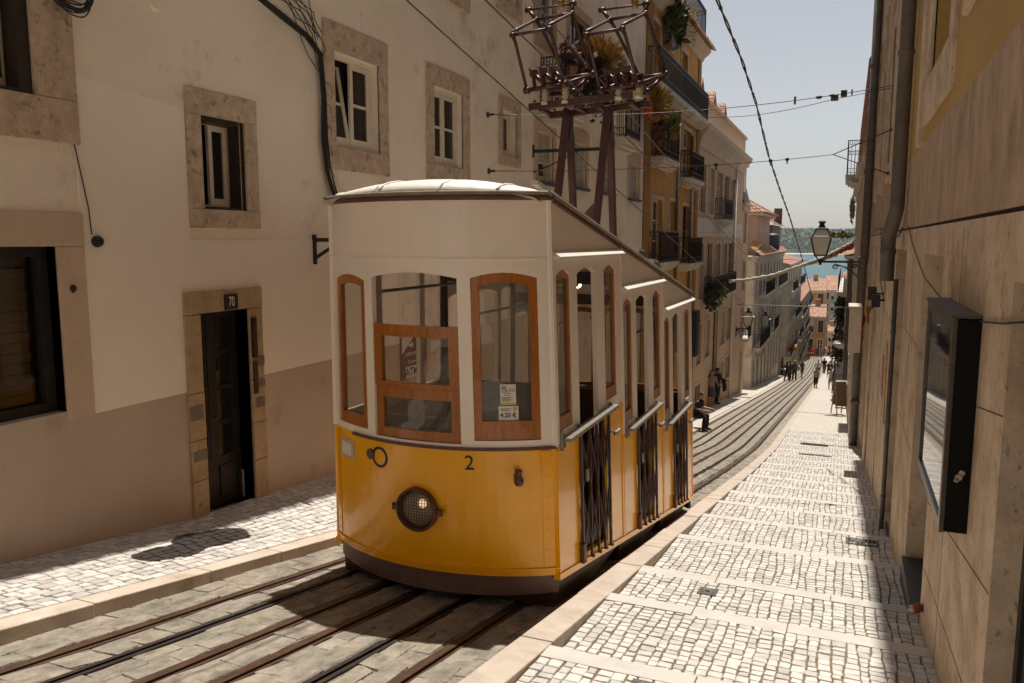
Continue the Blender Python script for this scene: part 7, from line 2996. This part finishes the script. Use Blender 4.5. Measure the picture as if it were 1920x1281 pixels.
def person(loc, h, face, label, skin='l', hair='br', top=(.3, .3, .3), bottom=(.03, .03, .03), style='trousers', sleeves=.5, stride=.0, shoes=(.05, .04, .035), hairlen=0.0, arms=(0, 0), hat=None, bag=None, sit=False, group=None, bend=0.0, bare=False):
    """face 0 = walking up towards the camera (-Y); units are body heights"""
    root = thing('person', loc, label, 'person', group)
    xf = XF(loc, h, face)
    V = Vector
    J = {}
    st = stride
    J['pel'], J['spine'], J['chest'] = V((0, 0, .525)), V((0, -.004, .63)), V((0, 0 - bend * .1, .745))
    J['neckb'], J['neck'] = V((0, .008 - bend * .14, .82)), V((0, .0 - bend * .16, .85))
    hy = -.012 - bend * .2
    J['head0'], J['head1'], J['head2'], J['head3'] = V((0, hy, .885)), V((0, hy, .92)), V((0, hy + .006, .955)), V((0, hy + .008, .985))
    J['nose'] = V((0, hy - .062, .915))
    drop = 0
    for sx, s, ph_, ar in ((-1, 'L', 1, arms[0]), (1, 'R', -1, arms[1])):
        J['ear' + s] = V((sx * .05, hy + .008, .922))
        J['sh' + s] = V((sx * .105, .006 - bend * .11, .805))
        sw = -ph_ * st * .55 - ar * .3
        J['el' + s] = V((sx * .135, sw * .28 + .012, .645 + ar * .02))
        J['wr' + s] = V((sx * .14 - sx * ar * .03, sw * .5 - .03 - ar * .12, .505 + ar * .16))
        d = (J['wr' + s] - J['el' + s]).normalized()
        J['hd' + s] = J['wr' + s] + d * .035 + V((0, -.004, 0))
        for k in range(5):
            if k == 4:
                J['f4' + s] = J['hd' + s] + d * .012 + V((-sx * .012, -.022, 0))
                J['g4' + s] = J['f4' + s] + d * .022 + V((0, -.006, 0))
            else:
                L = (.030, .034, .032, .025)[k]
                o = V((-sx * .002, -.016 + .011 * k, 0))
                J['f%d%s' % (k, s)] = J['hd' + s] + d * L * .8 + o
                J['g%d%s' % (k, s)] = J['f%d%s' % (k, s)] + d * L * .6 + V((-sx * .008, -.003, 0))
        J['hip' + s] = V((sx * .048, 0, .50))
        k_ = ph_ * st
        if sit:
            J['kn' + s] = V((sx * .07, -.22, .50))
            J['an' + s] = V((sx * .07, -.20, .26))
        else:
            J['kn' + s] = V((sx * .052, -.02 - k_ * .16 - abs(st) * .02, .285))
            J['an' + s] = V((sx * .052, .01 - k_ * .30 + (.06 * abs(st) if k_ < 0 else 0), .045 + (.03 * abs(st) if k_ < 0 else 0)))
        J['heel' + s] = J['an' + s] + V((0, .02, -.028))
        J['toe' + s] = J['an' + s] + V((sx * .008, -.085, -.030 - (.01 if k_ < 0 else 0)))
    skin_body(J, 'body', mat_skin(skin), root, xf)
    lean_y = lambda z: -bend * .14 * max(0, (z - .55) / .3)
    # shirt
    mb = MB()
    w = 1.0
    loft(mb, [((0, lean_y(z), z), rx * w, ry) for z, rx, ry in ((.50, .098, .07), (.56, .096, .068), (.63, .088, .062), (.70, .098, .068), (.76, .108, .07), (.80, .104, .062), (.83, .062, .045), (.845, .042, .04))], 14)
    if sleeves > 0:
        for s in 'LR':
            a, b, c = J['sh' + s], J['el' + s], J['wr' + s]
            if sleeves <= .6:
                e = a.lerp(b, sleeves / .6)
                limb(mb, [a + V((0, 0, .012)), a.lerp(e, .5), e], [.042, .038, .036])
            else:
                limb(mb, [a + V((0, 0, .012)), a.lerp(b, .5), b, b.lerp(c, (sleeves - .6) / .4 * .95)], [.042, .036, .031, .024])
    mb.build('shirt', cloth(top), root, xf)
    mb = MB()
    if style == 'skirt':
        loft(mb, [((0, -.005, z), rx, ry) for z, rx, ry in ((.27, .135, .11), (.36, .122, .10), (.46, .108, .082), (.53, .092, .066), (.56, .086, .06))], 16)
        mb.build('skirt', cloth(bottom), root, xf)
    else:
        cut = {'trousers': 1.0, 'capri': .72, 'shorts': .42}[style]
        loft(mb, [((0, 0, z), rx, ry) for z, rx, ry in ((.46, .085, .062), (.50, .102, .072), (.54, .098, .068), (.575, .09, .062))], 14)
        for s in 'LR':
            a, b, c = J['hip' + s], J['kn' + s], J['an' + s]
            if cut <= .5:
                e = a.lerp(b, cut / .5 * .92)
                limb(mb, [a, a.lerp(e, .5), e], [.062, .058, .054])
            else:
                e = b.lerp(c, (cut - .5) / .5)
                limb(mb, [a, a.lerp(b, .5), b, b.lerp(e, .5), e], [.062, .056, .046, .044, .036])
        mb.build('trousers' if style != 'shorts' else 'shorts', cloth(bottom), root, xf)
    for s in 'LR':
        mb = MB()
        a, t, he = J['an' + s], J['toe' + s], J['heel' + s]
        mb.tube([he + V((0, .008, .004)), he.lerp(t, .4) + V((0, 0, .012)), t + V((0, .01, .002)), t + V((0, -.022, -.003))], [.024, .030, .027, .016], 8)
        mb.build('shoe', cloth(shoes), root, xf)
    # hair
    if not bare:
        mb = MB()
        n, rows = 14, 7
        c0 = J['head2'] + V((0, .012, -.006))
        for i in range(rows):
            ph2 = math.pi * .5 * i / (rows - 1) * 1.25
            for k in range(n):
                t = 2 * math.pi * k / n
                front = max(0, -math.sin(t))
                z = math.cos(ph2) * .048
                rr_ = math.sin(min(ph2, math.pi / 2)) if ph2 < math.pi / 2 else 1.0
                if front > .3 and ph2 > 1.15:
                    z = max(z, .012)
                p = c0 + V((math.cos(t) * .052 * rr_, math.sin(t) * .062 * rr_, z))
                if i == rows - 1 and front < .35:
                    p.z -= hairlen
                    p.x *= 1 + hairlen * .8
                mb.v.append(tuple(p))
        for i in range(rows - 1):
            for k in range(n):
                k2 = (k + 1) % n
                mb.f.append((i * n + k, i * n + k2, (i + 1) * n + k2, (i + 1) * n + k))
                mb.mi.append(0)
                mb.sm.append(True)
        mb.build('hair', mat('hair ' + hair, HAIRC[hair], .6, .2, 20), root, xf)
    mb = MB()
    for sx in (-1, 1):
        mb.lathe(V((sx * .019, hy - .050, .928)), [(.003, -.004), (.007, -.002), (.007, .003), (.003, .005)], 8, 'y')
    mb.tube([V((-.014, hy - .050, .897)), V((0, hy - .054, .896)), V((.014, hy - .050, .897))], .0035, 6)
    mb.build('face_features', mat('dark eyes and lips', (0.08, 0.03, 0.025), .5, .1, 5), root, xf)
    if hat:
        mb = MB()
        c = J['head2'] + V((0, .004, .012))
        mb.lathe(c, [(.085, -.004), (.085, .002), (.058, .004), (.056, .03), (.04, .046), (.01, .05)], 18)
        mb.build('hat', cloth(hat), root, xf)
    if bag == 'backpack':
        mb = MB()
        loft(mb, [((0, .095, z), rx, ry) for z, rx, ry in ((.58, .05, .03), (.60, .07, .048), (.70, .075, .055), (.78, .065, .045), (.81, .04, .025))], 12)
        for sx in (-1, 1):
            mb.tube([V((sx * .055, .07, .80)), V((sx * .06, -.02, .83)), V((sx * .062, -.073, .77)), V((sx * .07, -.05, .66)), V((sx * .06, .07, .62))], .010, 6)
        mb.build('backpack', cloth((.05, .05, .055)), root, xf)
    return root, J, xf


def at(px, py, dz=.1):
    return on_ground(px, py, dz)


def put(px, py, hpx, dz=.1, hreal=1.7):
    """stand a person on the pavement at that pixel; returns place and the height the photo shows"""
    p = at(px, py, dz)
    return p


SH = dict
people = [
    ((1529, 729), 1.66, .1, SH(label='woman in a sleeveless grey top and black capri trousers, nearest walker on the right pavement', skin='l', hair='br', top=(.30, .255, .21), bottom=(.02, .02, .022), style='capri', sleeves=0, stride=.7, arms=(.2, .35), hairlen=.05), 0.06),
    ((1557, 730), 1.60, -.1, SH(label='person in a pale top and short pale shorts walking at the right wall, bare legged', skin='t', hair='br', top=(.50, .43, .36), bottom=(.46, .36, .29), style='shorts', sleeves=.3, stride=.6, arms=(.4, .5), hairlen=.06), .1),
    ((1533, 705), 1.70, 0, SH(label='person in a white top half hidden behind the woman in the grey top', skin='l', hair='b', top=(.60, .56, .50), bottom=(.10, .09, .09), style='trousers', sleeves=.5, stride=.5), .02),
    ((1545, 701), 1.76, .1, SH(label='man in a black t-shirt and grey trousers in the middle of the far street', skin='t', hair='b', top=(.014, .014, .016), bottom=(.16, .14, .13), style='trousers', sleeves=.5, stride=.6), .06),
    ((1553, 706), 1.52, -.1, SH(label='thin person dressed all in dark clothes, right of the man in the black t-shirt', skin='t', hair='b', top=(.03, .03, .04), bottom=(.025, .025, .03), style='shorts', sleeves=.4, stride=.7), .1),
    ((1565, 700), 1.72, 0, SH(label='person in a loose white shirt close to the dark balconies on the right', skin='l', hair='br', top=(.62, .58, .53), bottom=(.12, .10, .09), style='capri', sleeves=.8, stride=.4, arms=(.6, .5)), .1),
    ((1559, 698), 1.66, .2, SH(label='dark haired person walking beside the one in the loose white shirt', skin='t', hair='b', top=(.36, .29, .24), bottom=(.05, .04, .04), style='trousers', sleeves=.5, stride=.5, hairlen=.08), .1),
    ((1489, 713), 1.76, 2.9, SH(label='man in an olive t-shirt with his back turned, standing by the left rails', skin='t', hair='br', top=(.11, .095, .065), bottom=(.03, .028, .028), style='trousers', sleeves=.5, stride=.3, hat=(.30, .25, .18)), .06),
    ((1475, 714), 1.68, 2.6, SH(label='person in black clothes on the left, first of the two standing close together', skin='l', hair='b', top=(.018, .016, .018), bottom=(.02, .02, .022), style='trousers', sleeves=.9, stride=.35, hairlen=.08), .08),
    ((1480, 713), 1.74, 3.4, SH(label='person in a dark brown jacket standing behind the one in black on the left', skin='t', hair='b', top=(.045, .035, .03), bottom=(.03, .026, .024), style='trousers', sleeves=.9, stride=.25), .08),
    ((1503, 709), 1.72, .3, SH(label='walker with a backpack and bare calves stepping over the rails', skin='t', hair='br', top=(.085, .075, .065), bottom=(.06, .055, .05), style='shorts', sleeves=.5, stride=.8, bag='backpack'), .03),
    ((1466, 703), 1.70, 1.8, SH(label='person in a red shirt beside the café table on the left', skin='t', hair='b', top=(.32, .025, .02), bottom=(.05, .04, .04), style='trousers', sleeves=.5, stride=.1), .1),
    ((1527, 668), 1.74, .2, SH(label='person in a bright red shirt at the bottom of the street', skin='t', hair='b', top=(.42, .03, .025), bottom=(.08, .06, .05), sleeves=.5, stride=.4), .05),
    ((1532, 668), 1.74, 2.9, SH(label='person in dark clothes next to the bright red shirt at the street end', skin='t', hair='b', top=(.04, .035, .035), bottom=(.03, .03, .03), sleeves=.6, stride=.3), .05),
    ((1541, 667), 1.70, .4, SH(label='person in a pink top, leftmost of three at the far end of the street', skin='l', hair='br', top=(.42, .20, .16), bottom=(.25, .18, .14), style='shorts', sleeves=.4, stride=.5), .05),
    ((1546, 667), 1.76, -.3, SH(label='person in a dull red top, middle of three at the street end', skin='t', hair='b', top=(.26, .07, .06), bottom=(.07, .06, .06), sleeves=.5, stride=.5), .05),
    ((1551, 667), 1.66, .1, SH(label='person in a cream top, rightmost of three at the street end', skin='l', hair='bl', top=(.52, .42, .33), bottom=(.20, .12, .09), style='capri', sleeves=.5, stride=.5), .05),
]
for (pxy, h, face, kw, dz) in people:
    p = at(pxy[0], pxy[1], dz)
    person(p, h, face, **kw)
# the couple leaning by the ochre wall
p = at(1335, 759, .1)
p = Vector((-5.15, 36.5, zr(36.5) + .1))
q = onY(1333, 759, 37.5)
p = Vector((q.x, 37.5, zr(37.5) + .1))
rt, J, xf = person(p, 1.72, .5, 'woman in a dark lilac skirt with long loose hair standing by the peach wall', skin='l', hair='b', top=(.30, .22, .18), bottom=(.085, .07, .085), style='skirt', sleeves=.3, stride=.15, arms=(.9, .6), hairlen=.13, shoes=(.4, .3, .22))
mb = MB()
c = Vector((-.17, .02, .70))
loft(mb, [((-.15, 0, .60), .01, .01), ((-.16, 0, .68), .06, .05), ((-.13, 0, .80), .05, .06), ((-.08, 0, .86), .02, .03)], 10)
mb.build('shawl', cloth((.03, .022, .018)), rt, xf)
q = onY(1344, 754, 39.2)
p = Vector((q.x - .0, 39.2, zr(39.2) + .1))
rt, J, xf = person(p, 1.80, 1.2, 'person holding a black coat over the arm beside the woman in the lilac skirt', skin='t', hair='b', top=(.016, .014, .014), bottom=(.02, .02, .02), style='trousers', sleeves=.9, stride=.1, arms=(.3, .9), hairlen=.03)
mb = MB()
loft(mb, [((.16, -.12, .34), .06, .03), ((.17, -.13, .42), .085, .05), ((.16, -.12, .55), .075, .055), ((.14, -.1, .66), .05, .04)], 12)
mb.build('coat', cloth((.012, .011, .012)), rt, xf)
# someone crouching just past the tram
q = onY(1305, 781, 27.5)
p = Vector((q.x, 27.5, zr(27.5) + .1 - .42))
rt, J, xf = person(p, 1.7, 1.3, 'person in black crouching on the left pavement right behind the end of the tram', skin='l', hair='b', top=(.012, .011, .012), bottom=(.012, .012, .014), style='trousers', sleeves=.5, sit=True, bend=.7, arms=(.9, .9))
# ------------------------------------------------------------ light, sky, camera
SUN_D = Vector((0.022, -0.32, -1.0)).normalized()
sl = bpy.data.lights.new('sun', 'SUN')
sl.energy = 3.05
sl.angle = math.radians(0.53)
sl.color = (1.0, 0.94, 0.86)
so = bpy.data.objects.new('sun', sl)
so.rotation_euler = SUN_D.to_track_quat('-Z', 'Y').to_euler()
COL.objects.link(so)

w = bpy.data.worlds.new('World')
SC.world = w
w.use_nodes = True
nt = w.node_tree
bg = nt.nodes['Background']
sky = nt.nodes.new('ShaderNodeTexSky')
sky.sky_type = 'NISHITA'
sky.sun_disc = False
tos = -SUN_D
sky.sun_elevation = math.asin(tos.z)
sky.sun_rotation = math.atan2(tos.x, tos.y)
sky.air_density = 1.0
sky.dust_density = 0.9
sky.ozone_density = 1.0
hs = nt.nodes.new('ShaderNodeHueSaturation')
hs.inputs['Saturation'].default_value = 0.42
nt.links.new(sky.outputs[0], hs.inputs['Color'])
tint = nt.nodes.new('ShaderNodeMix')
tint.data_type = 'RGBA'
tint.blend_type = 'MULTIPLY'
tint.inputs[0].default_value = 1.0
tint.inputs[7].default_value = (1.0, 0.96, 0.92, 1)
nt.links.new(hs.outputs['Color'], tint.inputs[6])
nt.links.new(tint.outputs[2], bg.inputs['Color'])
bg.inputs['Strength'].default_value = 0.056

cam = bpy.data.cameras.new('camera')
cam.sensor_width = 36.0
cam.lens = F_PX / 1920 * 36.0
cam.clip_start = 0.05
cam.clip_end = 9000
co = bpy.data.objects.new('camera', cam)
fwd = Vector((-_sy * _cp, _cy * _cp, -_sp))
co.rotation_euler = fwd.to_track_quat('-Z', 'Y').to_euler()
COL.objects.link(co)
SC.camera = co
SC.view_settings.view_transform = 'Standard'
SC.view_settings.look = 'None'
SC.view_settings.exposure = 0.9
SC.view_settings.gamma = 1.0
SC.render.engine = 'CYCLES'
SC.cycles.max_bounces = 10
SC.cycles.diffuse_bounces = 8
SC.cycles.transparent_max_bounces = 16
SC.cycles.sample_clamp_indirect = 6
for o in list(bpy.data.objects):
    if '_base' in o:
        del o['_base']
